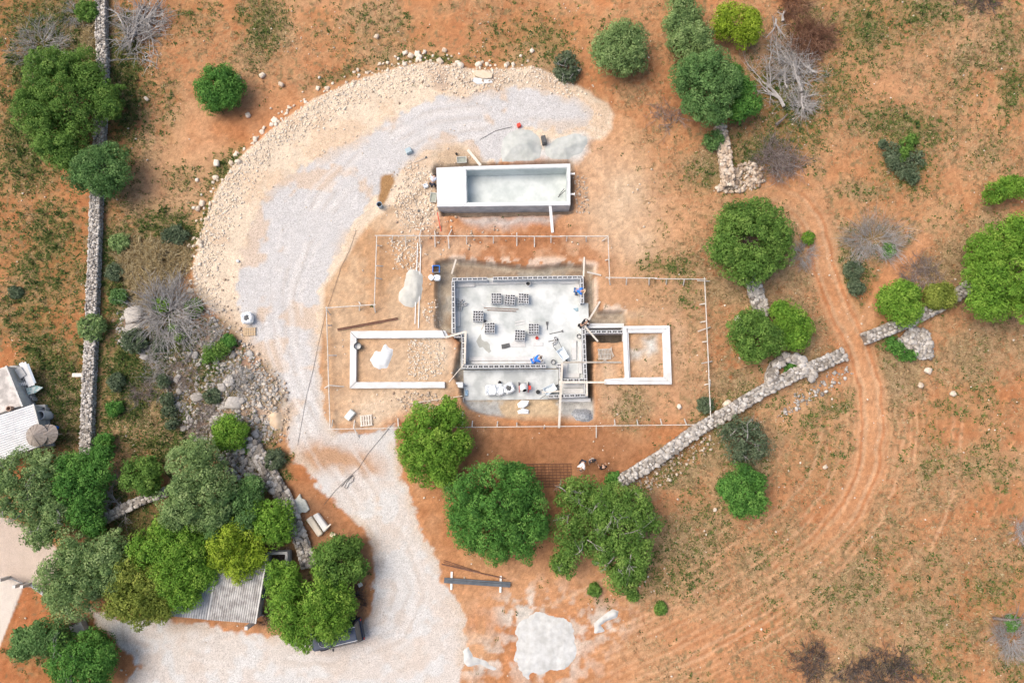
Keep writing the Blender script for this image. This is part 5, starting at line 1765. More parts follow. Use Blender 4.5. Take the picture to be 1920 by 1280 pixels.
def leaf_cloud(cen, rad, per, size, r, zsq=.8, spread=.9):
    """leaf quads on clumps: cen (N,3), rad (N,), returns verts, faces, tone"""
    n = len(cen)
    N = n * per
    d = r.normal(0, 1, (N, 3))
    d[:, 2] = np.abs(d[:, 2]) * 1.0 - .25
    d /= np.linalg.norm(d, axis=1, keepdims=True)
    rho = (.62 + .42 * r.random(N) ** .8)[:, None]
    c = np.repeat(cen, per, 0) + d * rho * np.repeat(rad, per)[:, None] * np.array([1, 1, zsq])
    nrm = d * 1.0 + r.normal(0, .42, (N, 3)) + np.array([0, 0, .25])
    nrm /= np.linalg.norm(nrm, axis=1, keepdims=True)
    t = np.cross(nrm, r.normal(0, 1, (N, 3)))
    t /= np.linalg.norm(t, axis=1, keepdims=True) + 1e-9
    bt = np.cross(nrm, t)
    L = (size * r.uniform(.7, 1.35, N))[:, None]
    w = L * .42
    v = np.stack([c - t * L * .5, c + bt * w * .5 - t * L * .05, c + t * L * .5, c - bt * w * .5 - t * L * .05], 1).reshape(-1, 3)
    f = np.arange(N * 4).reshape(-1, 4)
    tone = np.clip(np.repeat(np.clip(r.normal(.5, .19, n), .05, .95), per) + r.normal(0, .15, N), 0, 1)
    return v, f, np.repeat(tone, 4)


def crown_clumps(lobes, r, rc, dens=1.0):
    """clump centres over the upper skin of a set of ellipsoid lobes (cx,cy,cz,rx,ry,rz)"""
    out, rad = [], []
    for k, (cx, cy, cz, rx, ry, rz) in enumerate(lobes):
        n = int(dens * 2.6 * math.pi * rx * ry / (rc * rc) * .44) + 6
        i_ = np.arange(n) + .5
        cz_ = 1 - 1.45 * i_ / n
        ph = i_ * 2.399963 + r.uniform(0, 6.28)
        sr = np.sqrt(np.clip(1 - cz_ ** 2, 0, 1))
        d = np.stack([sr * np.cos(ph), sr * np.sin(ph), cz_], 1) + r.normal(0, .09, (n, 3))
        d /= np.linalg.norm(d, axis=1, keepdims=True)
        s = r.uniform(.80, 1.08, (n, 1))
        p = np.array([cx, cy, cz]) + d * s * np.array([rx, ry, rz])
        keep = np.ones(n, bool)
        for j, (ax, ay, az, bx, by, bz) in enumerate(lobes):
            if j != k:
                keep &= (((p - np.array([ax, ay, az])) / np.array([bx, by, bz])) ** 2).sum(1) > .62
        out.append(p[keep])
        rad.append(rc * r.uniform(.7, 1.3, keep.sum()))
    return np.concatenate(out), np.concatenate(rad)


def branch(m, p, d, L, rad, depth, r, bend=.35, kids=3, flat=1.0, pts=4, n=5):
    P = [Vector(p)]
    d = Vector(d).normalized()
    for i in range(pts):
        d = (d + Vector((r.gauss(0, bend), r.gauss(0, bend), r.gauss(0, bend) * flat))).normalized()
        P.append(P[-1] + d * (L / pts))
    R = [rad * (1 - .65 * i / pts) for i in range(pts + 1)]
    m.tube(P, R, n if depth else 4, cap=True)
    if depth > 0:
        for k in range(kids):
            i = r.randint(1, pts)
            dd = (d + Vector((r.gauss(0, .8), r.gauss(0, .8), r.gauss(0, .8) * flat))).normalized()
            branch(m, P[i], dd, L * r.uniform(.45, .75), R[i] * .65, depth - 1, r, bend, kids, flat, max(2, pts - 1), n)


def tree(label, px, py, rpx, pal, seed, h=None, lobes=None, rc=.43, size=.16, dens=1.0, per=95, name='tree', cat='tree', group=None, bare=0, squash=1.0, n_side=6, trunk=True, rag=.16):
    """(px, py) crown centre and rpx crown radius in plan px"""
    r = np.random.default_rng(seed)
    rr_ = random.Random(seed)
    R = rpx * MPP
    h = h or min(5.2, 1.5 * R)
    zc = h * .5
    base = G(px, py, zc)
    gx, gy = base.x, base.y
    g0 = float(gz(gx, gy))
    root = empty(name, (gx, gy, g0), label, cat, group)
    if lobes is None:
        L = [(0, 0, zc, R * .80, R * .80 * squash, h * .44)]
        a0 = r.uniform(0, 6.28)
        for k in range(n_side):
            a = a0 + k * 6.28 / n_side + r.normal(0, .25)
            q = R * r.uniform(.48, .60)
            s = R * r.uniform(.38, .52)
            L.append((math.cos(a) * q, math.sin(a) * q * squash, zc * r.uniform(.75, 1.15), s, s * r.uniform(.85, 1.1), h * r.uniform(.28, .40)))
    else:
        L = []
        for lx, ly, lr in lobes:
            q = G(lx, ly, zc)
            s = lr * MPP
            L.append((q.x - gx, q.y - gy, zc * r.uniform(.85, 1.15), s, s * r.uniform(.9, 1.1), min(h * .46, s * .95)))
    L = [(a[0], a[1], a[2], max(a[3] - rc * .55, .2), max(a[4] - rc * .55, .2), max(a[5] - rc * .4, .2)) for a in L]
    cen, rad = crown_clumps(L, r, rc, dens)
    if rag:
        q = vnoise(cen[:, 0] * .9 + seed, cen[:, 1] * .9, 3) + r.normal(0, .1, len(cen))
        keep = q > np.quantile(q, rag)
        cen, rad = cen[keep], rad[keep]
        sel = r.random(len(cen)) < .10          # sprays that stick out of the outline
        out = cen[sel] * np.array([1.10, 1.10, 1.0])
        cen, rad = np.concatenate([cen, out]), np.concatenate([rad, rad[sel] * .6])
    v, f, t = leaf_cloud(cen, rad, per, size, r)
    # loose inner foliage so the middle is not hollow
    m_in = max(20, int(len(cen) * 1.1))
    k = r.integers(0, len(L), m_in)
    LL = np.array(L)
    u = r.normal(0, 1, (m_in, 3))
    u /= np.linalg.norm(u, axis=1, keepdims=True)
    ci = LL[k, :3] + u * (.35 + .42 * r.random((m_in, 1))) * LL[k, 3:]
    v2, f2, t2 = leaf_cloud(ci, np.full(m_in, rc * 1.25), int(per * .55), size * 1.7, r)
    V = np.concatenate([v, v2])
    V[:, 2] = np.maximum(V[:, 2], .05)
    link('crown', np_mesh('crown', V, np.concatenate([f, f2 + len(v)]), np.concatenate([t, t2 * .8])), LEAF[pal], root)  # inner leaves toned darker, painting in the shade within the crown
    if trunk:
        m = MB()
        o = Vector((gx, gy, g0 - .1))
        m.tube([o, o + Vector((.05, .03, h * .2)), o + Vector((.02, .08, h * .42))], [.10 + R * .05, .08 + R * .04, .05 + R * .03], 8)
        for lx, ly, lz, sx, sy, sz in L[1:] if len(L) > 1 else L:
            q = Vector((gx + lx, gy + ly, g0 + lz))
            m.tube([o + Vector((.02, .06, h * .3)), (o + Vector((0, 0, h * .3))).lerp(q, .5) + Vector((0, 0, .15)), q], [.03 + R * .025, .03 + R * .015, .02], 6)
        m.build('trunk', m_bark, root)
    if bare:
        for k in range(bare):
            m = MB()
            l = LL[k % len(L)]
            a = rr_.uniform(0, 6.28)
            q = Vector((gx + l[0], gy + l[1], g0 + l[2] + l[5] * .45))
            branch(m, q, (math.cos(a), math.sin(a), .45), l[3] * .95, .05, 2, rr_, .22, 3, .6)
            m.build('bare_branch', m_grey_wood, root)
    return root


TREES = [
    # label, px, py, r, palette, kwargs
    ('large dark spreading tree on the far left field beside the long wall', 125, 205, 90, 'carob', dict(lobes=[(110, 150, 58), (140, 130, 50), (80, 215, 50), (130, 210, 62), (108, 265, 48), (65, 190, 30), (190, 185, 38), (205, 200, 22), (122, 292, 28), (165, 150, 34)], h=4.6)),
    ('rounded blue green tree standing against the long left wall, below the big dark tree', 189, 320, 64, 'blue', dict(squash=.85, size=.14)),
    ('small round dark green tree alone on orange soil, upper left', 413, 167, 52, 'deep', dict(h=2.9)),
    ('round pale olive tree alone at the top, right of the grey shrub', 1166, 93, 61, 'olive', dict(size=.15)),
    ('greyish olive tree cut by the top edge, left of the yellow green one', 1276, 30, 40, 'olive', dict(lobes=[(1275, 10, 30), (1265, 48, 28), (1295, 30, 26)], size=.15)),
    ('light olive tree between the greyish one above and the big tree below', 1294, 82, 46, 'olive', dict(size=.15)),
    ('big rounded green tree over the upper end of the short warm wall', 1322, 163, 74, 'blue', dict(lobes=[(1315, 150, 50), (1290, 150, 36), (1350, 160, 40), (1330, 195, 42), (1300, 190, 30), (1340, 125, 30), (1345, 215, 24)], h=4.6, size=.16)),
    ('darker green tree pressed against the right side of the big rounded one', 1394, 185, 42, 'deep', dict(lobes=[(1390, 165, 26), (1400, 195, 28), (1385, 210, 26), (1372, 140, 22)])),
    ('vivid yellow green tree near the top edge beside the pale fallen branches', 1384, 46, 51, 'lime', dict(size=.14)),
    ('large dense dark green tree right of the house beside the dirt track bend', 1405, 450, 84, 'carob', dict(n_side=8, h=4.6, rag=.08)),
    ('round mid green tree left of a brighter one, above the stone ring', 1416, 630, 51, 'carob', dict(h=3.2)),
    ('bright green irregular tree touching the right side of the round one above the stone ring', 1486, 607, 44, 'bright', dict(lobes=[(1480, 595, 30), (1500, 610, 26), (1470, 625, 26), (1492, 635, 22), (1462, 580, 18)], h=2.8)),
    ('bright rounded tree growing over the stone wall past the dirt track', 1691, 566, 46, 'bright', dict(h=2.8)),
    ('small olive yellow tree right of the bright one on the wall past the track', 1762, 556, 28, 'yellow', dict(h=2.0)),
    ('huge bright green tree cut by the right edge of the picture', 1885, 495, 90, 'bright', dict(lobes=[(1888, 445, 40), (1850, 475, 38), (1900, 500, 60), (1840, 520, 36), (1860, 555, 44), (1910, 560, 40), (1840, 570, 30), (1908, 432, 28)], h=4.8)),
    ('irregular bright green tree cut by the right edge above the huge one', 1882, 360, 40, 'bright', dict(lobes=[(1860, 365, 22), (1885, 352, 20), (1905, 356, 20), (1912, 343, 16)], h=2.4)),
    ('bright green tree at the lower left corner of the house below the boards', 812, 834, 73, 'bright', dict(lobes=[(800, 800, 40), (840, 800, 36), (775, 830, 36), (820, 840, 46), (855, 830, 32), (800, 870, 40), (830, 880, 30), (840, 775, 26)], h=4.2)),
    ('largest dense dark green tree in the lower middle, left of the straggly one', 930, 958, 96, 'deep', dict(lobes=[(920, 930, 62), (965, 920, 46), (880, 940, 44), (990, 960, 40), (930, 985, 58), (885, 990, 38), (970, 1005, 42), (935, 1025, 28), (1005, 990, 24), (865, 965, 28), (960, 888, 26)], h=5.0)),
    ('straggly half bare tree between the dense dark tree and its greener neighbour', 1085, 980, 66, 'carob', dict(lobes=[(1125, 975, 24), (1130, 935, 22), (1070, 930, 34), (1095, 920, 30), (1065, 990, 34), (1070, 1040, 34), (1100, 1010, 34), (1105, 960, 34), (1055, 1055, 22)], dens=.7, per=70, bare=12, h=3.8)),
    ('wide green tree with grey twigs showing, lower middle right of the straggly one', 1168, 995, 74, 'carob', dict(lobes=[(1150, 945, 42), (1185, 955, 38), (1205, 990, 36), (1160, 1000, 48), (1180, 1035, 40), (1150, 1040, 36), (1165, 1080, 30), (1190, 1075, 22), (1130, 950, 28)], dens=.8, bare=7, h=4.4)),
    ('lower one of two small trees below the broad wall, dark green', 1393, 921, 48, 'deep', dict(h=2.9)),
    ('grey green half bare shrubby tree just below the broad wall', 1396, 826, 48, 'grey', dict(dens=.6, per=48, bare=6, h=2.6)),
    ('small bright round tree beside the ruined grey wall and gravel track', 432, 812, 33, 'bright', dict(h=2.2, size=.14)),
    ('sprawling thin crowned tree in front of the old cottage, with grey limbs', 62, 915, 80, 'olive', dict(lobes=[(40, 890, 46), (85, 880, 40), (30, 930, 40), (80, 930, 40), (55, 955, 34), (100, 985, 30), (5, 900, 34), (75, 1000, 26), (110, 950, 24)], dens=.75, bare=9, h=4.4)),
    ('dense green tree right of the sprawling one, above the short wall', 160, 895, 52, 'deep', dict(lobes=[(150, 880, 36), (185, 885, 32), (140, 910, 32), (165, 930, 30), (155, 960, 30), (185, 860, 22), (175, 985, 20)], h=4.0)),
    ('small green tree above the short wall, right of the bare grey branches', 269, 893, 39, 'carob', dict(h=2.8)),
    ('tall rounded green tree at the head of the lower left grove', 370, 910, 76, 'olive', dict(lobes=[(365, 880, 52), (345, 920, 40), (395, 910, 44), (360, 950, 46), (335, 960, 30), (400, 960, 34), (375, 855, 28)], h=5.0)),
    ('dark greyish green tree behind the yellow green one in the lower left grove', 440, 958, 54, 'blue', dict(lobes=[(430, 950, 38), (460, 935, 32), (420, 985, 34), (455, 975, 34), (470, 910, 20)], h=3.6)),
    ('bright green tree right above the yellow green one, by the ruined wall', 512, 982, 46, 'bright', dict(lobes=[(520, 965, 30), (500, 985, 30), (525, 995, 26), (480, 960, 22), (470, 970, 20)], h=3.4)),
    ('yellow green tree leaning over the corrugated shed roof', 445, 1032, 55, 'lime', dict(lobes=[(430, 1020, 34), (465, 1025, 34), (415, 1040, 26), (450, 1055, 32), (480, 1045, 24), (440, 995, 24), (425, 1005, 22)], h=4.4)),
    ('large greyish green tree at the left of the lower grove, by the beige driveway', 160, 1068, 76, 'olive', dict(lobes=[(160, 1040, 50), (120, 1075, 40), (190, 1070, 42), (150, 1105, 44), (115, 1115, 28), (200, 1030, 36), (215, 1055, 24)], h=4.8)),
    ('yellowish green tree in the middle of the lower grove, over the white track', 268, 1100, 70, 'yellow', dict(lobes=[(250, 1060, 34), (240, 1100, 40), (285, 1100, 40), (265, 1135, 36), (230, 1130, 26), (300, 1135, 28)], h=4.4)),
    ('broad green tree of the lower grove left of the corrugated shed', 330, 1055, 72, 'bright', dict(lobes=[(290, 1025, 40), (340, 1030, 42), (370, 1060, 38), (330, 1075, 44), (385, 1080, 26), (310, 1000, 30), (365, 1010, 30), (350, 1110, 30)], h=4.6)),
    ('upper one of two dense trees beside the gravel track bend, dark', 638, 1052, 52, 'carob', dict(h=3.4)),
    ('large tree covering the front of the dark blue vehicle', 580, 1137, 78, 'bright', dict(lobes=[(580, 1120, 54), (540, 1110, 36), (620, 1115, 40), (550, 1150, 42), (610, 1156, 44), (575, 1175, 34), (600, 1178, 24), (628, 1166, 24), (530, 1085, 30), (635, 1135, 28)], h=4.4)),
    ('dark tree at the bottom left corner on red soil, right part of the clump', 150, 1235, 62, 'deep', dict(lobes=[(125, 1225, 36), (165, 1215, 34), (150, 1250, 40), (185, 1240, 34), (175, 1270, 34), (200, 1225, 20)], bare=3, h=3.8)),
    ('bluish green tree at the bottom left corner on red soil, left part of the clump', 80, 1205, 52, 'blue', dict(lobes=[(95, 1190, 34), (60, 1200, 22), (42, 1195, 18), (40, 1220, 20), (110, 1205, 26), (75, 1185, 22)], h=3.2)),
]
for i, (lab, px, py, rp, pal, kw) in enumerate(TREES):
    tree(lab, px, py, rp, pal, 200 + i, **kw)

SHRUBS = [
    ('pale green round shrub growing on the long left wall', 172, 614, 29, 'olive', dict(h=1.4)),
    ('wispy grey shrub at the top right end of the limestone bank', 1063, 128, 32, 'grey', dict(dens=.5, bare=5, h=1.5, squash=1.2)),
    ('small bluish bush beside the short warm wall', 1339, 263, 22, 'blue', dict(h=1.2)),
    ('spiky green grass clump at the outcrop beside the gravel track, lower left of it', 400, 662, 24, 'carob', dict(h=.8, lobes=[(395, 665, 20), (415, 655, 16)])),
    ('small spiky green clump just right of the larger one by the gravel track', 427, 640, 14, 'deep', dict(h=.7)),
    ('dark shrub below the pale slab of the outcrop', 253, 638, 26, 'grey', dict(h=1.2)),
    ('small dark shrub right of the larger one below the outcrop slab', 299, 646, 14, 'grey', dict(h=.8)),
    ('shrub left of the bare grey bush above the outcrop', 222, 558, 18, 'blue', dict(h=.9)),
    ('bluish shrub in the middle of the weeds between the wall and outcrop', 218, 716, 18, 'grey', dict(h=.9)),
    ('olive shrub over the lower middle of the outcrop', 398, 742, 16, 'grey', dict(h=.8)),
    ('small olive shrub at the foot of the outcrop above the ruined wall', 455, 838, 15, 'carob', dict(h=.6)),
    ('low olive shrub between tan bush and left wall, upper', 222, 455, 22, 'olive', dict(h=.8)),
    ('low grey shrub between tan bush and left wall, lower', 215, 510, 20, 'grey', dict(h=.8)),
    ('dark scrub above the tan bush beside the bank', 330, 440, 28, 'grey', dict(h=.8, squash=.6)),
    ('dark shrub low in the weeds between the wall and outcrop', 214, 766, 15, 'deep', dict(h=.8)),
    ('tall narrow dark shrub along the left edge of the outcrop', 317, 765, 18, 'grey', dict(h=1.0, lobes=[(315, 750, 14), (318, 772, 15), (322, 795, 12), (305, 715, 14)])),
    ('low dark bush beside the rubble heap past the dirt track', 1688, 656, 24, 'deep', dict(h=.9, lobes=[(1675, 645, 16), (1692, 660, 18), (1708, 664, 13)])),
    ('leafy green plant filling the stone ring', 1484, 694, 15, 'deep', dict(h=.4)),
    ('bright bush among white flowers on the upper right field', 1700, 277, 22, 'carob', dict(h=1.1, lobes=[(1700, 272, 15), (1692, 290, 14), (1710, 262, 12)])),
    ('sprawling grey green shrub dotted with white flowers on the upper right field', 1695, 302, 42, 'grey', dict(h=.8, dens=.5, lobes=[(1670, 285, 20), (1715, 300, 22), (1700, 325, 22), (1675, 305, 18), (1712, 335, 14), (1655, 270, 10)])),
    ('dark bush beside the side branch of the dirt track, upper one', 1600, 506, 20, 'grey', dict(h=.8)),
    ('dark bush beside the side branch of the dirt track, lower one', 1605, 538, 17, 'grey', dict(h=.8)),
    ('small green bush behind the bare grey bush beyond the track', 1665, 470, 13, 'deep', dict(h=.7)),
    ('bright leafy sprig at the right edge of the large dark tree by the track bend', 1516, 446, 10, 'bright', dict(h=.8, dens=.4)),
    ('greenish yellow leafy patch on the bare grey bush, upper', 302, 572, 17, 'bright', dict(h=1.0)),
    ('greenish yellow leafy patch on the bare grey bush, lower', 333, 628, 14, 'bright', dict(h=1.0, lobes=[(325, 615, 10), (336, 632, 11)])),
    ('dark bush between the bare grey bush and the limestone bank', 362, 577, 20, 'carob', dict(h=.9)),
    ('dark shrub at the bottom end of the long left wall', 196, 832, 22, 'deep', dict(h=1.1)),
    ('small bushy plant at the foot of the bright green tree, lower right', 848, 905, 20, 'olive', dict(h=.9)),
    ('dark bush at the end of the broad stone wall', 1148, 897, 13, 'deep', dict(h=.8)),
    ('little dark bush on open orange soil below the wide green tree', 1238, 1140, 9, 'carob', dict(h=.35, dens=.45)),
    ('small green bush directly below the straggly tree', 1115, 1106, 11, 'carob', dict(h=.35, dens=.4)),
    ('little green bush right of the one below the straggly tree', 1186, 1115, 9, 'carob', dict(h=.35, dens=.45)),
    ('dark shrub beside the ruined wall below the tan sand heap', 515, 860, 20, 'grey', dict(h=.9)),
    ('low green clump on the upper left side of the dirt track by the boards corner', 1322, 760, 16, 'grey', dict(h=.6)),
    ('dark green bush near the bottom right bare brush', 1898, 1168, 13, 'deep', dict(h=.6)),
    ('small weedy bush on the far left field below the big dark tree', 30, 548, 12, 'grey', dict(h=.4, dens=.45)),
    ('dark bush at the top edge between wall and pale fallen tree', 165, 20, 26, 'carob', dict(h=1.3)),
]
for i, (lab, px, py, rp, pal, kw) in enumerate(SHRUBS):
    tree(lab, px, py, rp, pal, 400 + i, **{**dict(rc=.20, size=.14, per=30, name='shrub', cat='shrub', n_side=8, dens=.6, rag=.25), **kw})

# ------------------------------------------------------------------ dry brush and fallen branches
def twigs(label, px, py, rx, ry, n, L, material, seed, name='brush_pile', cat='brush', rad=.014, h=.5, fan=False, sub=6, curl=.36):
    """a heap (or fan) of fine three sided twigs, all one mesh"""
    r = np.random.default_rng(seed)
    a = r.uniform(0, 6.28, n)
    q = np.sqrt(r.random(n)) * (.55 if fan else 1.0) * (1 + .25 * np.sin(3 * a + seed))
    x, y = ground_px(px + np.cos(a) * q * rx, py - np.sin(a) * q * ry)
    g0 = gz(x, y)
    z = g0 + h * (r.random(n) * (1 - .7 * np.clip(q, 0, 1)) if not fan else .3 + .3 * r.random(n))
    b_ = (a + r.normal(0, .65, n)) if fan else r.uniform(0, 6.28, n)
    el = r.uniform(.0, .5, n) if fan else r.uniform(-.25, .45, n)
    ll = L * r.uniform(.5, 1.35, n) * ((.55 + .45 * np.abs(np.sin(b_ * 2.5 + seed))) if fan else 1)
    p0 = np.stack([x, y, z], -1)
    d0 = np.stack([np.cos(b_) * np.cos(el), np.sin(b_) * np.cos(el), np.sin(el)], -1)
    R0 = rad * r.uniform(.7, 1.5, n)
    P, D, LL, RR = [p0], [d0], [ll], [R0]
    for k in range(sub):                      # side twigs
        t = r.uniform(.25, .95, n)[:, None]
        P.append(p0 + d0 * ll[:, None] * t)
        dd = d0 + r.normal(0, .55, (n, 3)) * np.array([1, 1, .5])
        D.append(dd / np.linalg.norm(dd, axis=1, keepdims=True))
        LL.append(ll * r.uniform(.25, .6, n))
        RR.append(R0 * .6)
    p, d, ll, R0 = np.concatenate(P), np.concatenate(D), np.concatenate(LL), np.concatenate(RR)
    m_ = len(p)
    bend = r.normal(0, curl, (m_, 3)) * np.array([1, 1, .5])
    u = np.cross(d, np.array([.1, .2, 1.0]))
    u /= np.linalg.norm(u, axis=1, keepdims=True)
    w = np.cross(d, u)
    rings = []
    for t, s in ((0, 1.0), (.55, .75), (1.0, .25)):
        c = p + d * (ll * t)[:, None] + bend * (ll * t * t)[:, None]
        c[:, 2] = np.maximum(c[:, 2], np.repeat(g0[None], sub + 1, 0).ravel() - .02)
        for k in range(3):
            an = 2.094 * k
            rings.append(c + (u * math.cos(an) + w * math.sin(an)) * (R0 * s)[:, None])
    v = np.stack(rings, 1).reshape(-1, 3)
    base = (np.arange(m_) * 9)[:, None, None]
    f = np.array([[i * 3 + k, i * 3 + (k + 1) % 3, i * 3 + 3 + (k + 1) % 3, i * 3 + 3 + k] for i in range(2) for k in range(3)])
    o = G(px, py)
    tone = np.repeat(np.clip(r.normal(.5, .25, m_), 0, 1), 9)
    return tag(link(name, np_mesh(name, v - np.array(o), (f[None] + base).reshape(-1, 4), tone), material, None, o), label, cat)


def brush(label, px, py, rx, ry, n, L, material, seed, h=.5, rad=.02, name='brush_pile', cat='brush', depth=1, kids=4, radial=False, ang=None):
    r = random.Random(seed)
    m = MB()
    for k in range(n):
        a = r.uniform(0, 6.28)
        q = math.sqrt(r.random())
        u, v = px + math.cos(a) * q * rx, py + math.sin(a) * q * ry
        if radial:
            u, v = px + math.cos(a) * q * rx * .25, py + math.sin(a) * q * ry * .25
            d = (math.cos(a), -math.sin(a), r.uniform(.1, .7))
        else:
            b_ = r.uniform(0, 6.28) if ang is None else ang + r.gauss(0, .5)
            d = (math.cos(b_), math.sin(b_), r.uniform(-.1, .35))
        branch(m, G(u, v, r.uniform(.02, h * (1 - q * .7) if not radial else .15)), d, L * r.uniform(.6, 1.3), 1.35 * rad * r.uniform(.7, 1.4), depth, r, .2, kids, .5, 4, 4)
    g = G(px, py)
    return tag(m.build(name, material, origin=g), label, cat)


T_GREY = tone_mat('grey_twigs', [(0, (.22, .20, .185)), (.5, (.38, .36, .34)), (1, (.54, .52, .50))], 3, 0)
T_TAN = tone_mat('tan_twigs', [(0, (.22, .15, .06)), (.5, (.42, .32, .16)), (1, (.62, .53, .34))], 3, 0)
T_RED = tone_mat('red_brown_twigs', [(0, (.09, .04, .025)), (.5, (.20, .10, .06)), (1, (.36, .21, .14))], 3, 0)
T_DARK = tone_mat('dark_twigs', [(0, (.035, .028, .028)), (.5, (.10, .08, .07)), (1, (.26, .21, .18))], 3, 0)
T_MAUVE = tone_mat('mauve_grey_twigs', [(0, (.12, .09, .08)), (.5, (.25, .20, .18)), (1, (.44, .38, .34))], 3, 0)
m_tan = mat('dry_tan_twigs', (.44, .34, .18), (.62, .51, .31), 5, .9)
m_redbr = mat('reddish_twigs', (.17, .085, .055), (.28, .15, .10), 5, .9)
m_dkbr = mat('dark_brush', (.075, .055, .05), (.16, .125, .11), 5, .9)
m_purple = mat('grey_brown_twigs', (.20, .165, .15), (.34, .29, .265), 5, .9)
for a in [
    ('bare grey shrub fanned over the pale outcrop slab', 325, 590, 60, 52, 200, 2.0, T_GREY, 1, 'bare_shrub', 'bare shrub', .022, 1.3, True),
    ('second grey bare shrub right above the upper outcrop, toward the bank', 325, 555, 30, 30, 60, 1.1, T_GREY, 71, 'bare_shrub', 'bare shrub', .016, 1.2, True),
    ('spreading bare grey bush on the far left field above the big dark tree', 72, 80, 45, 45, 110, 1.7, T_GREY, 2, 'bare_shrub', 'bare shrub', .017, .7, True),
    ('bare grey twigs at the top edge left of the long wall', 135, 18, 30, 22, 50, 1.0, T_GREY, 3, 'bare_shrub', 'bare shrub', .015, .6, True),
    ('bare grey bush beyond the dirt track, left of the side track', 1632, 452, 60, 34, 220, 1.5, T_GREY, 4, 'bare_shrub', 'bare shrub', .012, .7, True),
    ('grey twiggy shrub at the right foot of the large dark tree by the bend', 1503, 478, 22, 30, 90, .9, T_GREY, 5, 'bare_shrub', 'bare shrub', .012, .6, True),
    ('small pile of grey twigs on orange soil left of the big rounded tree', 1250, 222, 28, 24, 60, .9, T_MAUVE, 6, 'brush_pile', 'brush', .016, .4, False),
    ('big heap of reddish brown brushwood at the upper right', 1517, 78, 40, 32, 420, 1.0, T_RED, 7, 'brush_pile', 'brush', .018, 1.1, False),
    ('reddish brush running off the top edge above the big brushwood heap', 1488, 14, 26, 26, 190, .8, T_RED, 8, 'brush_pile', 'brush', .016, .8, False),
    ('grey brown pile of long dry branches beside the warm rubble heap', 1458, 302, 40, 28, 220, 1.3, T_MAUVE, 9, 'brush_pile', 'brush', .018, .9, False),
    ('dark burnt looking brush sprawling along the bottom edge, right', 1650, 1258, 74, 36, 420, .8, T_DARK, 10, 'brush_pile', 'brush', .015, .4, False),
    ('smaller dark brush left of the sprawling one at the bottom edge', 1520, 1240, 32, 40, 200, .7, T_DARK, 11, 'brush_pile', 'brush', .014, .35, False),
    ('dark brown brush at the top right edge', 1835, 6, 42, 16, 160, .7, T_DARK, 12, 'brush_pile', 'brush', .014, .3, False),
    ('grey bare bush with a dark log at the bottom right corner', 1895, 1195, 36, 32, 200, 1.1, T_GREY, 13, 'bare_shrub', 'bare shrub', .013, .5, True),
    ('small grey brush cut by the right edge above the bottom corner', 1915, 990, 16, 18, 80, .6, T_GREY, 14, 'brush_pile', 'brush', .013, .3, False),
    ('grey tangle of dry stems right of the side track', 1725, 512, 34, 26, 180, .8, T_MAUVE, 15, 'brush_pile', 'brush', .012, .4, False),
    ('pile of dark sticks beside the round tree by the track bend', 665, 1118, 18, 16, 90, .6, T_DARK, 16, 'brush_pile', 'brush', .016, .35, False),
    ('dry twigs in the roofless stone pen beside the shed', 524, 1060, 16, 20, 110, .6, T_MAUVE, 17, 'brush_pile', 'brush', .014, .3, False),
    ('dark twigs at the lower corner of the shed', 503, 1158, 10, 14, 60, .5, T_DARK, 18, 'brush_pile', 'brush', .014, .3, False),
    ('large tan bush of dry stems between the left wall and the limestone bank', 282, 500, 66, 62, 2600, .50, T_TAN, 19, 'dry_bush', 'dry bush', .021, 1.0, False),
    ('tan dry grass thicket against the upper left of the long wall', 160, 68, 16, 42, 600, .45, T_TAN, 20, 'dry_bush', 'dry bush', .020, .6, False),
    ('grey dry stems low in the weeds left of the outcrop', 270, 735, 28, 26, 150, .6, T_MAUVE, 21, 'brush_pile', 'brush', .012, .3, False),
    ('grey brush over the middle of the outcrop below the spiky clump', 440, 715, 34, 30, 130, .6, T_GREY, 28, 'brush_pile', 'brush', .012, .6, False),
    ('mauve dry stems over the lower end of the outcrop', 390, 790, 40, 30, 170, .6, T_MAUVE, 29, 'brush_pile', 'brush', .012, .5, False),
    ('grey stems over the left edge of the outcrop beside the weeds', 300, 690, 20, 50, 150, .6, T_GREY, 30, 'brush_pile', 'brush', .012, .5, False),
    ('tangled dry stems over the lower outcrop rocks', 345, 700, 30, 40, 160, .6, T_MAUVE, 22, 'brush_pile', 'brush', .012, .6, False),
    ('tangled grey stems at the right side of the upper outcrop', 400, 640, 30, 30, 130, .6, T_GREY, 23, 'brush_pile', 'brush', .012, .7, False),
    ('tangle of pale dead branches under the top left fallen tree', 256, 45, 34, 48, 110, 1.5, T_GREY, 25, 'brush_pile', 'brush', .032, .6, False),
    ('tangle of pale dead twigs between the two bleached fallen trees', 1484, 140, 34, 50, 170, 1.2, T_GREY, 26, 'brush_pile', 'brush', .022, .6, False),
    ('fan of pale dead twigs below the right bleached fallen tree', 1500, 200, 16, 18, 60, 1.0, T_GREY, 27, 'brush_pile', 'brush', .018, .5, True),
    ('reddish brown root ball at the end of the top left fallen tree', 256, 60, 12, 10, 60, .45, T_RED, 24, 'root_ball', 'root ball', .016, .3, False),
]:
    lab, px, py, rx, ry, n, L, mt, sd, nm, ct, rad, h, fan = a
    twigs(lab, px, py, rx, ry, n, L, mt, sd, nm, ct, rad, h, fan)


def fallen(label, px, py, dx, dy, L, rad, seed, kids=4, depth=3, material=m_grey_wood, h=.35, bend=.16):
    r = random.Random(seed)
    m = MB()
    branch(m, G(px, py, h), (dx, -dy, .06), L, rad, depth, r, bend, kids, .35, 5, 6)
    return _fin(m, label, px, py)


def _fin(m, label, px, py):
    return tag(m.build('fallen_branch', m_dark_wood if label.startswith('dark') else m_grey_wood, origin=G(px, py)), label, 'fallen branch')


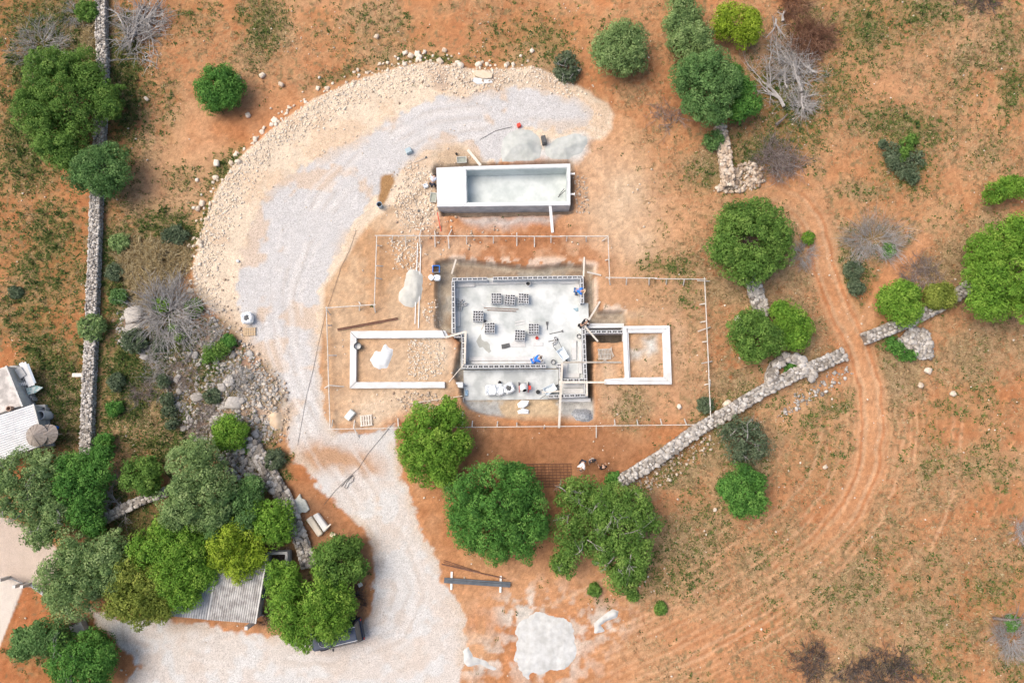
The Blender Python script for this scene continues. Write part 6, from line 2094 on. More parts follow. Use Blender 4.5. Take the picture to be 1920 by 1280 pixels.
for a in [('pale dead tree trunk lying at the top edge right of the long left wall', 252, 66, -.05, -1, 2.8, .17, 31, 5), ('pale dead limb spreading right at the top edge near the long left wall', 270, 45, .3, -1, 2.6, .12, 32, 5),
          ('pale dead limb spreading left at the top edge near the long left wall', 232, 50, -.15, -1, 2.3, .10, 33, 5), ('root end of the pale dead tree, splayed downward near the top left', 255, 55, .15, 1, 1.3, .15, 34, 7),
          ('bleached fallen branch right of the yellow green tree, upper one', 1455, 36, .12, 1, 2.2, .09, 35, 4), ('short bleached log above the reddish brushwood heap', 1468, 40, .2, -1, .9, .13, 36, 2),
          ('left one of two bleached fallen trees beyond the yellow green tree', 1470, 200, -.35, -1, 3.4, .15, 37, 6), ('right one of two bleached fallen trees, with a stout trunk', 1503, 172, -.1, -1, 3.0, .14, 38, 6),
          ('splayed root end of the right bleached fallen tree', 1504, 176, -.25, 1, 1.5, .11, 39, 8), ('bleached limb crossing the two fallen trees toward the right', 1530, 136, -1, -.5, 2.2, .10, 40, 4),
          ('pale twiggy limb lying along the left fallen tree', 1476, 165, -.5, -.9, 1.8, .07, 51, 6), ('pale twiggy limb between the two fallen trees', 1490, 150, .2, -1, 1.9, .07, 52, 6), ('pale limb running up from the left fallen tree toward the brushwood', 1462, 120, .15, -1, 2.0, .08, 53, 5), ('short pale limb under the top left fallen tree', 262, 78, .8, -.4, 1.3, .06, 54, 6), ('pale twisted limb at the left of the top left fallen tree', 240, 72, -.5, -.8, 1.6, .07, 55, 6), ('thin forked bleached branch beside the darker green tree', 1443, 130, .0, -1, 2.2, .06, 41, 4), ('grey bare branches fanned over the short wall in the lower left grove', 235, 955, -.6, -.5, 2.2, .07, 42, 8),
          ('grey bare branches hanging below the short wall in the lower left grove', 225, 940, .3, .8, 1.3, .05, 43, 6), ('dark log end with pale tip on orange soil below the bleached fallen trees', 1455, 234, 1, -.5, 1.3, .13, 44, 0),
          ('dark bent log at the bottom right corner over grey brush', 1862, 1158, 1, .3, 2.4, .12, 45, 2)]:
    lab, px, py, dx, dy, L, rad, sd, kd = a
    fallen(lab, px, py, dx, dy, L, rad, sd, kd, 0 if kd == 0 else 3, m_dark_wood if 'dark' in lab[:5] else m_grey_wood)

# ------------------------------------------------------------------ ground plants
def tufts(name, n, mask, seed, blades, L, w, material, up=.5, box=None, tonem=(.5, .2), poly=None):
    r = np.random.default_rng(seed)
    x, y = scatter(n, poly, mask, seed, box)
    k = len(x)
    s = r.uniform(.6, 1.4, k)
    a = r.uniform(0, 6.28, (k, blades))
    el = r.uniform(up * .4, up * 1.4, (k, blades))
    Ls = (L * s)[:, None] * r.uniform(.6, 1.2, (k, blades))
    dx, dy, dz = np.cos(a) * np.cos(el), np.sin(a) * np.cos(el), np.sin(el)
    c = np.stack([x, y, gz(x, y) - .01], -1)[:, None, :] + np.stack([np.cos(a) * .03, np.sin(a) * .03, 0 * a], -1)
    tip = c + np.stack([dx, dy, dz], -1) * Ls[..., None]
    mid = c + np.stack([dx, dy, dz * 1.25 + .05], -1) * (Ls * .5)[..., None]
    sd = np.stack([-np.sin(a), np.cos(a), 0 * a], -1) * (w * s)[:, None, None] * .5
    v = np.stack([c, mid + sd, tip, mid - sd], 2).reshape(-1, 3)
    f = np.arange(len(v)).reshape(-1, 4)
    t = np.clip(np.repeat(r.normal(tonem[0], tonem[1], k), blades) + r.normal(0, .1, k * blades), 0, 1)
    return tag(link(name, np_mesh(name, v, f, np.repeat(t, 4)), material), kind='stuff')


G_GRASS = tone_mat('weed_leaves', [(0, (.035, .075, .018)), (.45, (.085, .135, .032)), (.75, (.165, .190, .050)), (1, (.27, .26, .09))], 3, .1, rough=.8, translucent=.25)
G_STRAW = tone_mat('dry_grass_blades', [(0, (.17, .11, .055)), (.4, (.31, .225, .115)), (.8, (.47, .36, .19)), (1, (.56, .47, .29))], 3, .1, rough=.9, translucent=.2)
G_FLOWER = tone_mat('flower_petals', [(0, (.66, .64, .52)), (1, (.80, .79, .72))], 3, 0, rough=.8)
near_walls = 0
tufts('weeds', 125000, np.clip(cov_g * 1.1 - .12, 0, 1), 1, 6, .17, .075, G_GRASS, .5)
tufts('grass', 70000, np.clip(cov_g * 1.0 - .05, 0, 1), 2, 5, .22, .035, G_GRASS, .8, tonem=(.75, .15))
tufts('tall_weeds', 40000, np.clip((cov_g - .5) * 1.6, 0, 1) * (GU < 420) + np.clip((cov_g - .62) * .9, 0, 1) * (GU >= 420), 11, 9, .30, .085, G_GRASS, .8, tonem=(.42, .22))
tufts('dry_grass', 130000, np.clip(cov_s * 1.1 + .25 * cov_g - .1, 0, 1), 3, 5, .24, .034, G_STRAW, .6)
_clump = ss(.62, .75, fbm(GX, GY, 1.4, 3, 131)) * (1 - bare) * (.25 + .75 * open_field)
tufts('low_weeds', 26000, np.clip(_clump * .9, 0, 1), 4, 6, .13, .06, G_GRASS, .4, tonem=(.35, .2))
_yard_weed = ss(.6, .72, fbm(GX, GY, .8, 3, 141)) * np.clip(1 - m_road - m_emb - m_pit - m_drive - m_trench, 0, 1) * ((GU > 780) & (GU < 1360) & (GV > 400) & (GV < 820))
tufts('yard_weeds', 9000, np.clip(_yard_weed * .35, 0, 1), 5, 6, .10, .05, G_GRASS, .4, tonem=(.4, .2))
_fl = np.zeros_like(GU)
for cx, cy, rx, ry, w in [(240, 160, 30, 60, .8), (150, 540, 20, 20, .9), (200, 610, 40, 30, .9), (60, 760, 90, 80, .5), (240, 800, 60, 50, .8), (230, 700, 60, 60, .5), (345, 650, 20, 15, 1), (20, 650, 30, 20, 1), (1420, 255, 40, 30, 1), (1530, 200, 20, 30, .8),
                          (1700, 300, 40, 40, 1), (1640, 265, 20, 14, 1), (1660, 340, 14, 8, 1), (1760, 270, 30, 14, .7), (1890, 100, 30, 50, .6), (1870, 130, 30, 10, .6), (1580, 470, 20, 30, .9), (1900, 200, 10, 20, .9), (1760, 460, 30, 20, .5), (1320, 300, 30, 30, .8),
                          (1350, 900, 20, 25, .9), (1320, 1025, 14, 22, 1), (1760, 870, 10, 40, .4), (1850, 130, 20, 20, .6), (480, 30, 15, 25, .6), (60, 20, 60, 30, .5), (1740, 1060, 60, 20, .3), (500, 900, 20, 30, .6), (1280, 870, 80, 20, .5), (1600, 480, 15, 30, .6), (1700, 250, 20, 14, 1)]:
    _fl = np.maximum(_fl, w * B(cx, cy, rx, ry))
tufts('wildflowers', 42000, np.clip(_fl * 1.1 - .15, 0, 1) * (1 - m_road), 6, 3, .055, .06, G_FLOWER, .2)

# ------------------------------------------------------------------ corrugated sheets
def corrugated(name, parent, c00, c10, c11, c01, pitch, amp, material, across='u'):
    """sheet spanned by 4 corners (Vector); waves run across c00->c10"""
    n = max(2, int((c10 - c00).length / pitch)) * 6
    k = 2
    vs, fs = [], []
    nrm = (c10 - c00).cross(c01 - c00).normalized()
    if nrm.z < 0:
        nrm = -nrm
    for j in range(k):
        for i in range(n + 1):
            u, v = i / n, j / (k - 1)
            p = (c00 * (1 - u) + c10 * u) * (1 - v) + (c01 * (1 - u) + c11 * u) * v
            vs.append(p + nrm * amp * math.sin(2 * math.pi * i / 6))
    for j in range(k - 1):
        for i in range(n):
            fs.append([j * (n + 1) + i, j * (n + 1) + i + 1, (j + 1) * (n + 1) + i + 1, (j + 1) * (n + 1) + i])
    m = MB()
    m.add(vs, fs)
    o = m.build(name, material, parent)
    s = o.modifiers.new('thickness', 'SOLIDIFY')
    s.thickness = .012
    return o


m_asb = mat('lichened_sheet', (.30, .28, .26), (.50, .48, .45), 2.0, .9, bump=.4, bscale=20, contrast=(.38, .6))
m_asb2 = mat('old_grey_sheet', (.28, .285, .29), (.42, .42, .42), 2.2, .9, bump=.3, bscale=20)
m_pale_roof = mat('pale_sheet', (.55, .55, .55), (.66, .66, .655), 1.5, .8)
m_wall = mat('whitewashed_wall', (.52, .50, .47), (.64, .62, .58), 2, .9, bump=.3)
m_greyw = mat('cement_wall', (.38, .38, .37), (.47, .465, .45), 2, .9, bump=.3)

# long shed under the trees
H1, H2 = 1.7, 2.3
shed = empty('shed', G(400, 1130), 'old shed with corrugated grey roof beside the white track', 'shed')
zb = shed.location.z
A, Bq, Cc, D = (312, 1154), (388, 1163), (484, 1170), (492, 1050)
m = MB()
m.prism(pzp([(320, 1150), (476, 1164), (492, 1050), (345, 1035)], zb + H1 - .1), zb - .2, zb + H1 - .15)
m.build('wall', m_greyw, shed)
V_ = lambda px, py, h: Pz(px, py, zb + h)
xs = np.linspace(0, 1, 4)
L0, L1 = V_(390, 1161.5, H1), V_(478, 1168, H1)
U0, U1 = V_(412, 1036, H2), V_(499, 1046, H2)
for i in range(3):
    a, c = i / 3, (i + 1) / 3
    corrugated('roof_sheet', shed, L0.lerp(L1, a), L0.lerp(L1, c), U0.lerp(U1, c).lerp(L0.lerp(L1, c), .73 - .02 * i) , U0.lerp(U1, a).lerp(L0.lerp(L1, a), .73 - .02 * i), .15, .025, m_asb)
    dz = Vector((0, 0, .03))
    corrugated('roof_sheet', shed, L0.lerp(L1, a).lerp(U0.lerp(U1, a), .25) + dz, L0.lerp(L1, c).lerp(U0.lerp(U1, c), .25) + dz, U0.lerp(U1, c) + dz, U0.lerp(U1, a) + dz, .15, .025, m_asb)
L0, L1 = V_(314, 1154, H1 - .12), V_(388.5, 1161, H1 - .12)
U0, U1 = V_(340, 1020, H2 - .12), V_(410, 1035, H2 - .12)
for i in range(2):
    a, c = i / 2, (i + 1) / 2
    corrugated('roof_sheet', shed, L0.lerp(L1, a), L0.lerp(L1, c), U0.lerp(U1, c), U0.lerp(U1, a), .16, .03, m_asb2)
m = MB()
m.bar(V_(389, 1161.5, H1 + .02), V_(411, 1036, H2 + .02), .09, .06)
m.build('verge', m_wall, shed)
m = MB()
m.bar(V_(479, 1168, H1 - .02), V_(500, 1046, H2 - .02), .10, .12)
m.build('verge', m_wall, shed)
m = MB()
m.box(V_(468.5, 1172, .9) , (.22, .25, 1.5))
m.build('gutter_pier', m_wall, shed)
pen = empty('stone_pen', G(522, 1062), 'roofless square pen with low grey walls at the upper right of the shed', 'pen')
for p, q in (((506, 1035), (543, 1034)), ((541, 1036), (542, 1085)), ((504, 1036), (503, 1082))):
    m = MB()
    m.bar(G(*p, .5), G(*q, .5), .18, 1.1)
    m.build('wall', m_greyw, pen)
polybox(507, 1085, .1, .6, .5, .8, 'pale blue grey tank beside the shed roof', mat('tank_sheet', (.42, .50, .52), (.52, .58, .60), 4), 'water_tank', 'tank')
polybox(494, 1108, .15, .35, 1.0, .5, 'dark blue panel leaning by the right wall of the shed', mat('dark_blue_panel', (.07, .12, .18), (.12, .18, .25), 4), 'panel', 'panel')

# cottage at the left edge
hz = float(gz(*Pz(40, 800, 0)[:2]))
cott = empty('cottage', Pz(40, 800, hz), 'low cottage with a pale corrugated roof cut by the left edge', 'house')
W_ = lambda px, py, h: Pz(px, py, hz + h)
m = MB()
m.prism([tuple(W_(*q, 1.5)[:2]) for q in [(-60, 800), (61, 760), (80, 836), (-60, 885)]], hz - .2, hz + 1.5)
m.build('wall', m_greyw, cott)
a0, a1, b1, b0 = W_(-60, 797, 1.85), W_(62, 757.5, 1.85), W_(82, 834, 1.6), W_(-60, 886, 1.6)
for i in range(3):
    s, t = i / 3, (i + 1) / 3 + (.01 if i < 2 else 0)
    dz = Vector((0, 0, .012 * (i % 2)))
    corrugated('roof_sheet', cott, b0.lerp(a0, 0) .lerp(b1, s) if False else b0.lerp(b1, s) + dz, a0.lerp(a1, s) + dz, a0.lerp(a1, t) + dz, b0.lerp(b1, t) + dz, .17, .03, m_pale_roof)
m = MB()
m.bar(W_(62.5, 757, 1.87), W_(82.5, 834, 1.62), .10, .07)
m.build('verge', m_wall, cott)
m = MB()
m.prism([tuple(W_(*q, .4)[:2]) for q in [(64, 759), (84, 758), (95, 828), (86, 835)]], hz - .1, hz + .38)
m.build('porch', m_greyw, cott)
m = MB()
m.prism([tuple(W_(*q, .42)[:2]) for q in [(71, 788), (79, 787), (84, 805), (75, 806)]], hz + .38, hz + .44)
m.build('blue_panel', mat('faded_blue', (.18, .33, .50), (.25, .40, .56), 4), cott)
flat_ = empty('outbuilding', Pz(10, 730, hz), 'flat roofed old outbuilding with a stained roof at the left edge', 'outbuilding')
m = MB()
m.prism([tuple(W_(*q, 1.6)[:2]) for q in [(-60, 710), (12, 686.5), (42, 761), (-60, 796)]], hz - .2, hz + 1.6)
m.build('wall', m_wall, flat_)
m = MB()
m.prism([tuple(W_(*q, 1.7)[:2]) for q in [(-60, 711), (11, 688), (40, 760), (-60, 794)]], hz + 1.61, hz + 1.68)
m.build('roof', mat('stained_roof', (.36, .33, .30), (.62, .57, .52), .9, .9, bump=.3, contrast=(.4, .55)), flat_)
m = MB()
m.bar(W_(12, 686, 1.72), W_(43, 762, 1.72), .12, .16)
m.build('parapet', m_wall, flat_)
m = MB()
m.lathe(W_(22, 766, 1.68), [(.2, 0), (.2, .35), (.15, .35), (.14, .1)], 16, cap_t=True)
m.build('chimney_pot', mat('terracotta', (.34, .22, .16), (.42, .29, .21), 5), flat_)
# clutter along the outbuilding
lean = empty('lean_to', Pz(40, 720, hz), 'cluttered lean to of grey boards and sheets beside the flat roofed outbuilding', 'lean to')
for i, (p, q, w, mm) in enumerate([((39, 680), (57, 724), .30, m_form), ((46, 679), (63, 722), .22, m_form), ((33, 690), (44, 706), .5, m_greyw), ((52, 682), (66, 718), .16, mat('blue_grey_strip', (.35, .42, .47), (.45, .5, .55), 4))]):
    m = MB()
    m.bar(W_(*p, 1.0 + .06 * i), W_(*q, .9 + .06 * i), w, .04)
    m.build('board', mm, lean)
for i in range(7):
    m = MB()
    m.bar(W_(30 + i * 3.2, 719 - i * .6, .95), W_(32 + i * 3.2, 725 - i * .6, .95), .07, .03)
    m.build('slat', m_form, lean)
m = MB()
m.prism([tuple(W_(*q, .8)[:2]) for q in [(48, 728), (66, 722), (80, 726), (66, 736), (52, 740)]], hz + .7, hz + .78)
m.build('sheet', mat('teal_sheet', (.22, .36, .36), (.48, .52, .50), 6, contrast=(.4, .55)), lean)
m = MB()
m.prism([tuple(W_(*q, .6)[:2]) for q in [(16, 686), (36, 684), (62, 750), (46, 757)]], hz - .1, hz + .55)
m.build('rubbish_heap', mat('clutter', (.10, .10, .10), (.40, .40, .39), 6, contrast=(.42, .54)), lean)
tank = empty('water_tank', Pz(95, 778, hz), 'upright grey cylinder tank with a black open top by the cottage', 'tank')
p = Pz(93, 779, hz)
m = MB()
m.lathe(p, [(.36, 0), (.36, 1.1), (.29, 1.1), (.28, .8)], 22, cap_t=False)
m.build('shell', m_pale_roof, tank)
m = MB()
m.lathe(p, [(.28, .55), (.02, .55)], 22)
m.build('inside', m_black, tank)
bucket(91, 768, hz, .2, .6, m_greyw, 'small grey pot behind the upright cylinder tank')
bucket(108, 802, hz, .2, .6, m_blue, 'blue drum behind the round straw sunshades', 'drum', m_blue, 'drum')


def sunshade(px, py, r, h, label, seed):
    rr_ = random.Random(seed)
    p = Pz(px, py, hz)
    root = empty('straw_sunshade', p, label, 'sunshade')
    ms = mat('weathered_straw', (.24, .20, .17), (.36, .31, .27), 8, .9, objrand=.12)
    n = 16
    for k in range(n):
        a, c = 2 * math.pi * (k + .04) / n, 2 * math.pi * (k + .96) / n
        z = p.z + h + rr_.uniform(-.05, .03)
        m = MB()
        t = Vector((p.x, p.y, p.z + h + .45))
        e0 = Vector((p.x + r * math.cos(a), p.y + r * math.sin(a), z))
        e1 = Vector((p.x + r * math.cos(c), p.y + r * math.sin(c), z))
        dn = Vector((0, 0, -.05))
        m.add([t, e0, e1, t + dn, e0 + dn, e1 + dn], [[0, 1, 2], [5, 4, 3], [0, 3, 4, 1], [1, 4, 5, 2], [2, 5, 3, 0]])
        m.build('thatch_panel', ms, root)
    m = MB()
    m.tube([p, p + Vector((0, 0, h + .4))], .05, 8)
    m.build('pole', m_wood2, root)


sunshade(101, 816, .82, 1.9, 'front round straw sunshade by the cottage porch', 1)
sunshade(117, 814, .74, 1.6, 'round straw sunshade half behind the front one', 2)

# gate and pillars between the two driveways
gt = empty('gate', G(32, 1087), 'small dark metal gate between the beige driveways', 'gate')
for p in ((17, 1082), (44, 1094), (58, 1094)):
    q = G(*p)
    m = MB()
    m.box(q + Vector((0, 0, .5)), (.22, .22, 1.0))
    m.build('post', m_wall, gt)
for i in range(5):
    m = MB()
    m.bar(G(19, 1083, .15 + i * .18), G(43, 1093.5, .15 + i * .18), .05, .05)
    m.build('bar', m_steel, gt)
kw_ = empty('low_wall', G(100, 1140), 'low stone edged wall between red soil and the lower grove', 'wall')
for p, q in (((60, 1095), (90, 1118)), ((90, 1118), (125, 1142)), ((125, 1142), (140, 1160))):
    m = MB()
    m.bar(G(*p, .12), G(*q, .12), .18, .35)
    m.build('coping', m_greyw, kw_)
box_ = empty('well_box', G(155, 1172), 'small square stone box with an iron lid beside the bottom left trees', 'well box')
q = G(153, 1172)
m = MB()
m.box(q + Vector((0, 0, .3)), (.9, .9, .6), .5)
m.build('body', m_greyw, box_)
m = MB()
m.box(q + Vector((-.1, .5, .64)), (1.0, .4, .06), .4)
m.build('lid', m_rust, box_)
tag(beam('timber_block', (137, 703), (157, 703), .28, .25, .5, m_wood), 'pale timber block laid against the long left wall', 'timber')

# ------------------------------------------------------------------ dark blue off-road vehicle under the tree
def vehicle(px, py, ang, label):
    p = G(px, py)
    root = empty('off_road_car', p, label, 'car')
    c, s = math.cos(ang), math.sin(ang)
    T = lambda x, y, z: Vector((p.x + x * c - y * s, p.y + x * s + y * c, p.z + z))
    paint = mat('dark_blue_paint', (.018, .035, .075), (.025, .045, .09), 2, .25, spec=.6)
    glass = mat('car_glass', (.02, .025, .03), (.03, .035, .04), 2, .08, spec=.7)
    trim = mat('car_trim', (.03, .03, .032), (.045, .045, .05), 4, .6)

    def hull(secs):
        """secs: list of (x, half width low, half width high, z low, z high)"""
        m = MB()
        vs = []
        for x, wl, wh, z0, z1 in secs:
            zm = z0 + (z1 - z0) * .55
            vs += [T(x, -wl, z0), T(x, -wl, zm), T(x, -wh, z1), T(x, wh, z1), T(x, wl, zm), T(x, wl, z0)]
        fs = []
        for i in range(len(secs) - 1):
            for k in range(6):
                fs.append([i * 6 + k, i * 6 + (k + 1) % 6, (i + 1) * 6 + (k + 1) % 6, (i + 1) * 6 + k])
        fs.append([0, 1, 2, 3, 4, 5])
        fs.append([(len(secs) - 1) * 6 + k for k in range(6)][::-1])
        m.add(vs, fs)
        return m
    b_ = hull([(-1.9, .66, .60, .45, .9), (-1.8, .76, .70, .32, .98), (-.9, .80, .74, .3, 1.04), (.75, .80, .74, .3, 1.04), (1.72, .80, .74, .3, 1.02), (1.82, .76, .70, .4, .98)]).build('body', paint, root, bevel=.03)
    hull([(-.55, .72, .60, 1.03, 1.05), (-.15, .72, .56, 1.03, 1.66), (1.55, .72, .56, 1.03, 1.68), (1.75, .72, .60, 1.03, 1.1)]).build('cabin', glass, root, bevel=.02)
    m = MB()
    m.box(T(.72, 0, 1.71), (1.66, 1.10, .06), ang)
    roof = m.build('roof', paint, root, bevel=.02)
    for sg in (-1, 1):
        m = MB()
        m.bar(T(-.1, sg * .46, 1.79), T(1.6, sg * .46, 1.79), .035, .03)
        m.build('roof_rail', m_form, root)
    m = MB()
    m.lathe(T(.75, 0, 1.73), [(.05, 0), (.05, .05)], 10)
    m.build('aerial_base', m_form, root)
    m = MB()
    for k in range(5):
        m.bar(T(1.62 + .07 * k, -.6, 1.3 - .12 * k), T(1.62 + .07 * k, .6, 1.3 - .12 * k), .04, .03)
    m.build('rear_rack', trim, root)
    m = MB()
    P = [T(-1.0 + .36 * math.cos(t), -.2 + .36 * math.sin(t), 1.06) for t in np.linspace(0, 2 * math.pi, 25)]
    m.tube(P, .022, 5)
    m.build('bonnet_ring', m_form, root)
    m = MB()
    for sg in (-1, 1):
        m.bar(T(-.45, sg * .7, 1.06), T(-1.7, sg * .62, 1.0), .03, .02)
    m.build('bonnet_trim', trim, root)
    for x in (-1.2, 1.15):
        for sg in (-1, 1):
            m = MB()
            m.lathe(T(x, sg * .80 - .1, .36), [(.2, 0), (.36, .02), (.36, .19), (.2, .21)], 18, (-s, c, 0))
            w = m.build('wheel', m_black, root)
            m = MB()
            m.lathe(T(x, sg * .80 - .115 if sg < 0 else sg * .80 + .095, .36), [(.19, 0), (.19, .02)], 14, (-s, c, 0))
            m.build('rim', m_steel, w)
    for sg in (-1, 1):
        m = MB()
        m.lathe(T(-1.9, sg * .5, .75), [(.1, 0), (.1, .03)], 12, (-c, -s, 0))
        m.build('headlight', m_form, root)
        m = MB()
        m.box(T(1.83, sg * .66, .8), (.04, .12, .2), ang)
        m.build('tail_light', m_red, root)
        m = MB()
        m.box(T(-.4, sg * .88, 1.12), (.1, .16, .12), ang)
        m.build('mirror', trim, root)


vehicle(638, 1184, math.radians(13), 'dark blue off road vehicle half hidden under the large tree by the white track')

# ------------------------------------------------------------------ people
def skinned(name, verts, edges, radii, material, parent, sub=1):
    me = bpy.data.meshes.new('tmp')
    me.from_pydata(verts, edges, [])
    ob = bpy.data.objects.new('tmp', me)
    COL.objects.link(ob)
    sk = ob.modifiers.new('skin', 'SKIN')
    sk.use_smooth_shade = True
    d = me.skin_vertices[0].data
    for i, rad in enumerate(radii):
        d[i].radius = (rad, rad) if not hasattr(rad, '__len__') else rad
    d[0].use_root = True
    if sub:
        sb = ob.modifiers.new('sub', 'SUBSURF')
        sb.levels = sb.render_levels = sub
    dg = bpy.context.evaluated_depsgraph_get()
    dg.update()
    m2 = bpy.data.meshes.new_from_object(ob.evaluated_get(dg))
    bpy.data.objects.remove(ob)
    bpy.data.meshes.remove(me)
    m2.name = name
    m2.materials.clear()
    return m2


m_skin = mat('skin', (.42, .25, .17), (.50, .31, .22), 10, .6)
m_jean = mat('dark_trousers', (.03, .035, .05), (.05, .055, .075), 8, .9)
m_hair = mat('dark_hair', (.02, .015, .012), (.035, .025, .02), 10, .7)
m_boot = mat('brown_boots', (.07, .045, .03), (.10, .065, .045), 8, .8)


def person(label, px, py, z, heading, pose, shirt, trousers, hat, hatname='cap'):
    p = Pz(px, py, z) if z is not None else G(px, py)
    root = empty('person', p, label, 'person')
    # joints: x right, y forward, z up
    if pose == 'stand':
        J = dict(pel=(0, 0, .95), sp=(0, .01, 1.15), ch=(0, .02, 1.36), nk=(0, .03, 1.50), hd=(0, .06, 1.64), ht=(0, .05, 1.74), hipR=(.10, 0, .92), hipL=(-.10, 0, .92), knR=(.12, .05, .50), knL=(-.12, -.03, .50), anR=(.13, .02, .09), anL=(-.13, -.10, .09), toR=(.14, .19, .05), toL=(-.14, .07, .05),
                 shR=(.19, .01, 1.42), shL=(-.19, .01, 1.42), elR=(.28, .02, 1.15), elL=(-.27, .06, 1.15), wrR=(.30, .18, .96), wrL=(-.26, .24, 1.0))
    elif pose == 'bend':
        J = dict(pel=(0, -.10, .88), sp=(0, .06, 1.02), ch=(0, .27, 1.08), nk=(0, .42, 1.10), hd=(0, .55, 1.08), ht=(0, .64, 1.05), hipR=(.10, -.08, .86), hipL=(-.10, -.08, .86), knR=(.13, .10, .47), knL=(-.13, .02, .47), anR=(.14, -.02, .09), anL=(-.14, -.12, .09), toR=(.16, .16, .05), toL=(-.16, .06, .05),
                 shR=(.20, .34, 1.06), shL=(-.20, .34, 1.06), elR=(.30, .48, .84), elL=(-.28, .52, .84), wrR=(.20, .66, .66), wrL=(-.16, .70, .66))
    else:       # crouch
        J = dict(pel=(0, -.12, .42), sp=(0, -.02, .60), ch=(0, .12, .76), nk=(0, .21, .86), hd=(0, .30, .95), ht=(0, .34, 1.04), hipR=(.11, -.10, .40), hipL=(-.11, -.10, .40), knR=(.19, .28, .52), knL=(-.19, .26, .48), anR=(.16, .06, .09), anL=(-.16, -.02, .09), toR=(.18, .24, .05), toL=(-.18, .16, .05),
                 shR=(.20, .16, .80), shL=(-.20, .16, .80), elR=(.30, .36, .64), elL=(-.28, .38, .62), wrR=(.16, .54, .50), wrL=(-.12, .56, .48))
    c, s = math.cos(heading), math.sin(heading)
    T = lambda q: (q[0] * c - q[1] * s, q[0] * s + q[1] * c, q[2])
    K = list(J)
    idx = {k: i for i, k in enumerate(K)}
    E = [('pel', 'sp'), ('sp', 'ch'), ('ch', 'nk'), ('nk', 'hd'), ('hd', 'ht'), ('pel', 'hipR'), ('pel', 'hipL'), ('hipR', 'knR'), ('knR', 'anR'), ('anR', 'toR'), ('hipL', 'knL'), ('knL', 'anL'), ('anL', 'toL'),
         ('ch', 'shR'), ('shR', 'elR'), ('elR', 'wrR'), ('ch', 'shL'), ('shL', 'elL'), ('elL', 'wrL')]
    rad = dict(pel=.13, sp=.12, ch=.14, nk=.055, hd=.095, ht=.07, hipR=.10, hipL=.10, knR=.06, knL=.06, anR=.042, anL=.042, toR=.038, toL=.038, shR=.065, shL=.065, elR=.042, elL=.042, wrR=.028, wrL=.028)
    body = skinned('body', [T(J[k]) for k in K], [(idx[a], idx[b_]) for a, b_ in E], [rad[k] for k in K], m_skin, root)
    ob = link('body', body, m_skin, root)
    # hands with five fingers, joined into the body mesh; nose and ears
    m = MB()
    o0 = Vector(root.location)
    for sd in ('R', 'L'):
        w_, e_ = Vector(J['wr' + sd]), Vector(J['el' + sd])
        d = (w_ - e_).normalized()
        sidev = d.cross(Vector((0, 0, 1))).normalized()
        nrm = sidev.cross(d)
        tt = lambda v: Vector(T(v)) + o0
        pc_ = w_ + d * .05
        m.tube([tt(w_ - d * .01), tt(pc_), tt(w_ + d * .095)], [.028, .036, .034], 8)
        for k, ln in enumerate((.065, .078, .072, .056)):
            b0 = w_ + d * .09 + sidev * (.027 - .018 * k)
            m.tube([tt(b0), tt(b0 + d * ln * .5 - nrm * .01), tt(b0 + d * ln * .85 - nrm * .035)], [.0095, .009, .007], 6)
        sg = 1 if sd == 'L' else -1
        b0 = w_ + d * .035 + sidev * .03 * sg
        m.tube([tt(b0), tt(b0 + d * .03 + sidev * .025 * sg), tt(b0 + d * .06 + sidev * .03 * sg)], [.012, .010, .008], 6)
    h_, f_ = Vector(J['hd']), Vector(J['ht']) - Vector(J['nk'])
    fwd = Vector((0, 1, 0)) if pose != 'bend' else Vector((0, .25, -1)).normalized()
    m.tube([Vector(T(h_ + fwd * .085)) + o0, Vector(T(h_ + fwd * .125)) + o0], [.02, .012], 6)
    for sg in (-1, 1):
        m.tube([Vector(T(h_ + Vector((.09 * sg, 0, 0)))) + o0, Vector(T(h_ + Vector((.115 * sg, 0, .01)))) + o0], [.03, .02], 6)
    hands = m.build('hands', m_skin, root)
    import bmesh
    bm = bmesh.new()
    bm.from_mesh(ob.data)
    bm.from_mesh(hands.data)
    bm.to_mesh(ob.data)
    bm.free()
    bpy.data.objects.remove(hands)

    def garment(name, keys, edges, grow, material, cut=None):
        ix = {k: i for i, k in enumerate(keys)}
        P = {k: Vector(J[k]) for k in keys if k in J}
        if cut:
            for k, (a, b_, t) in cut.items():
                P[k] = Vector(J[a]).lerp(Vector(J[b_]), t)
        R = [(rad[k] if k in rad else .05) + grow for k in keys]
        g = skinned(name, [T(P[k]) for k in keys], [(ix[a], ix[b_]) for a, b_ in edges], R, material, root)
        link(name, g, material, root)
    garment('shirt', ['ch', 'sp', 'wst', 'clr', 'shR', 'shL', 'slR', 'slL'], [('wst', 'sp'), ('sp', 'ch'), ('ch', 'clr'), ('ch', 'shR'), ('ch', 'shL'), ('shR', 'slR'), ('shL', 'slL')], .022, shirt,
            {'wst': ('pel', 'sp', .3), 'clr': ('ch', 'nk', .5), 'slR': ('shR', 'elR', .75), 'slL': ('shL', 'elL', .75)})
    garment('trousers', ['pel', 'hipR', 'hipL', 'knR', 'knL', 'cfR', 'cfL'], [('pel', 'hipR'), ('pel', 'hipL'), ('hipR', 'knR'), ('hipL', 'knL'), ('knR', 'cfR'), ('knL', 'cfL')], .018, trousers, {'cfR': ('knR', 'anR', .92), 'cfL': ('knL', 'anL', .92)})
    for sd in ('R', 'L'):
        m = MB()
        m.tube([Vector(T(J['an' + sd])) + o0 + Vector((0, 0, .03)), Vector(T(J['an' + sd])) + o0 - Vector((0, 0, .03)), Vector(T(J['to' + sd])) + o0, Vector(T(Vector(J['to' + sd]) + (Vector(J['to' + sd]) - Vector(J['an' + sd])) * .4)) + o0], [.05, .055, .048, .03], 8)
        m.build('boot', m_boot, root)
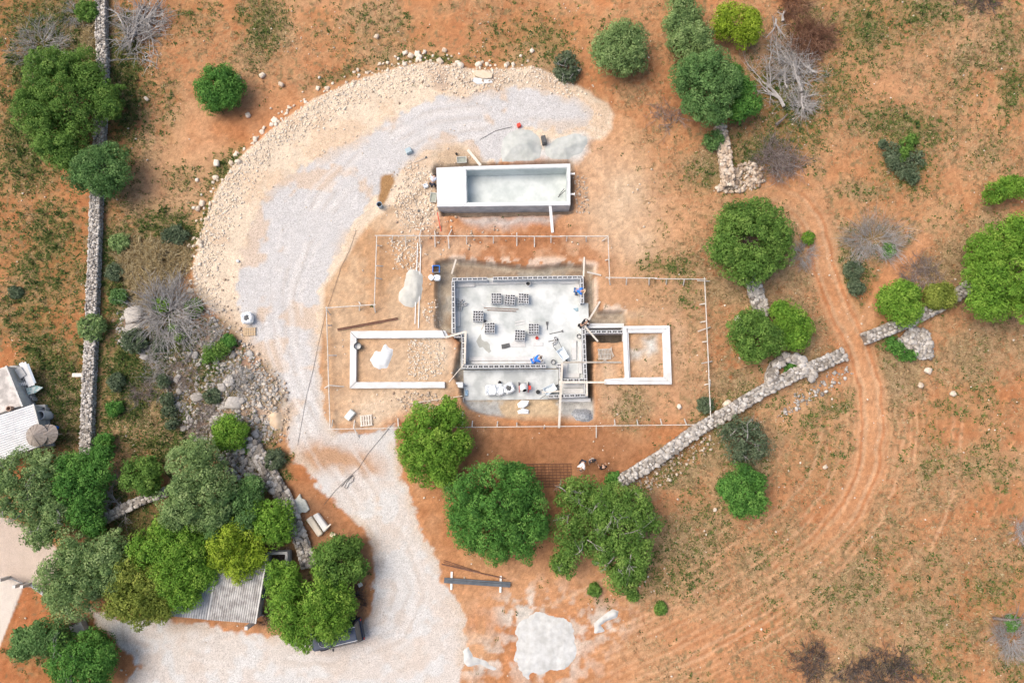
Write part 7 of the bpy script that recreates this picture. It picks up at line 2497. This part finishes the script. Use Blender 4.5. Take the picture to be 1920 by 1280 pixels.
    hd, ht = Vector(J['hd']), Vector(J['ht'])
    ax = Vector(T(ht - hd)).normalized()
    cc_ = Vector(T(hd)) + o0
    m = MB()
    if hatname == 'hat':
        m.lathe(cc_ + ax * .05, [(.21, -.005), (.21, .0), (.115, .01), (.105, .07), (.07, .09)], 16, ax)
    elif hatname == 'cap':
        m.lathe(cc_ + ax * .0, [(.112, .0), (.112, .04), (.095, .09), (.05, .115)], 14, ax)
        f2 = Vector(T(fwd))
        m.hexa([cc_ + ax * .02 + f2 * .09 + Vector(T((-.08, 0, 0))), cc_ + ax * .02 + f2 * .2 + Vector(T((-.06, 0, 0))), cc_ + ax * .02 + f2 * .2 + Vector(T((.06, 0, 0))), cc_ + ax * .02 + f2 * .09 + Vector(T((.08, 0, 0)))][::-1],
               [cc_ + ax * .035 + f2 * .09 + Vector(T((-.08, 0, 0))), cc_ + ax * .03 + f2 * .2 + Vector(T((-.06, 0, 0))), cc_ + ax * .03 + f2 * .2 + Vector(T((.06, 0, 0))), cc_ + ax * .035 + f2 * .09 + Vector(T((.08, 0, 0)))][::-1])
    else:
        m.lathe(cc_ - Vector(T(fwd)) * .015, [(.108, -.02), (.112, .04), (.10, .085), (.06, .115)], 14, ax)
    m.build(hatname, hat, root, smooth=True)
    return root


R_ = math.radians
m_tanhat = mat('straw_hat', (.62, .50, .34), (.70, .58, .42), 6)
m_white_cloth = mat('white_cloth', (.72, .72, .72), (.80, .80, .80), 6)
m_black_cloth = mat('black_cloth', (.012, .012, .014), (.02, .02, .024), 6)
person('person in a blue shirt and tan hat bending by the upper right wall', 1079, 549, Z_SLAB, R_(-100), 'bend', m_blue, mat('blue_jeans', (.05, .12, .26), (.08, .16, .32), 6), m_tanhat, 'hat')
person('person in blue bent over the lower block wall', 1000, 678, Z_SLAB, R_(-70), 'bend', m_blue, m_blue, m_hair, 'hair')
person('person all in black crouching at the right wall opening', 1088, 613, Z_SLAB, R_(-60), 'bend', m_black_cloth, m_black_cloth, m_hair, 'hair')
person('person in a pale shirt and dark trousers bending at the left end of the pool', 813, 350, None, R_(-20), 'bend', mat('pale_shirt', (.50, .53, .60), (.60, .62, .68), 6), m_jean, m_hair, 'hair')
person('person in a white shirt standing on red soil by the reinforcing mesh', 1091, 866, None, R_(160), 'bend', m_white_cloth, m_jean, m_dgrey, 'cap')
person('small person in dark clothes between the white shirted and the black shirted person', 1107, 862, None, R_(200), 'stand', m_jean, mat('pale_trousers', (.44, .38, .32), (.50, .44, .38), 6), m_hair, 'hair')
person('person in a black shirt and tan cap near the end of the wall', 1127, 875, None, R_(20), 'stand', m_black_cloth, mat('dark_brown_trousers', (.04, .03, .025), (.06, .045, .04), 6), m_skin, 'cap')
